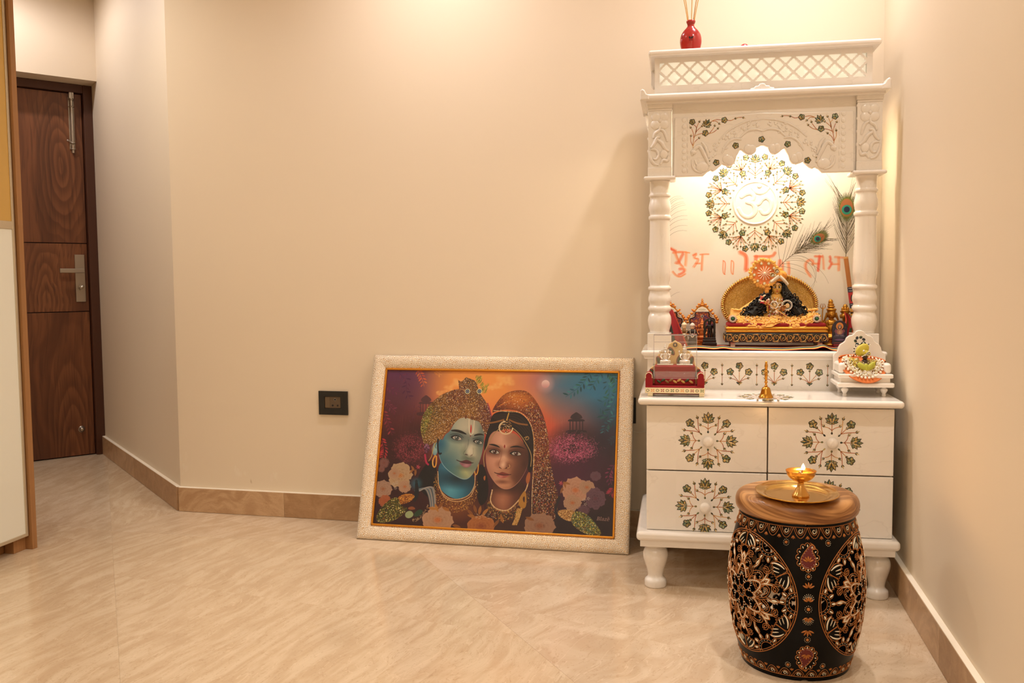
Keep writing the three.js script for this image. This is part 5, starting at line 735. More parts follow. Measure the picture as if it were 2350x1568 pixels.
  // motifs down each seam: paisleys, palmettes, dotted suns
  for (let k = 0; k < 3; k++) {
    const c = k * SEC, sun = (x, y, r = 0.0042) => { dot(c, x, y - yc, r, gilt); for (let i = 0; i < 11; i++) dot(c, x + Math.sin(i / 11 * 6.283) * r * 1.75, y - yc + Math.cos(i / 11 * 6.283) * r * 1.75, 0.0009); };
    const palm = (y, d, s = 1) => { for (const q of [-1.1, -0.55, 0, 0.55, 1.1]) gilt.push(taper(onS(c, [[Math.sin(q) * 0.003, y - yc + d * Math.cos(q) * 0.003], [Math.sin(q) * 0.009 * s, y - yc + d * Math.cos(q) * 0.009 * s], [Math.sin(q) * 0.016 * s, y - yc + d * Math.cos(q) * 0.016 * s]], 0.0003), (u) => 0.0006 + 0.0018 * Math.sin(Math.PI * clamp(u)), 5, 6)); };
    for (const [y, d] of [[0.325, 1], [0.07, -1]]) {
      const PZ = [[0, -0.0225], [0.008, -0.0205], [0.0145, -0.015], [0.0175, -0.007], [0.0172, 0.001], [0.0145, 0.008], [0.0115, 0.0135], [0.0105, 0.0185], [0.0125, 0.0235], [0.0155, 0.0245], [0.0125, 0.0285], [0.0065, 0.0275], [0.001, 0.0235], [-0.004, 0.0185], [-0.009, 0.0125], [-0.0135, 0.006], [-0.0165, -0.001], [-0.017, -0.008], [-0.0145, -0.0145], [-0.011, -0.0185], [-0.007, -0.021], [-0.0035, -0.0222]];
      const ps = PZ.map(([x, v]) => [x * d * 1.08, v * d * 1.08]);
      const P = []; for (let i = 0; i < 22; i++) { const a = ps[i], b = ps[(i + 1) % 22]; const e = [b, a].reverse(); P.push(...pt(c, y, 0.0006), ...pt(c + e[0][0], y + e[0][1], 0.0006), ...pt(c + e[1][0], y + e[1][1], 0.0006)); }
      const g = new THREE.BufferGeometry(); g.setAttribute('position', new THREE.Float32BufferAttribute(P, 3)); g.computeVertexNormals(); red.push(g);
      const off = (s) => ps.map(([x, v]) => [x * s, v * s + y - yc]); G(c, off(1.05), 0.0012, true, 50); for (let i = 0; i < 24; i++) { const q = ps[Math.floor(i / 24 * 22)]; dot(c, q[0] * 0.9, y - yc + q[1] * 0.9, 0.0008); }
      for (let i = 0; i < 12; i++) { const q = i / 12 * 6.283, ox = Math.sin(q) * 0.0235 - d * 0.001, oy = Math.cos(q) * 0.0285 + d * 0.0015; G(c, circ(ox * 1.02, oy + y - yc + d * 0.001, 0.0066, 7, q - 1.6, q + 1.6), 0.0011); Wt(c, [[ox * 0.92, oy * 0.92 + y - yc], [ox * 1.03, oy * 1.03 + y - yc], [ox * 1.13, oy * 1.13 + y - yc]], 0.0017); }
      G(c, [[d * 0.006, y - yc + d * 0.038], [d * 0.016, y - yc + d * 0.032], [d * 0.02, y - yc + d * 0.024], [d * 0.014, y - yc + d * 0.022], [d * 0.013, y - yc + d * 0.027]], 0.0012); palm(y - d * 0.009, d, 0.95);
    }
    sun(0, 0.2815); palm(0.252, 1); for (const [y, d] of [[0.226, 1], [0.1715, -1]]) { for (const r of [0.006, 0.0095, 0.013]) for (let i = 0; i < 9; i++) { const q = -1.5 + 3 * i / 8; dot(c, Math.sin(q) * r, y - yc + d * (Math.cos(q) * r - 0.001), 0.00095); } palm(y - d * 0.008, d, 0.85); }
    sun(0, 0.2, 0.0048); palm(0.146, -1, 1.1); sun(0, 0.1195);
    for (const e of [-1, 1]) { sun(e * 0.058, 0.361); sun(e * 0.05, 0.044); }
  }
  add('fretwork', bars, BLK, body).userData.kind = 'stuff'; add('gilt_line_painting', gilt, GILT, body).userData.kind = 'stuff'; add('white_dash_painting', white, WHITE, body).userData.kind = 'stuff'; for (const g of red) add('red_paisley', g, RED, body);
  const seat = lathe(smoothProfile([[0, 0.404], [0.13, 0.404], [0.147, 0.406], [0.155, 0.414], [0.158, 0.428], [0.1565, 0.44], [0.151, 0.45], [0.142, 0.4555], [0.128, 0.457], [0, 0.457]], 70), 72); { uvPlanar(seat, 'x', 'z', 2.2, 2.2, -0.2, -0.2); const u = seat.attributes.uv, p = seat.attributes.position; for (let i = 0; i < p.count; i++) u.setXY(i, u.getX(i) + p.getY(i) * 0.6, u.getY(i) + (p.getY(i) - 0.43) * 5); }
  add('seat', seat, seatWood, t);
  // tray
  const tx = 0.309, tz = -2.393, ty = 0.4575, tr = thing('brass_tray', 'polished brass tray with a wavy rim on the wooden stool seat', 'tray', [tx, ty, tz]);
  const NR = 14; const TRY = [[0, 0.0012], [0.62, 0.0012], [0.72, 0.0016], [0.76, 0.004], [0.8, 0.0085], [0.86, 0.0095], [0.95, 0.0112], [0.985, 0.0135], [1, 0.0125], [0.985, 0.0115], [0.95, 0.0095], [0.86, 0.0078], [0.81, 0.0066], [0.77, 0.0022], [0.72, 0.0002], [0, 0.0002]];
  add('dish', grid(112, TRY.length - 1, (u, v) => { const a = u * Math.PI * 2, [r, y] = TRY[Math.round(v * (TRY.length - 1))], k = r > 0.74 ? smooth(0.74, 0.98, r) : 0, wv = 1 + 0.018 * k * Math.abs(Math.cos(a * 5)) ** 0.7 - 0.009 * k; return [Math.sin(a) * r * 0.104 * wv, y + 0.0005 * k * Math.cos(a * 10), Math.cos(a) * r * 0.121 * wv]; }), std(0xdcb468, 0.16, { metalness: 1, side: THREE.DoubleSide }), tr);
  add('beaded_lip', tube(Array.from({ length: 80 }, (_, i) => { const a = i / 80 * Math.PI * 2, wv = 1 + 0.018 * Math.abs(Math.cos(a * 5)) ** 0.7 - 0.009; return [Math.sin(a) * 0.1035 * wv, 0.0128 + 0.0005 * Math.cos(a * 10), Math.cos(a) * 0.1205 * wv]; }), 0.0012, 6, 160, true), brass, tr);
  // oil lamp
  const lx = 0.318, lz = -2.389, ly = 0.4588, l = thing('oil_lamp', 'small brass stemmed oil lamp with a lit flame standing on the tray', 'lamp', [lx, ly, lz]);
  add('cup', lathe(smoothProfile([[0.0215, 0], [0.022, 0.003], [0.0205, 0.006], [0.0175, 0.011], [0.0125, 0.02], [0.0085, 0.028], [0.0078, 0.033], [0.0085, 0.0365], [0.014, 0.039], [0.0255, 0.045], [0.034, 0.0545], [0.0378, 0.065], [0.0385, 0.067], [0.0378, 0.0675], [0.0366, 0.0655], [0.0325, 0.056], [0.0245, 0.0485], [0.012, 0.0445], [0, 0.0435]], 110), 48), std(0xd2a058, 0.2, { metalness: 1 }), l);
  add('oil', lathe([[0, 0.0605], [0.0335, 0.0605], [0.0348, 0.0607]], 40), phy(0x8a4c0c, 0.08, { clearcoat: 1 }), l);
  add('wick', [taper([[0.002, 0.056, 0], [0.001, 0.064, 0.002], [0.004, 0.0695, 0.003]], (q) => 0.0042 - 0.002 * q, 8, 14), ell(0.0045, 0.003, 0.004, -0.002, 0.0625, 0.003)], std(0x3a2418, 0.9), l);
  const fl = add('flame', lathe(smoothProfile([[0, 0], [0.0042, 0.003], [0.0052, 0.0065], [0.0042, 0.011], [0.002, 0.0155], [0, 0.019]], 24), 18).translate(0.005, 0.068, 0.003), new THREE.MeshStandardMaterial({ color: 0x000000, emissive: new THREE.Color().setRGB(1, 0.62, 0.26), emissiveIntensity: 9 }), l);
  const pl = new THREE.PointLight(new THREE.Color().setRGB(1, 0.55, 0.22), FLAME_CD, 0, 2); pl.position.set(0.005, 0.078, 0.003); pl.shadow.radius = 0.25; pl.castShadow = true; l.add(pl);
}
// ---------------------------------------------------------------- things on the shrine's shelf
const SY = 0.776;
// seated idol of lumps and tapers: base, crossed legs, trunk, arms, head, crown; h is its height
function idol(h, o = {}) {
  const k = h, g = [], e = (rx, ry, rz, x, y, z) => g.push(ell(rx * k, ry * k, rz * k, x * k, y * k, z * k, 16, 12)), tb = (p, r) => g.push(taper(p.map((q) => q.map((v) => v * k)), typeof r === 'function' ? (t) => r(t) * k : () => r * k, 8, 18));
  if (o.base !== 0) g.push(lathe(smoothProfile([[0, 0], [0.27, 0], [0.28, 0.025], [0.25, 0.05], [0.235, 0.07], [0.25, 0.1], [0.23, 0.125], [0, 0.13]], 24), 26).scale(k, k, k * 0.8));
  tb([[-0.2, 0.17, 0.06], [-0.08, 0.17, 0.16], [0.06, 0.165, 0.16]], (t) => 0.075 - 0.025 * t); tb([[0.2, 0.17, 0.06], [0.09, 0.185, 0.17], [-0.05, 0.17, 0.18]], (t) => 0.075 - 0.025 * t);
  e(0.2, 0.09, 0.14, 0, 0.19, 0); e(0.125, 0.16, 0.095, 0, 0.36, 0); e(0.145, 0.1, 0.09, 0, 0.47, -0.005); e(0.05, 0.05, 0.05, 0, 0.57, 0);
  for (const s of [-1, 1]) { tb([[s * 0.13, 0.51, 0], [s * 0.2, 0.4, 0.03], [s * 0.15, 0.31, 0.12]], (t) => 0.042 - 0.014 * t); e(0.035, 0.035, 0.03, s * 0.15, 0.31, 0.13); if (o.arms4 !== 0) { tb([[s * 0.13, 0.52, -0.02], [s * 0.235, 0.48, -0.01], [s * 0.25, 0.6, 0.02]], (t) => 0.038 - 0.014 * t); e(0.04, 0.05, 0.03, s * 0.25, 0.63, 0.02); } e(0.03, 0.05, 0.02, s * (o.ears ? 0.13 : 0.085), 0.65, 0); if (o.ears) e(0.07, 0.075, 0.018, s * 0.13, 0.655, 0); }
  e(0.085, 0.1, 0.085, 0, 0.665, 0.01); e(0.02, 0.03, 0.025, 0, 0.655, 0.09); e(0.03, 0.012, 0.015, 0, 0.62, 0.075);
  if (o.trunk) tb([[0, 0.66, 0.08], [0, 0.58, 0.13], [0.02, 0.48, 0.13], [0.07, 0.44, 0.13]], (t) => 0.04 - 0.018 * t);
  if (o.crown !== 0) g.push(lathe(smoothProfile([[0.098, 0.73], [0.102, 0.75], [0.085, 0.78], [0.075, 0.83], [0.055, 0.88], [0.035, 0.93], [0.03, 0.96], [0, 1]], 26), 18).scale(k, k, k));
  for (const [a, b, r] of [[0, 0.44, 0.09], [0, 0.5, 0.07]]) g.push(new THREE.TorusGeometry(r * k, 0.012 * k, 6, 20, Math.PI * 1.2).rotateZ(Math.PI * 0.9).translate(0, b * k + 0.02 * k, 0.07 * k));
  return merge(g);
}
// cloth spread on the shelf, its hem hanging in shallow waves with woven bands
{
  const t = thing('altar_cloth', 'red cloth with woven gold and blue hem spread over the shrine shelf', 'cloth', [0.283, SY, -3.3]), P = maker(t);
  const x0 = 0.012, x1 = 0.556, w = (x) => { const k = (x - x0) / (x1 - x0); return 0.0035 * (1 + Math.sin(k * 19 - 0.6)) * (0.6 + 0.4 * Math.sin(k * 7 + 1)) + 0.010 * Math.exp(-(((x - 0.49) / 0.02) ** 2)) + 0.006 * Math.exp(-(((x - 0.16) / 0.025) ** 2)); };
  const surf = (za, zb, lift) => grid(110, 10, (u, v) => { const x = x0 + (x1 - x0) * u, z = za + (zb - za) * v; return [x, SY + 0.0012 + lift + w(x) * smooth(-3.25, -3.19, z) + 0.0075 * smooth(-3.26, -3.2, z) - 0.0072 * smooth(-3.194, -3.158, z), z]; });
  P('cloth_field', surf(-3.43, -3.193, 0), new THREE.MeshPhysicalMaterial({ color: 0x9c1018, roughness: 0.85, sheen: 0.4, sheenColor: 0xff7060, side: THREE.DoubleSide }));
  const hm = [[-3.194, -3.188, 0xd8a445], [-3.188, -3.179, 0x203060], [-3.179, -3.173, 0x5c7030], [-3.173, -3.1665, 0xe0a84c], [-3.1665, -3.158, 0xc03420]];
  P('woven_hem', hm.map(([a, b, c]) => tint(surf(a, b, 0.0002), c)), new THREE.MeshStandardMaterial({ vertexColors: true, roughness: 0.7, side: THREE.DoubleSide }));
}
// stepped throne: carved black plinth, gold mouldings, red cushion, domed glitter back
{
  const t = thing('idol_throne', 'gold and black carved throne with red cushion and glittering oval back', 'throne', [0.35, SY, -3.36]), P = maker(t);
  const pl = P('plinth', [bx(0.172, 0.527, 0.795, 0.827, -3.425, -3.302, 0.002), bx(0.177, 0.522, 0.825, 0.831, -3.422, -3.304, 0.001)], blackGloss);
  for (const x of [0.2, 0.5]) for (const z of [-3.318, -3.41]) P('foot', bx(x - 0.008, x + 0.008, SY + 0.001, 0.796, z - 0.008, z + 0.008, 0.002), std(0xcfc4b0, 0.5));
  const sc = [], f = mulberry(5);
  for (let k = 0; k < 15; k++) { const x = 0.188 + k * 0.0231, e = k % 2 ? 1 : -1, z = -3.3015; const tb = (p, r) => sc.push(taper(p.map(([a, b]) => [x + a * 0.78, 0.811 + e * b, z]), (q) => r * 0.8 * (0.35 + 0.65 * Math.sin(Math.PI * clamp(q * 0.85 + 0.15))), 6, 22)); tb([[-0.016, -0.011], [-0.006, -0.013], [0.008, -0.008], [0.011, 0.003], [0.003, 0.009], [-0.004, 0.004], [0, -0.001], [0.004, 0.002]], 0.0023); tb([[-0.008, -0.01], [-0.012, 0], [-0.008, 0.009], [-0.002, 0.012]], 0.002); tb([[0.01, -0.004], [0.016, 0.002], [0.015, 0.011]], 0.002); tb([[-0.004, -0.012], [0.004, -0.0135], [0.013, -0.012]], 0.0018); sc.push(ell(0.0022, 0.0022, 0.002, x + 0.001, 0.811, z)); }
  for (let k = 0; k < 4; k++) { const z = -3.32 - k * 0.027, x = 0.1715; for (const e of [-1, 1]) sc.push(taper([[x, 0.811 - e * 0.01, z + 0.01], [x, 0.811, z + 0.012 * e], [x, 0.811 + e * 0.009, z], [x, 0.811 + e * 0.002, z - 0.006]], (q) => 0.002, 6, 14)); }
  P('scroll_carving', sc, std(0xe0c078, 0.3, { metalness: 0.8 }), pl);
  P('gold_moulding', [bx(0.175, 0.524, 0.831, 0.838, -3.425, -3.301, 0.002), bx(0.179, 0.52, 0.838, 0.842, -3.424, -3.305, 0.001), bx(0.174, 0.525, 0.842, 0.849, -3.427, -3.299, 0.003), bx(0.18, 0.519, 0.849, 0.852, -3.424, -3.304, 0.001)], gold);
  P('cushion', bx(0.18, 0.519, 0.848, 0.864, -3.422, -3.303, 0.007), velvet);
  // back: shallow dished shell with a ribbed gilt rim
  const ox = 0.3335, oy = 0.926, a = 0.166, b = 0.112, z0 = -3.425;
  const el = (q, s = 1) => [ox + Math.cos(q) * a * s, oy + Math.sin(q) * b * s];
  const glit = dataTex(256, 256, (u, v, x, y) => { const h = hash(x >> 1, y >> 1, 4), n = fbm(x / 20, y / 20, 2, 6); let c = mix3([200, 156, 66], [226, 186, 100], n); if (h > 0.9) c = [250, 230, 170]; else if (h < 0.1) c = [130, 84, 26]; return c; }); glit.repeat.set(2, 2);
  P('glitter_back', grid(48, 10, (u, v) => { const q = -0.62 + u * (Math.PI + 1.24), s = v * 0.97, [x, y] = el(q, s); return [x, Math.max(y, 0.862), z0 + 0.012 * s * s]; }), new THREE.MeshStandardMaterial({ map: glit, metalness: 0.25, roughness: 0.42, side: THREE.DoubleSide, bumpMap: glit, bumpScale: 0.0008 }));
  const rim = []; for (let k = 0; k <= 72; k++) { const q = -0.6 + k / 72 * (Math.PI + 1.2), [x, y] = el(q, 1); rim.push(T(ell(0.0085, 0.0036, 0.007), x, y, z0 + 0.016, 0, 0, Math.atan2(Math.sin(q) * a, Math.cos(q) * b) * 1)); }
  P('ribbed_rim', [...rim, tube(Array.from({ length: 40 }, (_, k) => [...el(-0.6 + k / 39 * (Math.PI + 1.2), 1), z0 + 0.012]), 0.004, 8, 90), tube(Array.from({ length: 40 }, (_, k) => [...el(-0.6 + k / 39 * (Math.PI + 1.2), 0.955), z0 + 0.0145]), 0.0018, 6, 90)], std(0xd6a85a, 0.25, { metalness: 0.85 }));
  // bolsters at both ends of the cushion
  for (const [x, lab] of [[0.199, 'orange bolster with a jewelled round end on the left of the throne cushion'], [0.487, 'orange bolster with a jewelled round end on the right of the throne cushion']]) {
    const bt = thing('bolster', lab, 'cushion', [x, 0.8645, -3.332]), B = maker(bt), y = 0.878, c = new THREE.CylinderGeometry(0.0145, 0.0145, 0.05, 24);
    B('roll', [T(c, x, y + 0.0015, -3.338, Math.PI / 2, 0, 0), T(ell(0.0145, 0.0145, 0.006), x, y + 0.0015, -3.313)], std(0xd28a3a, 0.75));
    B('jewelled_end', [...Array.from({ length: 16 }, (_, k) => tint(ell(0.0018, 0.0018, 0.0018, x + Math.cos(k / 16 * 6.283) * 0.0125, y + 0.0015 + Math.sin(k / 16 * 6.283) * 0.0125, -3.3065, 8, 6), 0xf0ead8)), tint(T(new THREE.TorusGeometry(0.0092, 0.0018, 8, 24), x, y + 0.0015, -3.3065), 0xe8e2d0), tint(ell(0.0085, 0.0085, 0.003, x, y + 0.0015, -3.3075), 0x14201a), tint(ell(0.005, 0.005, 0.003, x, y + 0.0015, -3.3055), 0x1c6a44)], vgloss);
  }
}
// the dressed idol
{
  const X = 0.355, Z = -3.365, t = thing('dressed_idol', 'small golden-faced idol with long black curls, rosette turban and wide orange-yellow robe', 'idol', [X, 0.8645, Z]), P = maker(t), f = mulberry(77);
  const robe = std(0xe39a3c, 0.85), robeDeep = std(0xd07a2c, 0.85);
  // robe spread like a lotus bowl, two lobes in front
  const robeM = new THREE.MeshPhysicalMaterial({ color: 0xf0bb66, roughness: 0.85, sheen: 0.5, sheenColor: 0xffe0a0, side: THREE.DoubleSide });
  // lower rim of the robe: two lobes that hang over the front of the cushion
  const low = (x) => { const a = 0.846 + Math.max(0, Math.abs(x - 0.287) - 0.0) ** 2 * 3.4, b = 0.846 + (x - 0.42) ** 2 * 6.5; return Math.min(0.905, Math.min(a, b)); };
  const rb = (s, q) => { const c = Math.cos(q), n = Math.sin(q), x = 0.349 + c * 0.155 * s; if (n < 0) return [x, 0.895 + 0.014 * Math.abs(c) ** 3 * s + 0.012 * -n * s, Z - 0.01 + n * 0.04 * s]; const e = low(0.349 + c * 0.155), f0 = 0.9 - s ** 2.2 * (0.9 - e); return [x, f0 + 0.0016 * Math.sin(q * 26 + s * 5) * s, Z - 0.01 + (0.078 - 0.012 * Math.exp(-(((x - 0.373) / 0.02) ** 2))) * Math.max(0, n) ** 0.28 * s + 0.004 * Math.sin(s * 3)]; };
  P('robe', [grid(110, 14, (u, v) => rb(v, u * Math.PI * 2)), grid(90, 5, (u, v) => { const q = u * Math.PI, [x, y, z] = rb(1, q); return [x + (0.349 - x) * v * 0.1, y + 0.004 * v, z - v * 0.012]; })], robeM);
  P('raised_cloth', grid(30, 12, (u, v) => { const a = u * 2 - 1, x = 0.349 + a * (0.03 + 0.125 * v), y = 0.985 - 0.085 * v - 0.01 * Math.abs(a) + 0.004 * Math.sin(u * 22), z = -3.392 + 0.012 * v + 0.004 * Math.sin(u * 15); return [x, y, z]; }), robeM);
  const fl = []; for (let k = 0; k < 190; k++) { const q = k / 190 * Math.PI * 1.16 - 0.25, [x, y, z] = rb(R(0.62, 0.95, f), q); for (let j = 0; j < 2; j++) { const [x2, y2, z2] = rb(R(0.6, 0.97, f), q + R(-0.02, 0.02, f)); fl.push(ell(R(0.004, 0.0075, f), R(0.0035, 0.0055, f), R(0.003, 0.005, f), x2, y2 + 0.001, z2, 8, 6)); }; }
  P('fleece_trim', fl, robeM);
  const gems = []; for (let k = 0; k < 60; k++) { const q = R(0, Math.PI, f), [x, y, z] = rb(R(0.6, 1, f), q); gems.push(tint(ell(0.0019, 0.0019, 0.0019, x, y + 0.0085, z + 0.003, 8, 6), pick([0xffffff, 0xf0e8d8, 0x8c1c1c, 0x201810], f))); }
  P('robe_gems', gems, vgloss);
  // trunk and arms
  P('body', [ell(0.03, 0.04, 0.022, X, 0.915, Z), ell(0.026, 0.03, 0.02, X, 0.945, Z), taper([[X - 0.024, 0.955, Z], [X - 0.045, 0.935, Z + 0.018], [X - 0.034, 0.932, Z + 0.04]], (q) => 0.009 - 0.003 * q, 10, 14), taper([[X + 0.024, 0.952, Z], [X + 0.045, 0.93, Z + 0.014], [X + 0.022, 0.915, Z + 0.038]], (q) => 0.009 - 0.003 * q, 10, 14)], std(0xf0b858, 0.7));
  P('hands', [[X - 0.034, 0.934, Z + 0.045], [X + 0.02, 0.914, Z + 0.042]].flatMap(([x, y, z], s) => [ell(0.0075, 0.008, 0.005, x, y, z), ...[0, 1, 2, 3].map((k) => taper([[x - 0.005 + k * 0.0034, y + 0.005, z], [x - 0.006 + k * 0.0036, y + 0.0115 - Math.abs(k - 1.5) * 0.0012, z + 0.004], [x - 0.005 + k * 0.0034, y + 0.009, z + 0.009]], () => 0.0017, 6, 8)), taper([[x + (s ? -0.006 : 0.006), y, z], [x + (s ? -0.01 : 0.01), y + 0.004, z + 0.004], [x + (s ? -0.0085 : 0.0085), y + 0.008, z + 0.006]], () => 0.0019, 6, 8)]), std(0xb07030, 0.4));
  // head and painted face
  const hz = Z + 0.006, hy = 0.989;
  const skin = std(0xd8a850, 0.36, { metalness: 0.25 });
  const hg = grid(40, 30, (u, v) => { const a = u * Math.PI * 2, p = v * Math.PI, n = [Math.sin(p) * Math.sin(a), Math.cos(p), Math.sin(p) * Math.cos(a)]; let rx = 0.0195, ry = 0.0265, rz = 0.019; const jaw = n[1] < 0 ? 1 - 0.22 * n[1] * n[1] : 1; let z = n[2] * rz, x = n[0] * rx * jaw, y = n[1] * ry; if (n[2] > 0) { const w = Math.exp(-((x / 0.0032) ** 2)); z += 0.0045 * w * smooth(0.008, -0.002, y) * smooth(-0.0095, -0.0045, y); z -= 0.0016 * Math.exp(-(((Math.abs(x) - 0.0078) / 0.0036) ** 2) - ((y - 0.0025) / 0.0028) ** 2); z += 0.0012 * Math.exp(-((x / 0.005) ** 2) - ((y + 0.0125) / 0.0022) ** 2) + 0.001 * Math.exp(-((x / 0.004) ** 2) - ((y + 0.021) / 0.003) ** 2); z += 0.001 * Math.exp(-(((Math.abs(x) - 0.01) / 0.004) ** 2) - ((y + 0.008) / 0.005) ** 2); } return [X + x, hy + y, hz + z]; });
  const head = P('head', [hg, taper([[X, hy - 0.018, hz - 0.006], [X, hy - 0.03, hz - 0.008]], () => 0.008, 12, 6)], skin);
  const face = []; const fz = (x, y) => hz + 0.019 * Math.sqrt(Math.max(0.05, 1 - (x / 0.0195) ** 2 - (y / 0.0265) ** 2));
  for (const s of [-1, 1]) { face.push(tint(ell(0.0052, 0.0026, 0.0012, X + s * 0.0079, hy + 0.0022, fz(0.008, 0.002) - 0.0004), 0xf4efe4), tint(ell(0.0024, 0.0024, 0.0012, X + s * 0.0076, hy + 0.0022, fz(0.008, 0.002) + 0.0004), 0x14100c), tint(taper([[X + s * 0.0022, hy + 0.0015, fz(0.003, 0.002) + 0.0004], [X + s * 0.008, hy + 0.0056, fz(0.008, 0.005) + 0.0006], [X + s * 0.0145, hy + 0.001, fz(0.0145, 0.001) + 0.0006]], () => 0.0008, 6, 12), 0x0c0a08), tint(taper([[X + s * 0.002, hy - 0.0006, fz(0.003, 0) + 0.0004], [X + s * 0.008, hy - 0.001, fz(0.008, 0) + 0.0006], [X + s * 0.0145, hy + 0.001, fz(0.0145, 0.001) + 0.0006]], () => 0.0006, 6, 12), 0x0c0a08), tint(taper([[X + s * 0.0028, hy + 0.0075, fz(0.003, 0.0075) + 0.0006], [X + s * 0.008, hy + 0.0105, fz(0.008, 0.01) + 0.0006], [X + s * 0.014, hy + 0.0082, fz(0.014, 0.008) + 0.0006]], () => 0.0008, 6, 12), 0x0c0a08), tint(ell(0.0034, 0.0034, 0.003, X + s * 0.0205, hy - 0.008, hz + 0.004), s < 0 ? 0xf6f0e2 : 0xc03a4a)); for (let k = 0; k < 5; k++) face.push(tint(ell(0.0008, 0.0008, 0.0006, X + s * (0.004 + k * 0.0024), hy + 0.013 + Math.sin(k) * 0.0008, fz(0.004 + k * 0.0024, 0.013) + 0.0003, 6, 5), 0xfff8e8)); }
  face.push(tint(ell(0.0044, 0.0015, 0.0014, X, hy - 0.0122, fz(0, -0.012) + 0.001), 0xb0141c), tint(ell(0.0022, 0.001, 0.001, X, hy - 0.0205, fz(0, -0.02) + 0.001), 0xf6f0e2), tint(taper([[X, hy + 0.004, fz(0, 0.004) + 0.004], [X, hy - 0.004, fz(0, -0.004) + 0.0048]], () => 0.0007, 6, 6), 0xfff4e0)); for (const [dx, col] of [[-0.002, 0xfff4e0], [0, 0xc01818], [0.002, 0xfff4e0]]) face.push(tint(ell(0.0008, 0.0062, 0.0008, X + dx, hy + 0.0132, fz(0, 0.013) + 0.0002), col));
  P('painted_features', face, vgloss, head);
  // curls: two falls of hair made of many locks
  for (const s of [-1, 1]) {
    const L = []; const N = 34;
    for (let k = 0; k < N; k++) {
      const q = k / N, x0 = X + s * R(0.014, 0.03, f), y0 = hy + R(-0.006, 0.02, f), ex = X + s * (s < 0 ? R(0.045, 0.122, f) : R(0.03, 0.108, f)), ey = R(0.878, 0.915, f) - (s > 0 ? 0.004 : 0), z0 = hz + R(-0.012, 0.008, f), n = 11, pts = [];
      for (let i = 0; i <= n; i++) { const u = i / n, w = 0.0062 * smooth(0.15, 0.7, u), a = i * 1.9 + k; pts.push([x0 + (ex - x0) * (u ** 1.15) + Math.cos(a) * w * 1.2, y0 + (ey - y0) * (u ** 0.9) + Math.sin(a) * w, z0 + 0.028 * u + Math.sin(a + 1) * w]); }
      L.push(taper(pts, (u) => 0.0044 - 0.0016 * u, 6, 34));
    }
    for (let k = 0; k < 46; k++) { const u = R(0.25, 1, f), x = X + s * (0.022 + (s < 0 ? 0.092 : 0.08) * u + R(-0.022, 0.014, f)), y = hy - 0.012 - 0.094 * u + R(-0.004, 0.018, f), rr = R(0.0045, 0.0085, f); L.push(T(new THREE.TorusGeometry(rr, 0.0022, 6, 16), x, y, hz + 0.008 + R(0.008, 0.026, f), R(-0.5, 0.5, f), R(-0.8, 0.8, f), 0)); }
    L.push(taper([[X + s * 0.018, hy + 0.01, hz - 0.006], [X + s * 0.035, hy - 0.03, hz + 0.004], [X + s * (s < 0 ? 0.07 : 0.06), hy - 0.07, hz + 0.014], [X + s * (s < 0 ? 0.09 : 0.08), hy - 0.097, hz + 0.02]], (u) => 0.009 + 0.014 * u, 10, 20));
    P('curled_hair', L, phy(0x0a0807, 0.35, { sheen: 0.2 }));
  }
  P('crown_hair', ell(0.024, 0.022, 0.02, X, hy + 0.014, hz - 0.006), std(0x0a0807, 0.4));
  // turban cap with white band, jewels, and the big rosette on its side
  const cap = P('turban', [T(ell(0.03, 0.022, 0.026), X + 0.006, hy + 0.042, hz, 0, 0, 0.1), ell(0.008, 0.008, 0.008, X + 0.012, hy + 0.064, hz), T(ell(0.014, 0.01, 0.012), X + 0.022, hy + 0.048, hz + 0.012, 0, 0, -0.6)], std(0xe29a40, 0.75));
  P('white_band', [taper([[X - 0.034, hy + 0.012, hz + 0.012], [X - 0.014, hy + 0.027, hz + 0.024], [X + 0.006, hy + 0.042, hz + 0.027]], () => 0.006, 8, 16), taper([[X + 0.006, hy + 0.042, hz + 0.027], [X + 0.022, hy + 0.028, hz + 0.022], [X + 0.036, hy + 0.012, hz + 0.01]], () => 0.0055, 8, 16)].map((g) => g), std(0xe9e0cc, 0.5), cap);
  for (const [x, y] of [[-0.019, 0.046], [-0.004, 0.06]]) { P('round_jewel', [tint(T(new THREE.TorusGeometry(0.0075, 0.0016, 8, 22), X + x, hy + y, hz + 0.034), 0xc8a468), tint(ell(0.0072, 0.0072, 0.002, X + x, hy + y, hz + 0.033), 0x8a6a3c), tint(ell(0.0042, 0.0042, 0.003, X + x + 0.002, hy + y - 0.003, hz + 0.0345), 0xe8dcc4), tint(ell(0.002, 0.002, 0.002, X + x + 0.002, hy + y - 0.003, hz + 0.037), 0x181410)], vgloss, cap); }
  const rx = 0.3105, ry = 1.0415, rz = hz + 0.02, ros = P('rosette', [T(lathe(smoothProfile([[0, 0.004], [0.012, 0.003], [0.03, 0.0], [0.041, 0.002], [0.042, 0], [0, -0.004]], 24), 40), rx, ry, rz, Math.PI / 2)], std(0xee8a4c, 0.7));
  const frill = []; for (let k = 0; k < 90; k++) { const a = k / 90 * 6.283; frill.push(T(ell(0.0058, 0.0042, 0.004, 0, 0, 0, 8, 6), rx + Math.cos(a) * R(0.042, 0.052, f), ry + Math.sin(a) * R(0.042, 0.052, f), rz + R(-0.002, 0.003, f), 0, 0, a)); }
  P('frill', frill, std(0xeeb458, 0.8), ros);
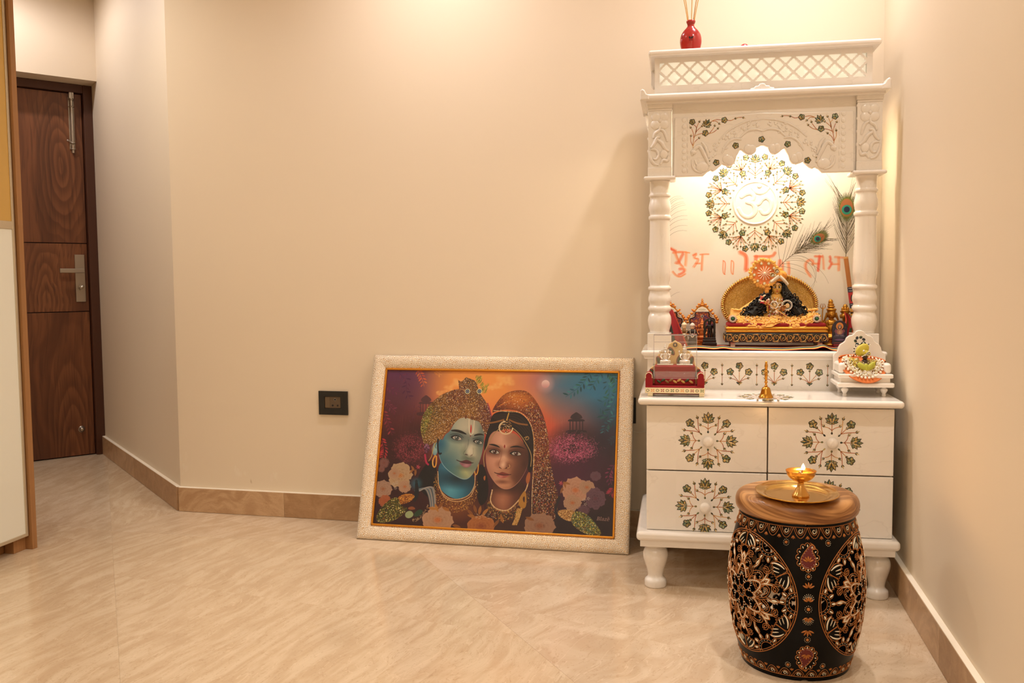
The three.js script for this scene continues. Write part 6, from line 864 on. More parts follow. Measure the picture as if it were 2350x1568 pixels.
  const sp = [], pr = []; for (let k = 0; k < 14; k++) { const a = k / 14 * 6.283; sp.push(taper([[rx + Math.cos(a) * 0.004, ry + Math.sin(a) * 0.004, rz + 0.006], [rx + Math.cos(a) * 0.015, ry + Math.sin(a) * 0.015, rz + 0.0055], [rx + Math.cos(a) * 0.025, ry + Math.sin(a) * 0.025, rz + 0.004]], (q) => 0.0007 + 0.0008 * q, 6, 8)); } sp.push(ell(0.0042, 0.0042, 0.003, rx, ry, rz + 0.006));
  P('bead_spokes', sp, std(0xfbe8cc, 0.4), ros);
  for (let k = 0; k < 9; k++) { const a = k / 9 * 6.283 + 0.5, x = rx + Math.cos(a) * 0.0365, y = ry + Math.sin(a) * 0.0365; P('mirror_bead', [tint(ell(0.0052, 0.0052, 0.0025, x, y, rz + 0.004, 12, 8), 0xe8e0c8), tint(T(new THREE.TorusGeometry(0.005, 0.0011, 6, 16), x, y, rz + 0.005), 0xc89a4c)], vgloss, ros); }
  P('side_tassel', [ell(0.012, 0.007, 0.008, X - 0.033, hy - 0.002, hz + 0.014), ell(0.008, 0.01, 0.006, X - 0.036, hy - 0.012, hz + 0.016)], std(0xe8a24a, 0.8), ros);
  // necklaces, bangles, waist jewels
  const nk = []; for (const [w, d, n, r] of [[0.021, 0.036, 22, 0.0021], [0.03, 0.056, 30, 0.0026], [0.036, 0.08, 34, 0.0026]]) for (let k = 0; k <= n; k++) { const u = k / n * Math.PI; nk.push(tint(ell(r, r, r, X + Math.cos(u) * w * (1 - 0.2 * Math.sin(u)), hy - 0.03 - Math.sin(u) * d * 0.86, Z + 0.014 + Math.sin(u) * 0.018, 8, 6), pick([0xf6ecd6, 0xf6ecd6, 0xe8d8b4, 0xc8a050], f))); }
  for (let k = 0; k < 40; k++) nk.push(tint(ell(0.0024, 0.0024, 0.0024, X + R(-0.022, 0.022, f), R(0.925, 0.957, f), Z + R(0.022, 0.03, f), 8, 6), pick([0xf6ecd6, 0xd8a848, 0xf6ecd6, 0xb8282c, 0xe8c070], f))); for (let k = 0; k < 60; k++) nk.push(tint(ell(R(0.002, 0.0045, f), R(0.002, 0.0045, f), 0.003, X + R(-0.03, 0.04, f), R(0.886, 0.925, f), Z + R(0.03, 0.042, f), 8, 6), pick([0xfffaf0, 0xf0e4cc, 0xd8b878, 0xb8b0a4, 0x9c2a2c], f)));
  nk.push(tint(ell(0.0065, 0.0065, 0.004, X - 0.002, 0.905, Z + 0.045), 0xfffaf0)); P('pearl_necklaces', nk, vgloss);
  for (const [x, y, r] of [[X + 0.032, 0.927, 0.0175], [X - 0.012, 0.928, 0.013]]) P('pearl_bangle', [...Array.from({ length: 22 }, (_, k) => tint(ell(0.0021, 0.0021, 0.0021, x + Math.cos(k / 22 * 6.283) * r, y + Math.sin(k / 22 * 6.283) * r, Z + 0.044, 8, 6), 0xf4eee2)), tint(T(new THREE.TorusGeometry(r * 0.82, 0.0016, 6, 26), x, y, Z + 0.043), 0xa8a49c), tint(ell(r * 0.45, r * 0.5, 0.003, x + 0.002, y - 0.002, Z + 0.041), 0xe8c890)], vgloss);
  P('flute', [tint(taper([[0.305, 0.944, Z + 0.05], [0.35, 0.912, Z + 0.052], [0.392, 0.882, Z + 0.05]], () => 0.0018, 8, 16), 0xd8a860), ...Array.from({ length: 14 }, () => tint(T(ell(0.0068, 0.0032, 0.003, 0, 0, 0, 8, 6), 0.306 + R(-0.012, 0.018, f), 0.946 + R(-0.012, 0.016, f), Z + 0.05, 0, 0, R(0, 3, f)), pick([0xf0d0a8, 0xb82838, 0xf6e8d0, 0xd86a4a], f)))], vgloss);
}
// peacock feathers
function feather(name, label, pos, quill, eyeAt, eyeR, barbs, f, group) {
  const t = thing(name, label, 'feather', pos), P = maker(t), cc = crv(quill);
  P('quill', taper(quill, (q) => 0.0011 * (1 - 0.6 * q), 6, 40), std(0x5c4a30, 0.6));
  const B = []; for (const [u, side, len, ang, curl, z] of barbs) { const p = cc.getPointAt(u), d = cc.getTangentAt(u), a0 = Math.atan2(d.y, d.x) + side * ang, pts = []; let x = p.x, y = p.y, a = a0; for (let i = 0; i <= 7; i++) { pts.push([x, y, p.z + z * i / 7]); x += Math.cos(a) * len / 7; y += Math.sin(a) * len / 7; a += side * curl / 7; } B.push(tint(taper(pts, (q) => 0.00058 * (1 - 0.55 * q), 4, 14), pick([0x3a2c14, 0x4a3a18, 0x5c4a20, 0x2a2010, 0x6a5a28, 0x40401c], f))); }
  P('barbs', B, vcol).userData.kind = 'stuff';
  if (eyeAt) {
    const [x, y, z, rot] = eyeAt, G = [], disc = (rx, ry, dz, col, dx = 0, dy = 0) => G.push(tint(T(ell(rx, ry, 0.0006, dx, dy, 0, 24, 10), x, y, z + dz, 0, 0, rot), col));
    for (let k = 0; k < 120; k++) { const a = k / 120 * 6.283, r0 = eyeR * 0.7, r1 = eyeR * R(1.25, 1.6, f); B.length = 0; const px = Math.cos(a) * 0.85, py = Math.sin(a) * 1.25 - 0.1; G.push(tint(T(taper([[px * r0, py * r0, 0], [px * (r0 + r1) / 2, py * (r0 + r1) / 2 + 0.002, 0.0005], [px * r1, py * r1 + 0.005, 0]], (q) => 0.0009 * (1 - 0.6 * q), 4, 6), x, y, z - 0.0004, 0, 0, rot), pick([0x5c5a1c, 0x6a6420, 0x7c7028, 0x4a4818, 0x8a7a30], f))); }
    disc(eyeR * 0.9, eyeR * 1.25, 0.0003, 0x6e6a22); disc(eyeR * 0.76, eyeR * 1.08, 0.0006, 0x9a5c34, 0, 0); disc(eyeR * 0.66, eyeR * 0.72, 0.0009, 0x8c5a2c, 0, -eyeR * 0.24); disc(eyeR * 0.6, eyeR * 0.6, 0.0013, 0x14806c, 0, -eyeR * 0.26); disc(eyeR * 0.36, eyeR * 0.37, 0.0018, 0x10143c, 0, -eyeR * 0.22);
    P('eye_spot', G, phy(0xffffff, 0.4, { vertexColors: true, sheen: 0.5, sheenColor: 0x80ffd0 }));
  }
  return t;
}
{
  const f = mulberry(21), b1 = [];
  for (let k = 0; k < 100; k++) { const u = 0.06 + 0.92 * (k / 100), s = k % 2 ? 1 : -1; b1.push([u, s, s > 0 ? R(0.085, 0.125, f) : R(0.07, 0.1, f), R(0.4, 0.62, f), -R(0.05, 0.35, f), R(0, 0.008, f)]); }
  feather('peacock_feather', 'upright peacock feather with a teal eye beside the right shrine column', [0.6, 1.095, -3.415], [[0.6, 1.095, -3.415], [0.602, 1.15, -3.417], [0.603, 1.2, -3.418], [0.602, 1.26, -3.42], [0.597, 1.305, -3.42]], [0.6, 1.274, -3.413, 0.03], 0.029, b1, f);
  const b2 = [];
  for (let k = 0; k < 96; k++) { const u = 0.4 + 0.58 * (k / 96), s = k % 2 ? 1 : -1; b2.push([u, s, R(0.05, 0.09, f), R(0.4, 0.8, f), -R(-0.1, 0.5, f), R(0, 0.008, f)]); }
  for (const [u, s, l, a, c] of [[0.06, -1, 0.1, 0.9, 0.5], [0.12, -1, 0.15, 0.75, 1.3], [0.18, -1, 0.19, 0.6, 1.5], [0.24, -1, 0.19, 0.55, 2.6], [0.3, -1, 0.2, 0.5, 3.0], [0.12, 1, 0.16, 0.55, 0.2], [0.2, 1, 0.15, 0.5, 0.15], [0.08, 1, 0.17, 0.9, 0.1], [0.28, 1, 0.13, 0.45, 0.1], [0.35, 1, 0.11, 0.4, 0.2], [0.35, -1, 0.13, 0.35, -0.6], [0.4, -1, 0.12, 0.3, -0.5]]) b2.push([u, s, l, a, c, 0.004]);
  feather('peacock_feather', 'peacock feather slanting out of the idol turban to the right', [0.357, 1.058, -3.372], [[0.357, 1.058, -3.372], [0.392, 1.092, -3.375], [0.44, 1.128, -3.38], [0.48, 1.152, -3.385], [0.515, 1.17, -3.39]], [0.5, 1.165, -3.376, -1.05], 0.0195, b2, f);
  const b3 = []; for (const [u, l, a, c] of [[0.08, 0.07, 0.5, 0.9], [0.66, 0.095, 0.5, 1.4], [0.71, 0.095, 0.55, 1.3], [0.76, 0.095, 0.55, 1.2], [0.8, 0.092, 0.55, 1.2], [0.84, 0.09, 0.5, 1.1], [0.88, 0.088, 0.45, 1.1], [0.9, 0.085, 0.4, 1.2], [0.92, 0.08, 0.35, 1.3], [0.95, 0.08, 0.3, 1.4], [0.97, 0.075, 0.25, 1.6], [0.99, 0.07, 0.15, 1.8]]) b3.push([u, -1, l, a, c, 0.004]);
  feather('peacock_feather', 'loose brown feather barbs showing behind the left shrine column', [-0.04, 0.9, -3.42], [[-0.04, 0.9, -3.42], [-0.042, 1.05, -3.425], [-0.04, 1.2, -3.43], [-0.034, 1.3, -3.43]], null, 0, b3, f);
  // bamboo flute leaning in the right corner
  const t = thing('bamboo_flute', 'painted bamboo flute with coloured bands leaning beside the right column', 'flute', [0.636, SY + 0.004, -3.4]), P = maker(t), A = V(0.6, 1.098, -3.415), B = V(0.641, 0.782, -3.40), at = (q) => A.clone().lerp(B, q);
  const seg = (a, b, r, col) => tint(new THREE.TubeGeometry(new THREE.LineCurve3(at(a), at(b)), 1, r, 16), col);
  P('tube', [seg(0, 1, 0.0082, 0xb4743a), seg(0.0, 0.02, 0.0084, 0xd8a868), T(tint(new THREE.CircleGeometry(0.0082, 16), 0xe0b878), A.x, A.y, A.z, -Math.PI / 2)], vgloss);
  const bands = [[0.345, 0.405, 0x1c2c50], [0.405, 0.53, 0xb82c34], [0.53, 0.585, 0x1c2c50], [0.585, 0.62, 0xe0b058]]; P('painted_bands', [...bands.map(([a, b, c]) => seg(a, b, 0.0086, c)), ...Array.from({ length: 9 }, (_, k) => seg(0.63 + k * 0.04, 0.645 + k * 0.04, 0.0087, [0x14110e, 0x2a5a38, 0xa82028][k % 3])), ...Array.from({ length: 9 }, (_, k) => seg(0.645 + k * 0.04, 0.668 + k * 0.04, 0.0086, 0xe0b050)), ...[0.36, 0.388, 0.545, 0.57].flatMap((q) => [-0.5, 0, 0.5].map((a) => { const p = at(q); return tint(ell(0.0014, 0.0014, 0.001, p.x + Math.sin(a) * 0.0088, p.y, p.z + Math.cos(a) * 0.0088, 6, 5), 0xe8e0d0); })), tint(ell(0.003, 0.012, 0.001, at(0.47).x, at(0.47).y, at(0.47).z + 0.0088), 0x241014)], vgloss);
}
// two arched golden shrines on the left, the farther one half covered by a red cloth
{
  const pinkM = dataTex(128, 128, (u, v, x, y) => { const n = fbm(x / 10, y / 10, 3, 3), m = fbm(x / 5, y / 5, 2, 9); let c = mix3([146, 70, 60], [96, 60, 110], smooth(0.35, 0.65, n)); c = mix3(c, [214, 120, 60], smooth(0.55, 0.7, m)); return c; });
  function archIdol(x, z, turn, label, elephant) {
    const t = thing('arched_idol', label, 'idol', [x, SY + 0.001, z], turn);
    const hw = [[0.042, 0], [0.042, 0.012], [0.038, 0.02], [0.038, 0.06], [0.046, 0.078], [0.05, 0.096], [0.04, 0.106], [0.031, 0.112], [0.03, 0.126], [0.02, 0.14], [0.01, 0.147], [0.004, 0.152], [0, 0.166]];
    const pts = [...hw, ...hw.slice(0, -1).reverse().map(([a, b]) => [-a, b])];
    add('arched_back', [extr(shape(pts), 0.01, 0.0025, 3).translate(0, 0, -0.012), bx(-0.044, 0.044, 0, 0.016, -0.014, 0.022, 0.003)], oldGold, t);
    const inn = [[0.034, 0.02], [0.034, 0.06], [0.04, 0.078], [0.043, 0.094], [0.036, 0.1], [0.026, 0.104], [0.024, 0.118], [0.014, 0.129], [0, 0.133]], ip = [...inn, ...inn.slice(0, -1).reverse().map(([a, b]) => [-a, b])];
    const nm = extr(shape(ip), 0.002, 0.0005, 1).translate(0, 0, -0.001); uvPlanar(nm, 'x', 'y', 10, 10); add('painted_niche', nm, std(0xffffff, 0.5, { map: pinkM }), t);
    const ln = ip.map(([a, b]) => [a, b, 0.002]); add('dark_border', [tint(tube(ln.map(([a, b, c]) => [a * 1.05, b + 0.001, c]), 0.0022, 6, 60, true), 0x1c1014), tint(tube(ln.map(([a, b, c]) => [a * 1.11, b + 0.0035, c]), 0.001, 6, 60, true), 0xe8dcc8)], vgloss, t);
    const orn = []; for (const s of [-1, 1]) { for (const [a, b, r] of [[0.03, 0.128, 0.006], [0.038, 0.118, 0.006], [0.036, 0.132, 0.004], [0.05, 0.104, 0.0065], [0.055, 0.096, 0.006], [0.053, 0.086, 0.006], [0.047, 0.11, 0.005], [0.018, 0.144, 0.005], [0.012, 0.152, 0.005], [0.0455, 0.02, 0.005], [0.046, 0.034, 0.004], [0.046, 0.048, 0.004]]) orn.push(ell(r, r * 0.9, r * 0.8, s * a, b, 0)); } for (const [y, r] of [[0.15, 0.008], [0.158, 0.006], [0.165, 0.0045], [0.171, 0.003]]) orn.push(ell(r, r * 0.8, r * 0.8, 0, y, 0)); for (let k = 0; k < 12; k++) orn.push(ell(0.003, 0.004, 0.003, -0.038 + k * 0.0069, 0.01, 0.022));
    add('gilt_scrolls', orn, std(0xd98a3c, 0.32, { metalness: 0.6 }), t);
    add('white_crest', [tint(extr(shape([[-0.024, 0.125], [0.024, 0.125], [0.014, 0.136], [0, 0.142], [-0.014, 0.136]]), 0.004, 0.001, 2).translate(0, 0.002, 0.002), 0xf4ead8), ...Array.from({ length: 9 }, (_, k) => tint(ell(0.0022, 0.0022, 0.002, -0.02 + k * 0.005, 0.1255, 0.006, 8, 6), 0xf8f0e0)), ...Array.from({ length: 6 }, (_, k) => tint(ell(0.0012, 0.0012, 0.001, -0.011 + k * 0.0044, 0.134, 0.0075, 8, 6), 0x2c7a58))], vgloss, t);
    add('jewel', [tint(T(new THREE.TorusGeometry(0.0042, 0.001, 6, 16), 0, 0.108, 0.004), 0xf0e6d0), tint(ell(0.003, 0.0036, 0.002, 0, 0.108, 0.004), 0x14201c)], vgloss, t);
    add('seated_figure', T(idol(0.086, { ears: elephant, trunk: elephant }), 0, 0.015, 0.008), std(0xcf7a3c, 0.4, { metalness: 0.3 }), t);
    return t;
  }
  archIdol(0.094, -3.405, -0.02, 'golden arched idol shrine with a seated orange elephant-headed figure left of the throne', true);
  archIdol(-0.024, -3.405, 0.1, 'golden arched idol shrine half hidden by the left column under a red cloth', true);
  const c = thing('draped_cloth', 'dark red cloth with green bands draped over the leftmost arched idol', 'cloth', [-0.02, SY + 0.002, -3.36]), P = maker(c);
  const cf = (za) => grid(26, 26, (u, v) => { const w = smooth(0, 1, v), xa = -0.062 + 0.012 * w, xb = -0.012 + 0.052 * v; const x = xa + (xb - xa) * u, y = 0.908 - 0.128 * v + 0.012 * Math.sin(u * Math.PI) * (1 - v), z = -3.378 + 0.03 * v + 0.007 * Math.sin(u * 11 + v * 3) * (0.3 + v) + za; return [x, y, z]; });
  const g = cf(0), p = g.attributes.position, uvA = g.attributes.uv, col = new Float32Array(p.count * 3); for (let i = 0; i < p.count; i++) { const u = uvA.getX(i), v = uvA.getY(i); _c.set(u > 0.94 ? 0xc84a34 : (u > 0.4 && u < 0.56 && v > 0.35) ? 0x1e2c1c : u < 0.2 && v > 0.4 ? 0x14140f : 0x8c141c); col.set([_c.r, _c.g, _c.b], i * 3); } g.setAttribute('color', new THREE.BufferAttribute(col, 3));
  P('cloth_fall', g, new THREE.MeshStandardMaterial({ vertexColors: true, roughness: 0.8, side: THREE.DoubleSide }));
  // two tiny standing figures in front of them
  for (const [x, z, h, lab, cols] of [[0.028, -3.372, 0.088, 'tiny cream-faced robed figurine with a garland between the two arched idols', [0x7c5a2c, 0xe8cfa0, 0xe8d8b4]], [0.058, -3.368, 0.086, 'tiny figurine in a dark coat with a pale turban beside the arched idol', [0x241a14, 0xe0c098, 0xd8d0c4]]]) {
    const t = thing('figurine', lab, 'figurine', [x, SY + 0.001, z]), k = h;
    add('robe', lathe(smoothProfile([[0, 0], [0.2, 0], [0.2, 0.08], [0.15, 0.3], [0.13, 0.5], [0.15, 0.62], [0.1, 0.7], [0, 0.72]], 24), 20).scale(k, k, k * 0.8), std(cols[0], 0.6), t);
    add('head', [tint(ell(0.09 * k, 0.11 * k, 0.09 * k, 0, 0.8 * k, 0), cols[1]), tint(lathe(smoothProfile([[0.1, 0.84], [0.115, 0.88], [0.08, 0.95], [0, 1.0]], 12), 16).scale(k, k, k), cols[2]), tint(ell(0.018 * k, 0.02 * k, 0.02 * k, 0, 0.79 * k, 0.09 * k), cols[1])], vgloss, t);
    add('arms', [-1, 1].map((s) => taper([[s * 0.13 * k, 0.62 * k, 0], [s * 0.19 * k, 0.48 * k, 0.04 * k], [s * 0.06 * k, 0.42 * k, 0.13 * k]], (q) => 0.05 * k * (1 - 0.4 * q), 8, 12)), std(cols[0], 0.6), t);
    add('garland', Array.from({ length: 15 }, (_, i) => { const u = i / 14 * Math.PI; return ell(0.022 * k, 0.022 * k, 0.022 * k, Math.cos(u) * 0.1 * k, (0.68 - Math.sin(u) * 0.3) * k, (0.1 + 0.03 * Math.sin(u)) * k, 8, 6); }), std(0xeedfc0, 0.6), t);
  }
  // black stone plaque with a standing figure in an arch
  const b = thing('black_plaque', 'small black arched plaque with a standing figure in front of the golden shrine', 'plaque', [0.1185, SY + 0.002, -3.34]);
  add('base', [bx(-0.026, 0.026, 0, 0.014, -0.014, 0.014, 0.002), bx(-0.0235, 0.0235, 0.013, 0.024, -0.012, 0.012, 0.0015), bx(-0.022, 0.022, 0.023, 0.032, -0.011, 0.011, 0.001)], blackResin, b);
  const ao = [], ai = []; for (let k = 0; k <= 20; k++) { const a = k / 20 * Math.PI; ao.push([Math.cos(a) * 0.0215, 0.081 + Math.sin(a) * 0.02]); ai.push([Math.cos(a) * 0.0135, 0.081 + Math.sin(a) * 0.013]); } const as = shape([[0.0215, 0.03], ...ao, [-0.0215, 0.03], [-0.0135, 0.03], ...ai.reverse(), [0.0135, 0.03]]); add('arch', extr(as, 0.008, 0.001, 2).translate(0, 0, -0.006), blackResin, b);
  add('standing_figure', [ell(0.0062, 0.0075, 0.006, 0, 0.084, 0), lathe(smoothProfile([[0.006, 0.087], [0.0068, 0.091], [0.0035, 0.097], [0, 0.099]], 10), 14), ell(0.009, 0.012, 0.006, 0, 0.07, 0), ell(0.0065, 0.009, 0.005, 0, 0.06, 0), taper([[-0.004, 0.058, 0], [-0.004, 0.046, 0.001], [-0.0045, 0.032, 0]], (q) => 0.0042 - 0.0012 * q, 8, 12), taper([[0.004, 0.058, 0], [0.004, 0.046, 0.001], [0.0045, 0.032, 0]], (q) => 0.0042 - 0.0012 * q, 8, 12), taper([[-0.009, 0.075, 0], [-0.013, 0.064, 0.001], [-0.011, 0.054, 0.003]], () => 0.0022, 8, 10), taper([[0.009, 0.075, 0], [0.0135, 0.065, 0.001], [0.0105, 0.073, 0.005]], () => 0.0022, 8, 10), taper([[0.0125, 0.034, 0.003], [0.0135, 0.06, 0.004], [0.0115, 0.085, 0.003]], () => 0.0009, 6, 10)], blackResin, b);
}
// golden couple, red shawl, dark enamel plaque on the right
{
  const gm = std(0xc08a34, 0.34, { metalness: 0.75 });
  const a = thing('golden_statue', 'golden seated statue with a tall knotted crown and trident at the right of the shelf', 'statue', [0.553, SY + 0.002, -3.412], -0.1);
  add('seated_figure', idol(0.168, { arms4: 1, crown: 0 }), gm, a); add('trident', [taper([[-0.032, 0.08, 0.01], [-0.031, 0.12, 0.008], [-0.03, 0.135, 0.006]], () => 0.0022, 8, 10), ...[-0.007, 0, 0.007].map((x) => taper([[-0.03, 0.132, 0.006], [-0.03 + x * 1.2, 0.14, 0.006], [-0.03 + x * 0.7, 0.152, 0.006]], (q) => 0.002 * (1 - 0.6 * q), 6, 10))], gm, a);
  add('matted_hair', [ell(0.0155, 0.014, 0.015, 0, 0.124, -0.002), ell(0.0115, 0.012, 0.0105, -0.002, 0.142, 0), ell(0.0085, 0.011, 0.008, -0.003, 0.157, 0), ...[0, 1, 2].map((k) => T(new THREE.TorusGeometry(0.0125 - k * 0.002, 0.003, 8, 18), -0.001 * k, 0.132 + k * 0.0085, 0, Math.PI / 2)), T(new THREE.TorusGeometry(0.014, 0.004, 8, 20), 0, 0.13, 0, Math.PI / 2), taper([[-0.014, 0.118, 0], [-0.02, 0.1, 0.002], [-0.026, 0.085, 0.004]], (q) => 0.005 - 0.002 * q, 8, 10), taper([[0.014, 0.118, 0], [0.02, 0.1, 0.002], [0.026, 0.085, 0.004]], (q) => 0.005 - 0.002 * q, 8, 10)], gm, a);
  const b = thing('golden_statue', 'golden crowned female statue wrapped in a red shawl beside the right column', 'statue', [0.602, SY + 0.002, -3.42], -0.15);
  add('seated_figure', idol(0.162, { arms4: 0, crown: 0 }), gm, b); add('crown', [T(new THREE.TorusGeometry(0.015, 0.003, 8, 22), 0, 0.122, 0, Math.PI / 2 - 0.2), ...[-1, 0, 1].map((k) => ell(0.005, 0.008, 0.003, k * 0.009, 0.131, 0.01)), ell(0.0145, 0.013, 0.014, 0, 0.12, -0.002), ell(0.009, 0.012, 0.009, 0, 0.138, 0)], gm, b);
  const c = thing('red_shawl', 'red shawl with green and gold bands draped over the female golden statue', 'cloth', [0.61, SY + 0.003, -3.39]), P = maker(c);
  const g = grid(24, 28, (u, v) => { const x = 0.592 - 0.012 * smooth(0.2, 0.8, v) + (0.022 + 0.05 * v) * u + 0.004 * Math.sin(v * 6), y = 0.902 - 0.122 * v - 0.014 * u * (1 - v), z = -3.392 + 0.03 * Math.sin(v * 1.5) + 0.006 * Math.sin(u * 12 + v * 2) - 0.01 * u; return [x, y, z]; }), p = g.attributes.position, q = g.attributes.uv, col = new Float32Array(p.count * 3);
  for (let i = 0; i < p.count; i++) { const u = q.getX(i), v = q.getY(i); _c.set(u < 0.1 ? 0xc8502c : u > 0.22 && u < 0.34 ? 0x5c5a24 : u > 0.48 && u < 0.7 && v > 0.45 ? 0x1c3a20 : u > 0.74 && u < 0.8 ? 0xc8702c : 0xa0141c); col.set([_c.r, _c.g, _c.b], i * 3); } g.setAttribute('color', new THREE.BufferAttribute(col, 3)); P('cloth_fall', g, new THREE.MeshStandardMaterial({ vertexColors: true, roughness: 0.8, side: THREE.DoubleSide }));
  const e = thing('enamel_plaque', 'dark blue arched plaque painted with a seated haloed figure on the shelf', 'plaque', [0.5715, SY + 0.0115, -3.352], -0.05); const W = 0.0255, top = 0.058, pts = [[-W, 0], [W, 0]]; for (let k = 0; k <= 18; k++) { const q2 = k / 18 * Math.PI; pts.push([Math.cos(q2) * W, top + Math.sin(q2) * 0.0265]); }
  const tex = canvasTex(256, 420, (c2, w, h) => { c2.fillStyle = '#140c26'; c2.fillRect(0, 0, w, h); const s = (x, y, rx, ry, k, al = 1) => { c2.globalAlpha = al; c2.fillStyle = k; c2.beginPath(); c2.ellipse(x, y, rx, ry, 0, 0, 7); c2.fill(); }; s(128, 105, 62, 66, '#d88434'); s(128, 120, 34, 44, '#2a1c20'); s(128, 118, 20, 26, '#c89878'); s(128, 96, 26, 16, '#8a8078'); for (const x of [-1, 1]) { s(128 + x * 62, 190, 26, 30, '#7c4450'); s(128 + x * 44, 240, 30, 22, '#5c3c5c'); } s(128, 205, 52, 52, '#a4705c'); s(128, 215, 20, 30, '#c09070'); s(128, 282, 96, 30, '#4a4458'); s(128, 300, 70, 20, '#3c3850'); s(90, 270, 34, 14, '#645a6c'); s(168, 270, 34, 14, '#645a6c'); s(128, 345, 84, 14, '#6a4a70'); for (let k = 0; k < 40; k++) s(40 + k * 4.6, 330 + Math.sin(k) * 14, 3, 3, '#8a6a80', 0.6); c2.globalAlpha = 1; c2.fillStyle = '#a03c34'; c2.fillRect(30, 392, 196, 9); c2.strokeStyle = '#3a2c54'; c2.lineWidth = 8; c2.strokeRect(10, 6, 236, 420); });
  const eg = extr(shape(pts), 0.006, 0.0012, 2); uvPlanar(eg, 'x', 'y', 1 / (2 * W), 1 / 0.0845, -W, 0); add('tablet', eg, phy(0xffffff, 0.25, { map: tex, clearcoat: 0.6 }), e);
  add('stand', bx(-0.022, 0.022, -0.0095, 0.0005, -0.006, 0.012, 0.002), std(0x7c1420, 0.5), e);
}
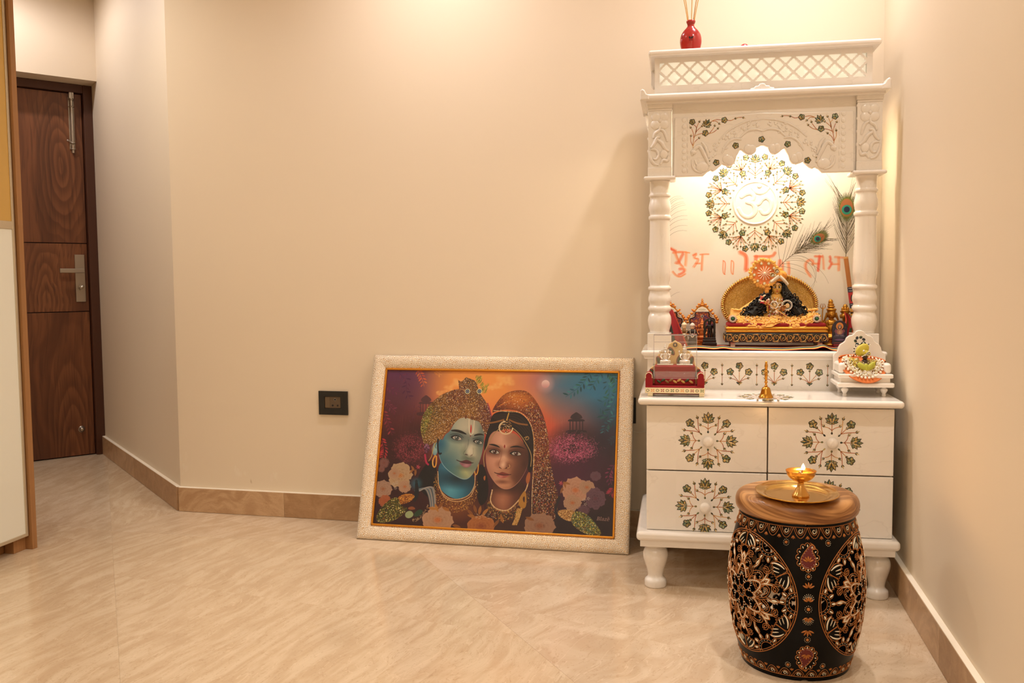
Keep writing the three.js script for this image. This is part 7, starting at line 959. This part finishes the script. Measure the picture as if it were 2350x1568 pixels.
// ---------------------------------------------------------------- things on the worktop and on the canopy
{
  const y = 0.6402;
  // velvet bench throne for two idols, with its clear cover
  const t = thing('velvet_throne', 'small red velvet throne with enamelled gold skirting on the left of the worktop', 'throne', [-0.005, y, -3.0]), P = maker(t);
  const bandTex = canvasTex(1024, 110, (c, w, h) => { c.fillStyle = '#ead9b0'; c.fillRect(0, 0, w, h); c.strokeStyle = '#c8ac74'; c.lineWidth = 4; c.strokeRect(2, 4, w - 4, h - 8); for (let k = 0; k < 12; k++) { const x = 44 + k * 85, m = h / 2; if (k % 2 === 0) { c.strokeStyle = '#24442c'; c.lineWidth = 8; c.beginPath(); c.moveTo(x + 26, m); c.quadraticCurveTo(x + 8, m - 32, x - 16, m - 20); c.quadraticCurveTo(x - 26, m, x - 16, m + 20); c.quadraticCurveTo(x + 8, m + 32, x + 26, m); c.stroke(); } else { c.fillStyle = ['#d8843c', '#8c1c28', '#2c5a2c'][((k - 1) / 2) % 3]; for (const [a, b] of [[-16, -16], [16, -16], [-16, 16], [16, 16]]) { c.beginPath(); c.ellipse(x + a, m + b, 14, 9, a * b > 0 ? 0.7 : -0.7, 0, 7); c.fill(); } } } });
  const band = bx(-0.1, 0.091, 0.651, 0.669, -3.045, -2.955, 0.001); uvPlanar(band, 'x', 'y', 1 / 0.191, 1 / 0.018, -0.1, 0.651); P('enamel_skirt', band, std(0xffffff, 0.4, { map: bandTex }));
  for (const x of [-0.092, 0.073]) for (const z of [-2.972, -3.04]) P('foot', bx(x, x + 0.017, y, 0.652, z, z + 0.014, 0.002), std(0xead9b0, 0.5));
  P('under_board', bx(-0.092, 0.083, 0.647, 0.651, -3.04, -2.962), std(0x5c1414, 0.8));
  P('seat_deck', bx(-0.098, 0.089, 0.668, 0.674, -3.044, -2.957, 0.002), velvet);
  for (const x of [-0.0995, 0.0675]) { const g = P('armrest', extr(shape([[0, 0], [0.0225, 0], [0.0225, 0.036], [0.02, 0.044], [0.0112, 0.0485], [0.0025, 0.044], [0, 0.036]]), 0.07, 0.002, 2).translate(x, 0.669, -3.032), velvet); P('piping', tube([[x + 0.0005, 0.7, -2.9595], [x + 0.0015, 0.712, -2.9595], [x + 0.0112, 0.7185, -2.9595], [x + 0.021, 0.712, -2.9595], [x + 0.022, 0.7, -2.9595]], 0.0013, 6, 24), std(0xe8d8b0, 0.5), g); }
  P('raised_seat', bx(-0.07, 0.061, 0.674, 0.7385, -3.045, -2.985, 0.004), velvet);
  const bk = [[-0.092, 0.66], [0.083, 0.66], [0.083, 0.705], [0.076, 0.725], [0.062, 0.735], [0.058, 0.762], [0.042, 0.782], [0.022, 0.79], [0.016, 0.806], [-0.004, 0.818], [-0.024, 0.806], [-0.03, 0.79], [-0.05, 0.782], [-0.066, 0.762], [-0.07, 0.735], [-0.084, 0.725], [-0.092, 0.705]];
  const bb = P('scalloped_back', extr(shape(bk), 0.006, 0.002, 2).translate(0, 0, -3.056), std(0xdcbc7c, 0.4, { metalness: 0.4 }));
  P('enamel_panels', [[-0.078, 0.708, 0.5], [-0.058, 0.75, 0.3], [0.069, 0.708, -0.5], [0.049, 0.75, -0.3], [-0.016, 0.782, 0.6], [0.01, 0.756, -0.4]].flatMap(([x, yy, r]) => [tint(T(ell(0.0085, 0.0165, 0.002), x, yy, -3.0475, 0, 0, r), 0x7c2420), tint(T(ell(0.0062, 0.0135, 0.0026), x, yy, -3.0472, 0, 0, r), 0x244a24)]), vgloss, bb);
  P('medallion', [tint(T(new THREE.TorusGeometry(0.0095, 0.002, 8, 24), -0.004, 0.803, -3.047), 0xd8b060), tint(ell(0.008, 0.008, 0.002, -0.004, 0.803, -3.047), 0x3a2418), tint(ell(0.003, 0.004, 0.003, -0.004, 0.803, -3.0455), 0xc8a468)], vgloss, bb);
  P('carved_apron', Array.from({ length: 9 }, (_, k) => tint(T(ell(0.008, 0.004, 0.002), -0.056 + k * 0.013, 0.686 + (k % 2) * 0.005, -2.984, 0, 0, k % 2 ? 0.6 : -0.6), pick([0x2c4a2c, 0xc8a058, 0x8a6434]))), vgloss);
  // two little silver idols sitting on it
  for (const [x, lab] of [[-0.036, 'left silver seated idol inside the clear cover on the red throne'], [0.0275, 'right silver seated idol inside the clear cover on the red throne']]) { const s = thing('silver_idol', lab, 'idol', [x, 0.7388, -3.013]); add('seated_figure', idol(0.0705, { ears: x < 0, trunk: x < 0 }), std(0xe9e4dc, 0.26, { metalness: 0.75 }), s); add('plinth', bx(-0.0265, 0.0265, 0, 0.0045, -0.02, 0.02, 0.0015), silver, s); }
  const cv = thing('clear_cover', 'clear acrylic cover with a wrinkled film standing over the silver idols', 'cover', [0, 0.7, -3.01]), C = maker(cv);
  const z1 = -2.982, z0 = -3.043; C('front_pane', bx(-0.073, 0.066, 0.703, 0.8405, z1 - 0.0012, z1), acrylic); C('top_pane', bx(-0.073, 0.066, 0.8405, 0.8417, z0, z1), acrylic); C('rear_pane', bx(-0.073, 0.066, 0.703, 0.8405, z0, z0 + 0.0012), acrylic); C('side_pane', bx(-0.0732, -0.072, 0.703, 0.8405, z0, z1), acrylic); C('side_pane', bx(0.065, 0.0662, 0.703, 0.8405, z0, z1), acrylic);
  const edge = phy(0xd8d4d8, 0.12, { transmission: 0.5, thickness: 0, clearcoat: 1 }); C('edge_strips', [...[-0.0728, 0.0656].map((x) => bx(x - 0.0009, x + 0.0009, 0.703, 0.8415, z1 - 0.0012, z1 + 0.0006)), bx(-0.073, 0.066, 0.8385, 0.8425, z1 - 0.001, z1 + 0.0006), bx(-0.073, 0.066, 0.8165, 0.818, z1, z1 + 0.0005)], edge);
  C('wrinkled_film', grid(40, 14, (u, v) => [-0.075 + u * 0.142, 0.697 + v * 0.024, z1 + 0.003 + 0.006 * (1 - v) + 0.0012 * Math.sin(v * 26 + 3 * fbm(u * 6, v * 3, 2, 4)) + 0.001 * fbm(u * 14, v * 9, 2, 8)]), phy(0xffffff, 0.06, { transmission: 0.88, thickness: 0, side: THREE.DoubleSide }));
  // bell
  const bl = thing('brass_bell', 'small brass hand bell with a tall handle standing on the inlaid worktop', 'bell', [0.2835, y, -2.965]);
  add('bell_body', lathe(smoothProfile([[0.0185, 0.001], [0.022, 0], [0.0235, 0.002], [0.0215, 0.006], [0.018, 0.013], [0.0155, 0.022], [0.013, 0.03], [0.009, 0.0345], [0.004, 0.036], [0, 0.0365]], 50), 40), std(0xc9913c, 0.2, { metalness: 1 }), bl);
  add('handle', lathe(smoothProfile([[0.004, 0.035], [0.0055, 0.038], [0.0035, 0.042], [0.0035, 0.046], [0.006, 0.05], [0.0038, 0.054], [0.0042, 0.062], [0.0052, 0.072], [0.0046, 0.08], [0.0062, 0.084], [0.0042, 0.088], [0.0045, 0.096], [0.0055, 0.102], [0.0045, 0.108], [0.0035, 0.112], [0.0042, 0.115], [0, 0.118]], 80), 20), std(0xcf9440, 0.22, { metalness: 1 }), bl);
  add('clapper', [tube([[0, 0.03, 0], [0, 0.014, 0], [0, 0.008, 0]], 0.001), ell(0.004, 0.004, 0.004, 0, 0.006, 0)], brassDull, bl);
  // marble mini throne with inlaid crown, and the dressed figurine on it
  const m = thing('marble_throne', 'miniature white marble throne with a scalloped back at the right end of the worktop', 'throne', [0.597, y, -3.08]), Q = maker(m);
  const lp = smoothProfile([[0, 0], [0.006, 0], [0.0065, 0.005], [0.0055, 0.009], [0.009, 0.015], [0.0115, 0.02], [0.0105, 0.0245], [0.006, 0.028], [0.0085, 0.031], [0, 0.0312]], 36); for (const x of [0.537, 0.657]) for (const z of [-3.038, -3.13]) Q('leg', lathe(lp, 22).translate(x, y, z), marblePolish);
  Q('platform', [bx(0.51, 0.684, 0.6705, 0.686, -3.155, -3.012, 0.005), bx(0.521, 0.673, 0.685, 0.702, -3.145, -3.024, 0.002), bx(0.513, 0.681, 0.7, 0.714, -3.152, -3.014, 0.0045)], marblePolish);
  for (const x of [0.528, 0.6665]) Q('armrest', bx(x - 0.011, x + 0.011, 0.713, 0.748, -3.14, -3.03, 0.01), marblePolish);
  const sb = [[-0.082, 0], [0.082, 0], [0.082, 0.05], [0.079, 0.058], [0.07, 0.064], [0.0665, 0.078], [0.061, 0.088], [0.051, 0.094], [0.045, 0.1], [0.042, 0.109], [0.034, 0.1165], [0.023, 0.119], [0.017, 0.124], [0.012, 0.131], [0.004, 0.1345]]; const sfull = [...sb, ...sb.slice(2).reverse().map(([a, b]) => [-a, b])];
  const back = Q('scalloped_back', extr(shape(sfull), 0.012, 0.002, 3).translate(0.597, 0.714, -3.136), marblePolish);
  const f = mulberry(3); Q('crown_inlay', Array.from({ length: 7 }, (_, k) => petal(0.0115, 0.009, 0.597 + Math.cos(k / 7 * 6.283) * 0.0115, 0.813 + Math.sin(k / 7 * 6.283) * 0.0105, Math.PI / 2 - k / 7 * 6.283 + 1.4, f, 0, [0x1c3a4a, 0x2c4a38, 0x101a2c, 0x4a5a3c, 0x7a8a60])).map((g) => g.translate(0, 0, -3.1218)), inlayMat, back);
  const d = thing('draped_figurine', 'tiny green-turbaned figurine in an orange robe fringed with pearls on the marble throne', 'figurine', [0.6, 0.7145, -3.06]), E = maker(d), f2 = mulberry(14);
  const rob = (s, q) => { const c = Math.cos(q), n = Math.sin(q); return [0.594 + c * 0.073 * s, 0.752 - 0.006 * c * s - 0.064 * Math.max(0, n) * s ** 1.3 + 0.012 * Math.max(0, -n) * s, -3.062 + (n > 0 ? 0.062 : 0.03) * n * s]; };
  const cm = new THREE.MeshStandardMaterial({ color: 0xd9793a, roughness: 0.8, side: THREE.DoubleSide }); E('robe', grid(70, 10, (u, v) => { const p = rob(v, u * 6.2832); p[1] += 0.0016 * Math.sin(u * 88) * v; return p; }), cm);
  E('robe_edge', [tube(Array.from({ length: 40 }, (_, k) => rob(1, k / 40 * 6.2832)), 0.002, 6, 90, true), tube(Array.from({ length: 16 }, (_, k) => { const p = rob(0.97, Math.PI * (1 + k / 15)); return [p[0], p[1] + 0.004, p[2]]; }), 0.0028, 6, 30)], std(0xc86a24, 0.6));
  const pe = []; for (let k = 0; k < 17; k++) { const p = rob(0.86, 0.12 + k / 16 * (Math.PI - 0.24)); pe.push(ell(0.0042, 0.0042, 0.0042, p[0], p[1] + 0.004, p[2] + 0.003, 12, 10)); } for (let k = 0; k < 26; k++) { const p = rob(R(0.74, 0.9, f2), Math.PI + k / 25 * Math.PI); pe.push(ell(0.003, 0.003, 0.003, p[0], p[1] + 0.004, p[2] + 0.003, 10, 8)); } E('pearl_fringe', pe, pearl);
  const br = []; for (let k = 0; k < 760; k++) { const q = R(-0.25, Math.PI + 0.25, f2), s = Math.sqrt(R(0.03, 0.62, f2)), p = rob(s, q); br.push(tint(T(ell(R(0.0024, 0.0056, f2), 0.0019, 0.0019, 0, 0, 0, 6, 5), p[0], p[1] + R(0.002, 0.006, f2), p[2] + 0.003, 0, 0, R(0, 3, f2)), s > 0.6 ? pick([0xe8dcc0, 0xd8d0c0, 0xf0e8d8, 0xc8b480, 0xe0d8c8], f2) : pick([0xc8b84a, 0x8a7a2c, 0xe0d070, 0x4a4420, 0xd0a040, 0xf0e8c8, 0xb89a4c], f2))); } E('gold_embroidery', br, vgloss);
  E('robe_folds', [[-0.012, 0.726, 0.9], [0.014, 0.728, -0.7], [0.0, 0.718, 0.1]].map(([x, yy, r]) => T(ell(0.009, 0.019, 0.006), 0.6 + x, yy + 0.01, -3.026, 0, 0, r)), std(0xb4b43c, 0.6));
  const hx = 0.6, hyy = 0.766; E('head', [ell(0.0085, 0.0095, 0.008, hx, hyy, -3.05), ell(0.012, 0.014, 0.01, hx, hyy - 0.02, -3.052), ell(0.0018, 0.0022, 0.002, hx, hyy - 0.001, -3.0415)], std(0x3a2414, 0.4));
  E('turban', [T(ell(0.024, 0.017, 0.011), 0.592, 0.789, -3.054, 0, 0, 0.75), T(ell(0.015, 0.01, 0.01), 0.602, 0.779, -3.048, 0, 0, -0.3)], std(0xc8b83c, 0.6)); const st = []; for (let k = 0; k < 16; k++) { const a = 0.2 + k / 15 * 2.9; st.push(tint(ell(0.0023, 0.0023, 0.002, 0.594 + Math.cos(a + 0.6) * 0.029, 0.788 + Math.sin(a + 0.6) * 0.024, -3.046, 8, 6), k % 2 ? 0x1c2418 : 0xf0ead8)); } for (let k = 0; k < 5; k++) st.push(tint(taper([[0.59 + k * 0.004, 0.768 + k * 0.001, -3.041], [0.6 + k * 0.002, 0.775 + k * 0.0025, -3.038], [0.612, 0.772 + k * 0.003, -3.041]], () => 0.0012, 6, 10), k % 2 ? 0x1c2418 : 0xf0ead8)); st.push(tint(ell(0.003, 0.003, 0.003, 0.594, 0.787, -3.04), 0xf8f4ea)); E('striped_band', st, vgloss);
}
// reed diffuser and a small red lid on the canopy top
{
  const t = thing('reed_diffuser', 'red flask-shaped ceramic reed diffuser with five reeds on the canopy top', 'diffuser', [0.0455, 1.8032, -3.232]);
  const b = lathe(smoothProfile([[0, 0], [0.024, 0], [0.029, 0.004], [0.034, 0.02], [0.0368, 0.036], [0.0365, 0.05], [0.033, 0.064], [0.025, 0.077], [0.0165, 0.086], [0.0125, 0.091], [0.0118, 0.096], [0.0135, 0.101], [0.0155, 0.106], [0.0148, 0.111], [0.0105, 0.1135], [0.008, 0.1115], [0.0075, 0.1], [0, 0.098]], 90), 44).scale(1, 1, 0.62);
  const fl = add('flask', b, phy(0xa01a1a, 0.2, { clearcoat: 0.8, clearcoatRoughness: 0.06 }), t);
  const s = new THREE.Shape(); const wing = (x, y, rx, ry, a) => { const g = new THREE.CircleGeometry(1, 20).scale(rx, ry, 1).rotateZ(a).translate(x, y, 0); return g; };
  const emb = merge([wing(-0.0042, 0.0495, 0.0038, 0.003, -0.6), wing(0.0042, 0.0495, 0.0038, 0.003, 0.6), wing(-0.003, 0.0455, 0.0026, 0.002, 0.5), wing(0.003, 0.0455, 0.0026, 0.002, -0.5), ...[-0.005, -0.003, -0.001, 0.0015, 0.0035, 0.0052].map((x, k) => bx(x - 0.0007, x + 0.0007, 0.0392, 0.0412 + (k % 2) * 0.0004, -0.0001, 0.0001)), bx(-0.005, 0.005, 0.0374, 0.038, -0.0001, 0.0001)]);
  { const p = emb.attributes.position; for (let i = 0; i < p.count; i++) { const x = p.getX(i), r = 0.0367; p.setZ(i, 0.62 * Math.sqrt(r * r - x * x) + 0.0002); } } add('butterfly_emblem', emb, std(0x180808, 0.5, { side: THREE.DoubleSide }), fl);
  for (const [dx, dz] of [[-0.036, 0.004], [-0.027, -0.008], [0.006, 0.004], [0.028, -0.003], [0.038, 0.006]]) add('reed', taper([[dx * -0.05 + (dx < 0 ? -0.004 : 0.004), 0.02, 0], [dx * 0.35, 0.12, dz * 0.5], [dx * 1.05, 0.25, dz]], () => 0.0014, 8, 8), std(0xd09a48, 0.7), t);
  const l = thing('incense_pot', 'small red pot barely showing over the middle of the canopy edge', 'pot', [0.226, 1.8032, -3.23]); add('dome', lathe(smoothProfile([[0, 0.0225], [0.004, 0.022], [0.01, 0.019], [0.015, 0.012], [0.0155, 0.003], [0.014, 0], [0, 0]], 24), 28), phy(0xb02a2a, 0.35, { clearcoat: 0.4 }), l); add('rim', T(new THREE.TorusGeometry(0.015, 0.0012, 6, 24), 0, 0.003, 0, Math.PI / 2), phy(0xb02a2a, 0.35), l);
}
// wall sockets, cord, wardrobe
{
  const { L, phi } = frameOf(C1, CR);
  function socket(x, label) {
    const s = (x - C1[0]) / Math.cos(phi), t = thing('wall_socket', label, 'socket', [x, 0.507, WZ(x)], phi);
    const P = (n, g, m, p = t) => add(n, g, m, p);
    const o = extr((() => { const q = shape([[-0.0665, -0.051], [0.0665, -0.051], [0.0665, 0.051], [-0.0665, 0.051]]); q.holes.push(new THREE.Path([[-0.0385, -0.0225], [0.0345, -0.0225], [0.0345, 0.0275], [-0.0385, 0.0275]].map(([a, b]) => new THREE.Vector2(a, b)))); return q; })(), 0.007, 0.0015, 2).translate(0, 0, 0.0015); P('cover_plate', o, blackPlastic);
    const mod = P('socket_module', bx(-0.038, 0.034, -0.022, 0.027, 0.001, 0.007, 0.001), std(0x5c4a36, 0.4)); P('blank_key', bx(-0.0375, -0.0145, -0.021, 0.026, 0.006, 0.0082, 0.0012), std(0x66523a, 0.35), mod);
    const hole = (a, b, r, ry) => T(new THREE.CylinderGeometry(r, r, 0.0008, 18), a, b, 0.0071, Math.PI / 2); P('pin_holes', [hole(0.009, 0.015, 0.005), hole(-0.0025, -0.0105, 0.0042), hole(0.0205, -0.0105, 0.0042)], std(0x0c0906, 0.6), mod); P('earth_contact', T(new THREE.TorusGeometry(0.005, 0.0008, 6, 20), 0.009, 0.015, 0.0072), steel, mod);
    return t;
  }
  socket(-1.444, 'black wall socket with a brown centre on the bare wall left of the framed print');
  socket(-0.222, 'black wall socket mostly hidden behind the right edge of the framed print');
  const c = thing('power_cord', 'thin white cord sagging from the hidden socket to the shrine', 'cord', [-0.16, 0.42, WZ(-0.16) + 0.01]), P = maker(c);
  P('wire', tube([[-0.2, 0.47, WZ(-0.2) + 0.014], [-0.185, 0.44, WZ(-0.185) + 0.022], [-0.155, 0.424, WZ(-0.155) + 0.022], [-0.12, 0.426, WZ(-0.12) + 0.02], [-0.08, 0.44, WZ(-0.08) + 0.02], [-0.03, 0.45, WZ(0) + 0.03]], 0.0019, 8, 60), std(0xe0d4bc, 0.5));
}
{
  const xf = -2.449, t = thing('wardrobe', 'tall sliding wardrobe with a frosted glass front and brown wooden edge at the left', 'wardrobe', [xf - 0.3, 0, -2.0]), P = maker(t), zE = -3.05, zN = -0.6, top = 2.5;
  const vw = (g) => uvPlanar(norm(g), 'z', 'y', 4, 0.8);
  P('end_panel', [vw(bx(xf - 0.6, xf, 0.0, top, zE, zE + 0.026, 0.001))], oak);
  P('carcass', [bx(xf - 0.6, xf - 0.06, 0.05, top, zE + 0.026, zN), bx(xf - 0.6, xf - 0.02, top - 0.03, top, zE + 0.02, zN)], std(0x8a6a48, 0.6));
  P('plinth', vw(bx(xf - 0.55, xf - 0.075, 0, 0.052, zE + 0.02, zN)), oak);
  P('post_foot', vw(bx(xf - 0.07, xf - 0.03, 0, 0.055, zE + 0.024, zE + 0.09, 0.001)), oak);
  const z0 = zE + 0.04, z1 = -1.75, xg = xf - 0.012;
  const door = P('sliding_door', bx(xg - 0.02, xg - 0.006, 0.058, top - 0.04, z0, z1), std(0xb8ad98, 0.5));
  P('aluminium_profile', [bx(xg - 0.026, xg + 0.002, 0.055, top - 0.035, z0 - 0.008, z0 + 0.004, 0.002), bx(xg - 0.026, xg + 0.002, 0.055, 0.068, z0, z1, 0.002), bx(xg - 0.022, xg + 0.001, 1.232, 1.262, z0, z1, 0.002), bx(xg - 0.026, xg + 0.002, 0.055, top - 0.035, z1, z1 + 0.03, 0.002)], std(0xc8bca4, 0.34, { metalness: 0.6 }), door);
  P('frosted_pane', bx(xg - 0.006, xg - 0.002, 0.066, 1.233, z0 + 0.003, z1), phy(0xe8e8da, 0.22, { clearcoat: 0.4 }), door);
  P('frosted_pane', bx(xg - 0.006, xg - 0.002, 1.261, top - 0.045, z0 + 0.003, z1), phy(0xc9a050, 0.25, { clearcoat: 0.3 }), door);
  const d2 = P('sliding_door', bx(xg - 0.02, xg - 0.006, 0.058, top - 0.04, z1 + 0.03, zN), std(0xb8ad98, 0.5)); P('frosted_pane', bx(xg - 0.006, xg - 0.002, 0.066, 1.233, z1 + 0.035, zN), phy(0xe8e8da, 0.22, { clearcoat: 0.4 }), d2); P('frosted_pane', bx(xg - 0.006, xg - 0.002, 1.261, top - 0.045, z1 + 0.035, zN), phy(0xc9a050, 0.25, { clearcoat: 0.3 }), d2);
}
scene.traverse((o) => { if (o.isMesh) o.castShadow = o.receiveShadow = true; });
renderer.render(scene, camera);
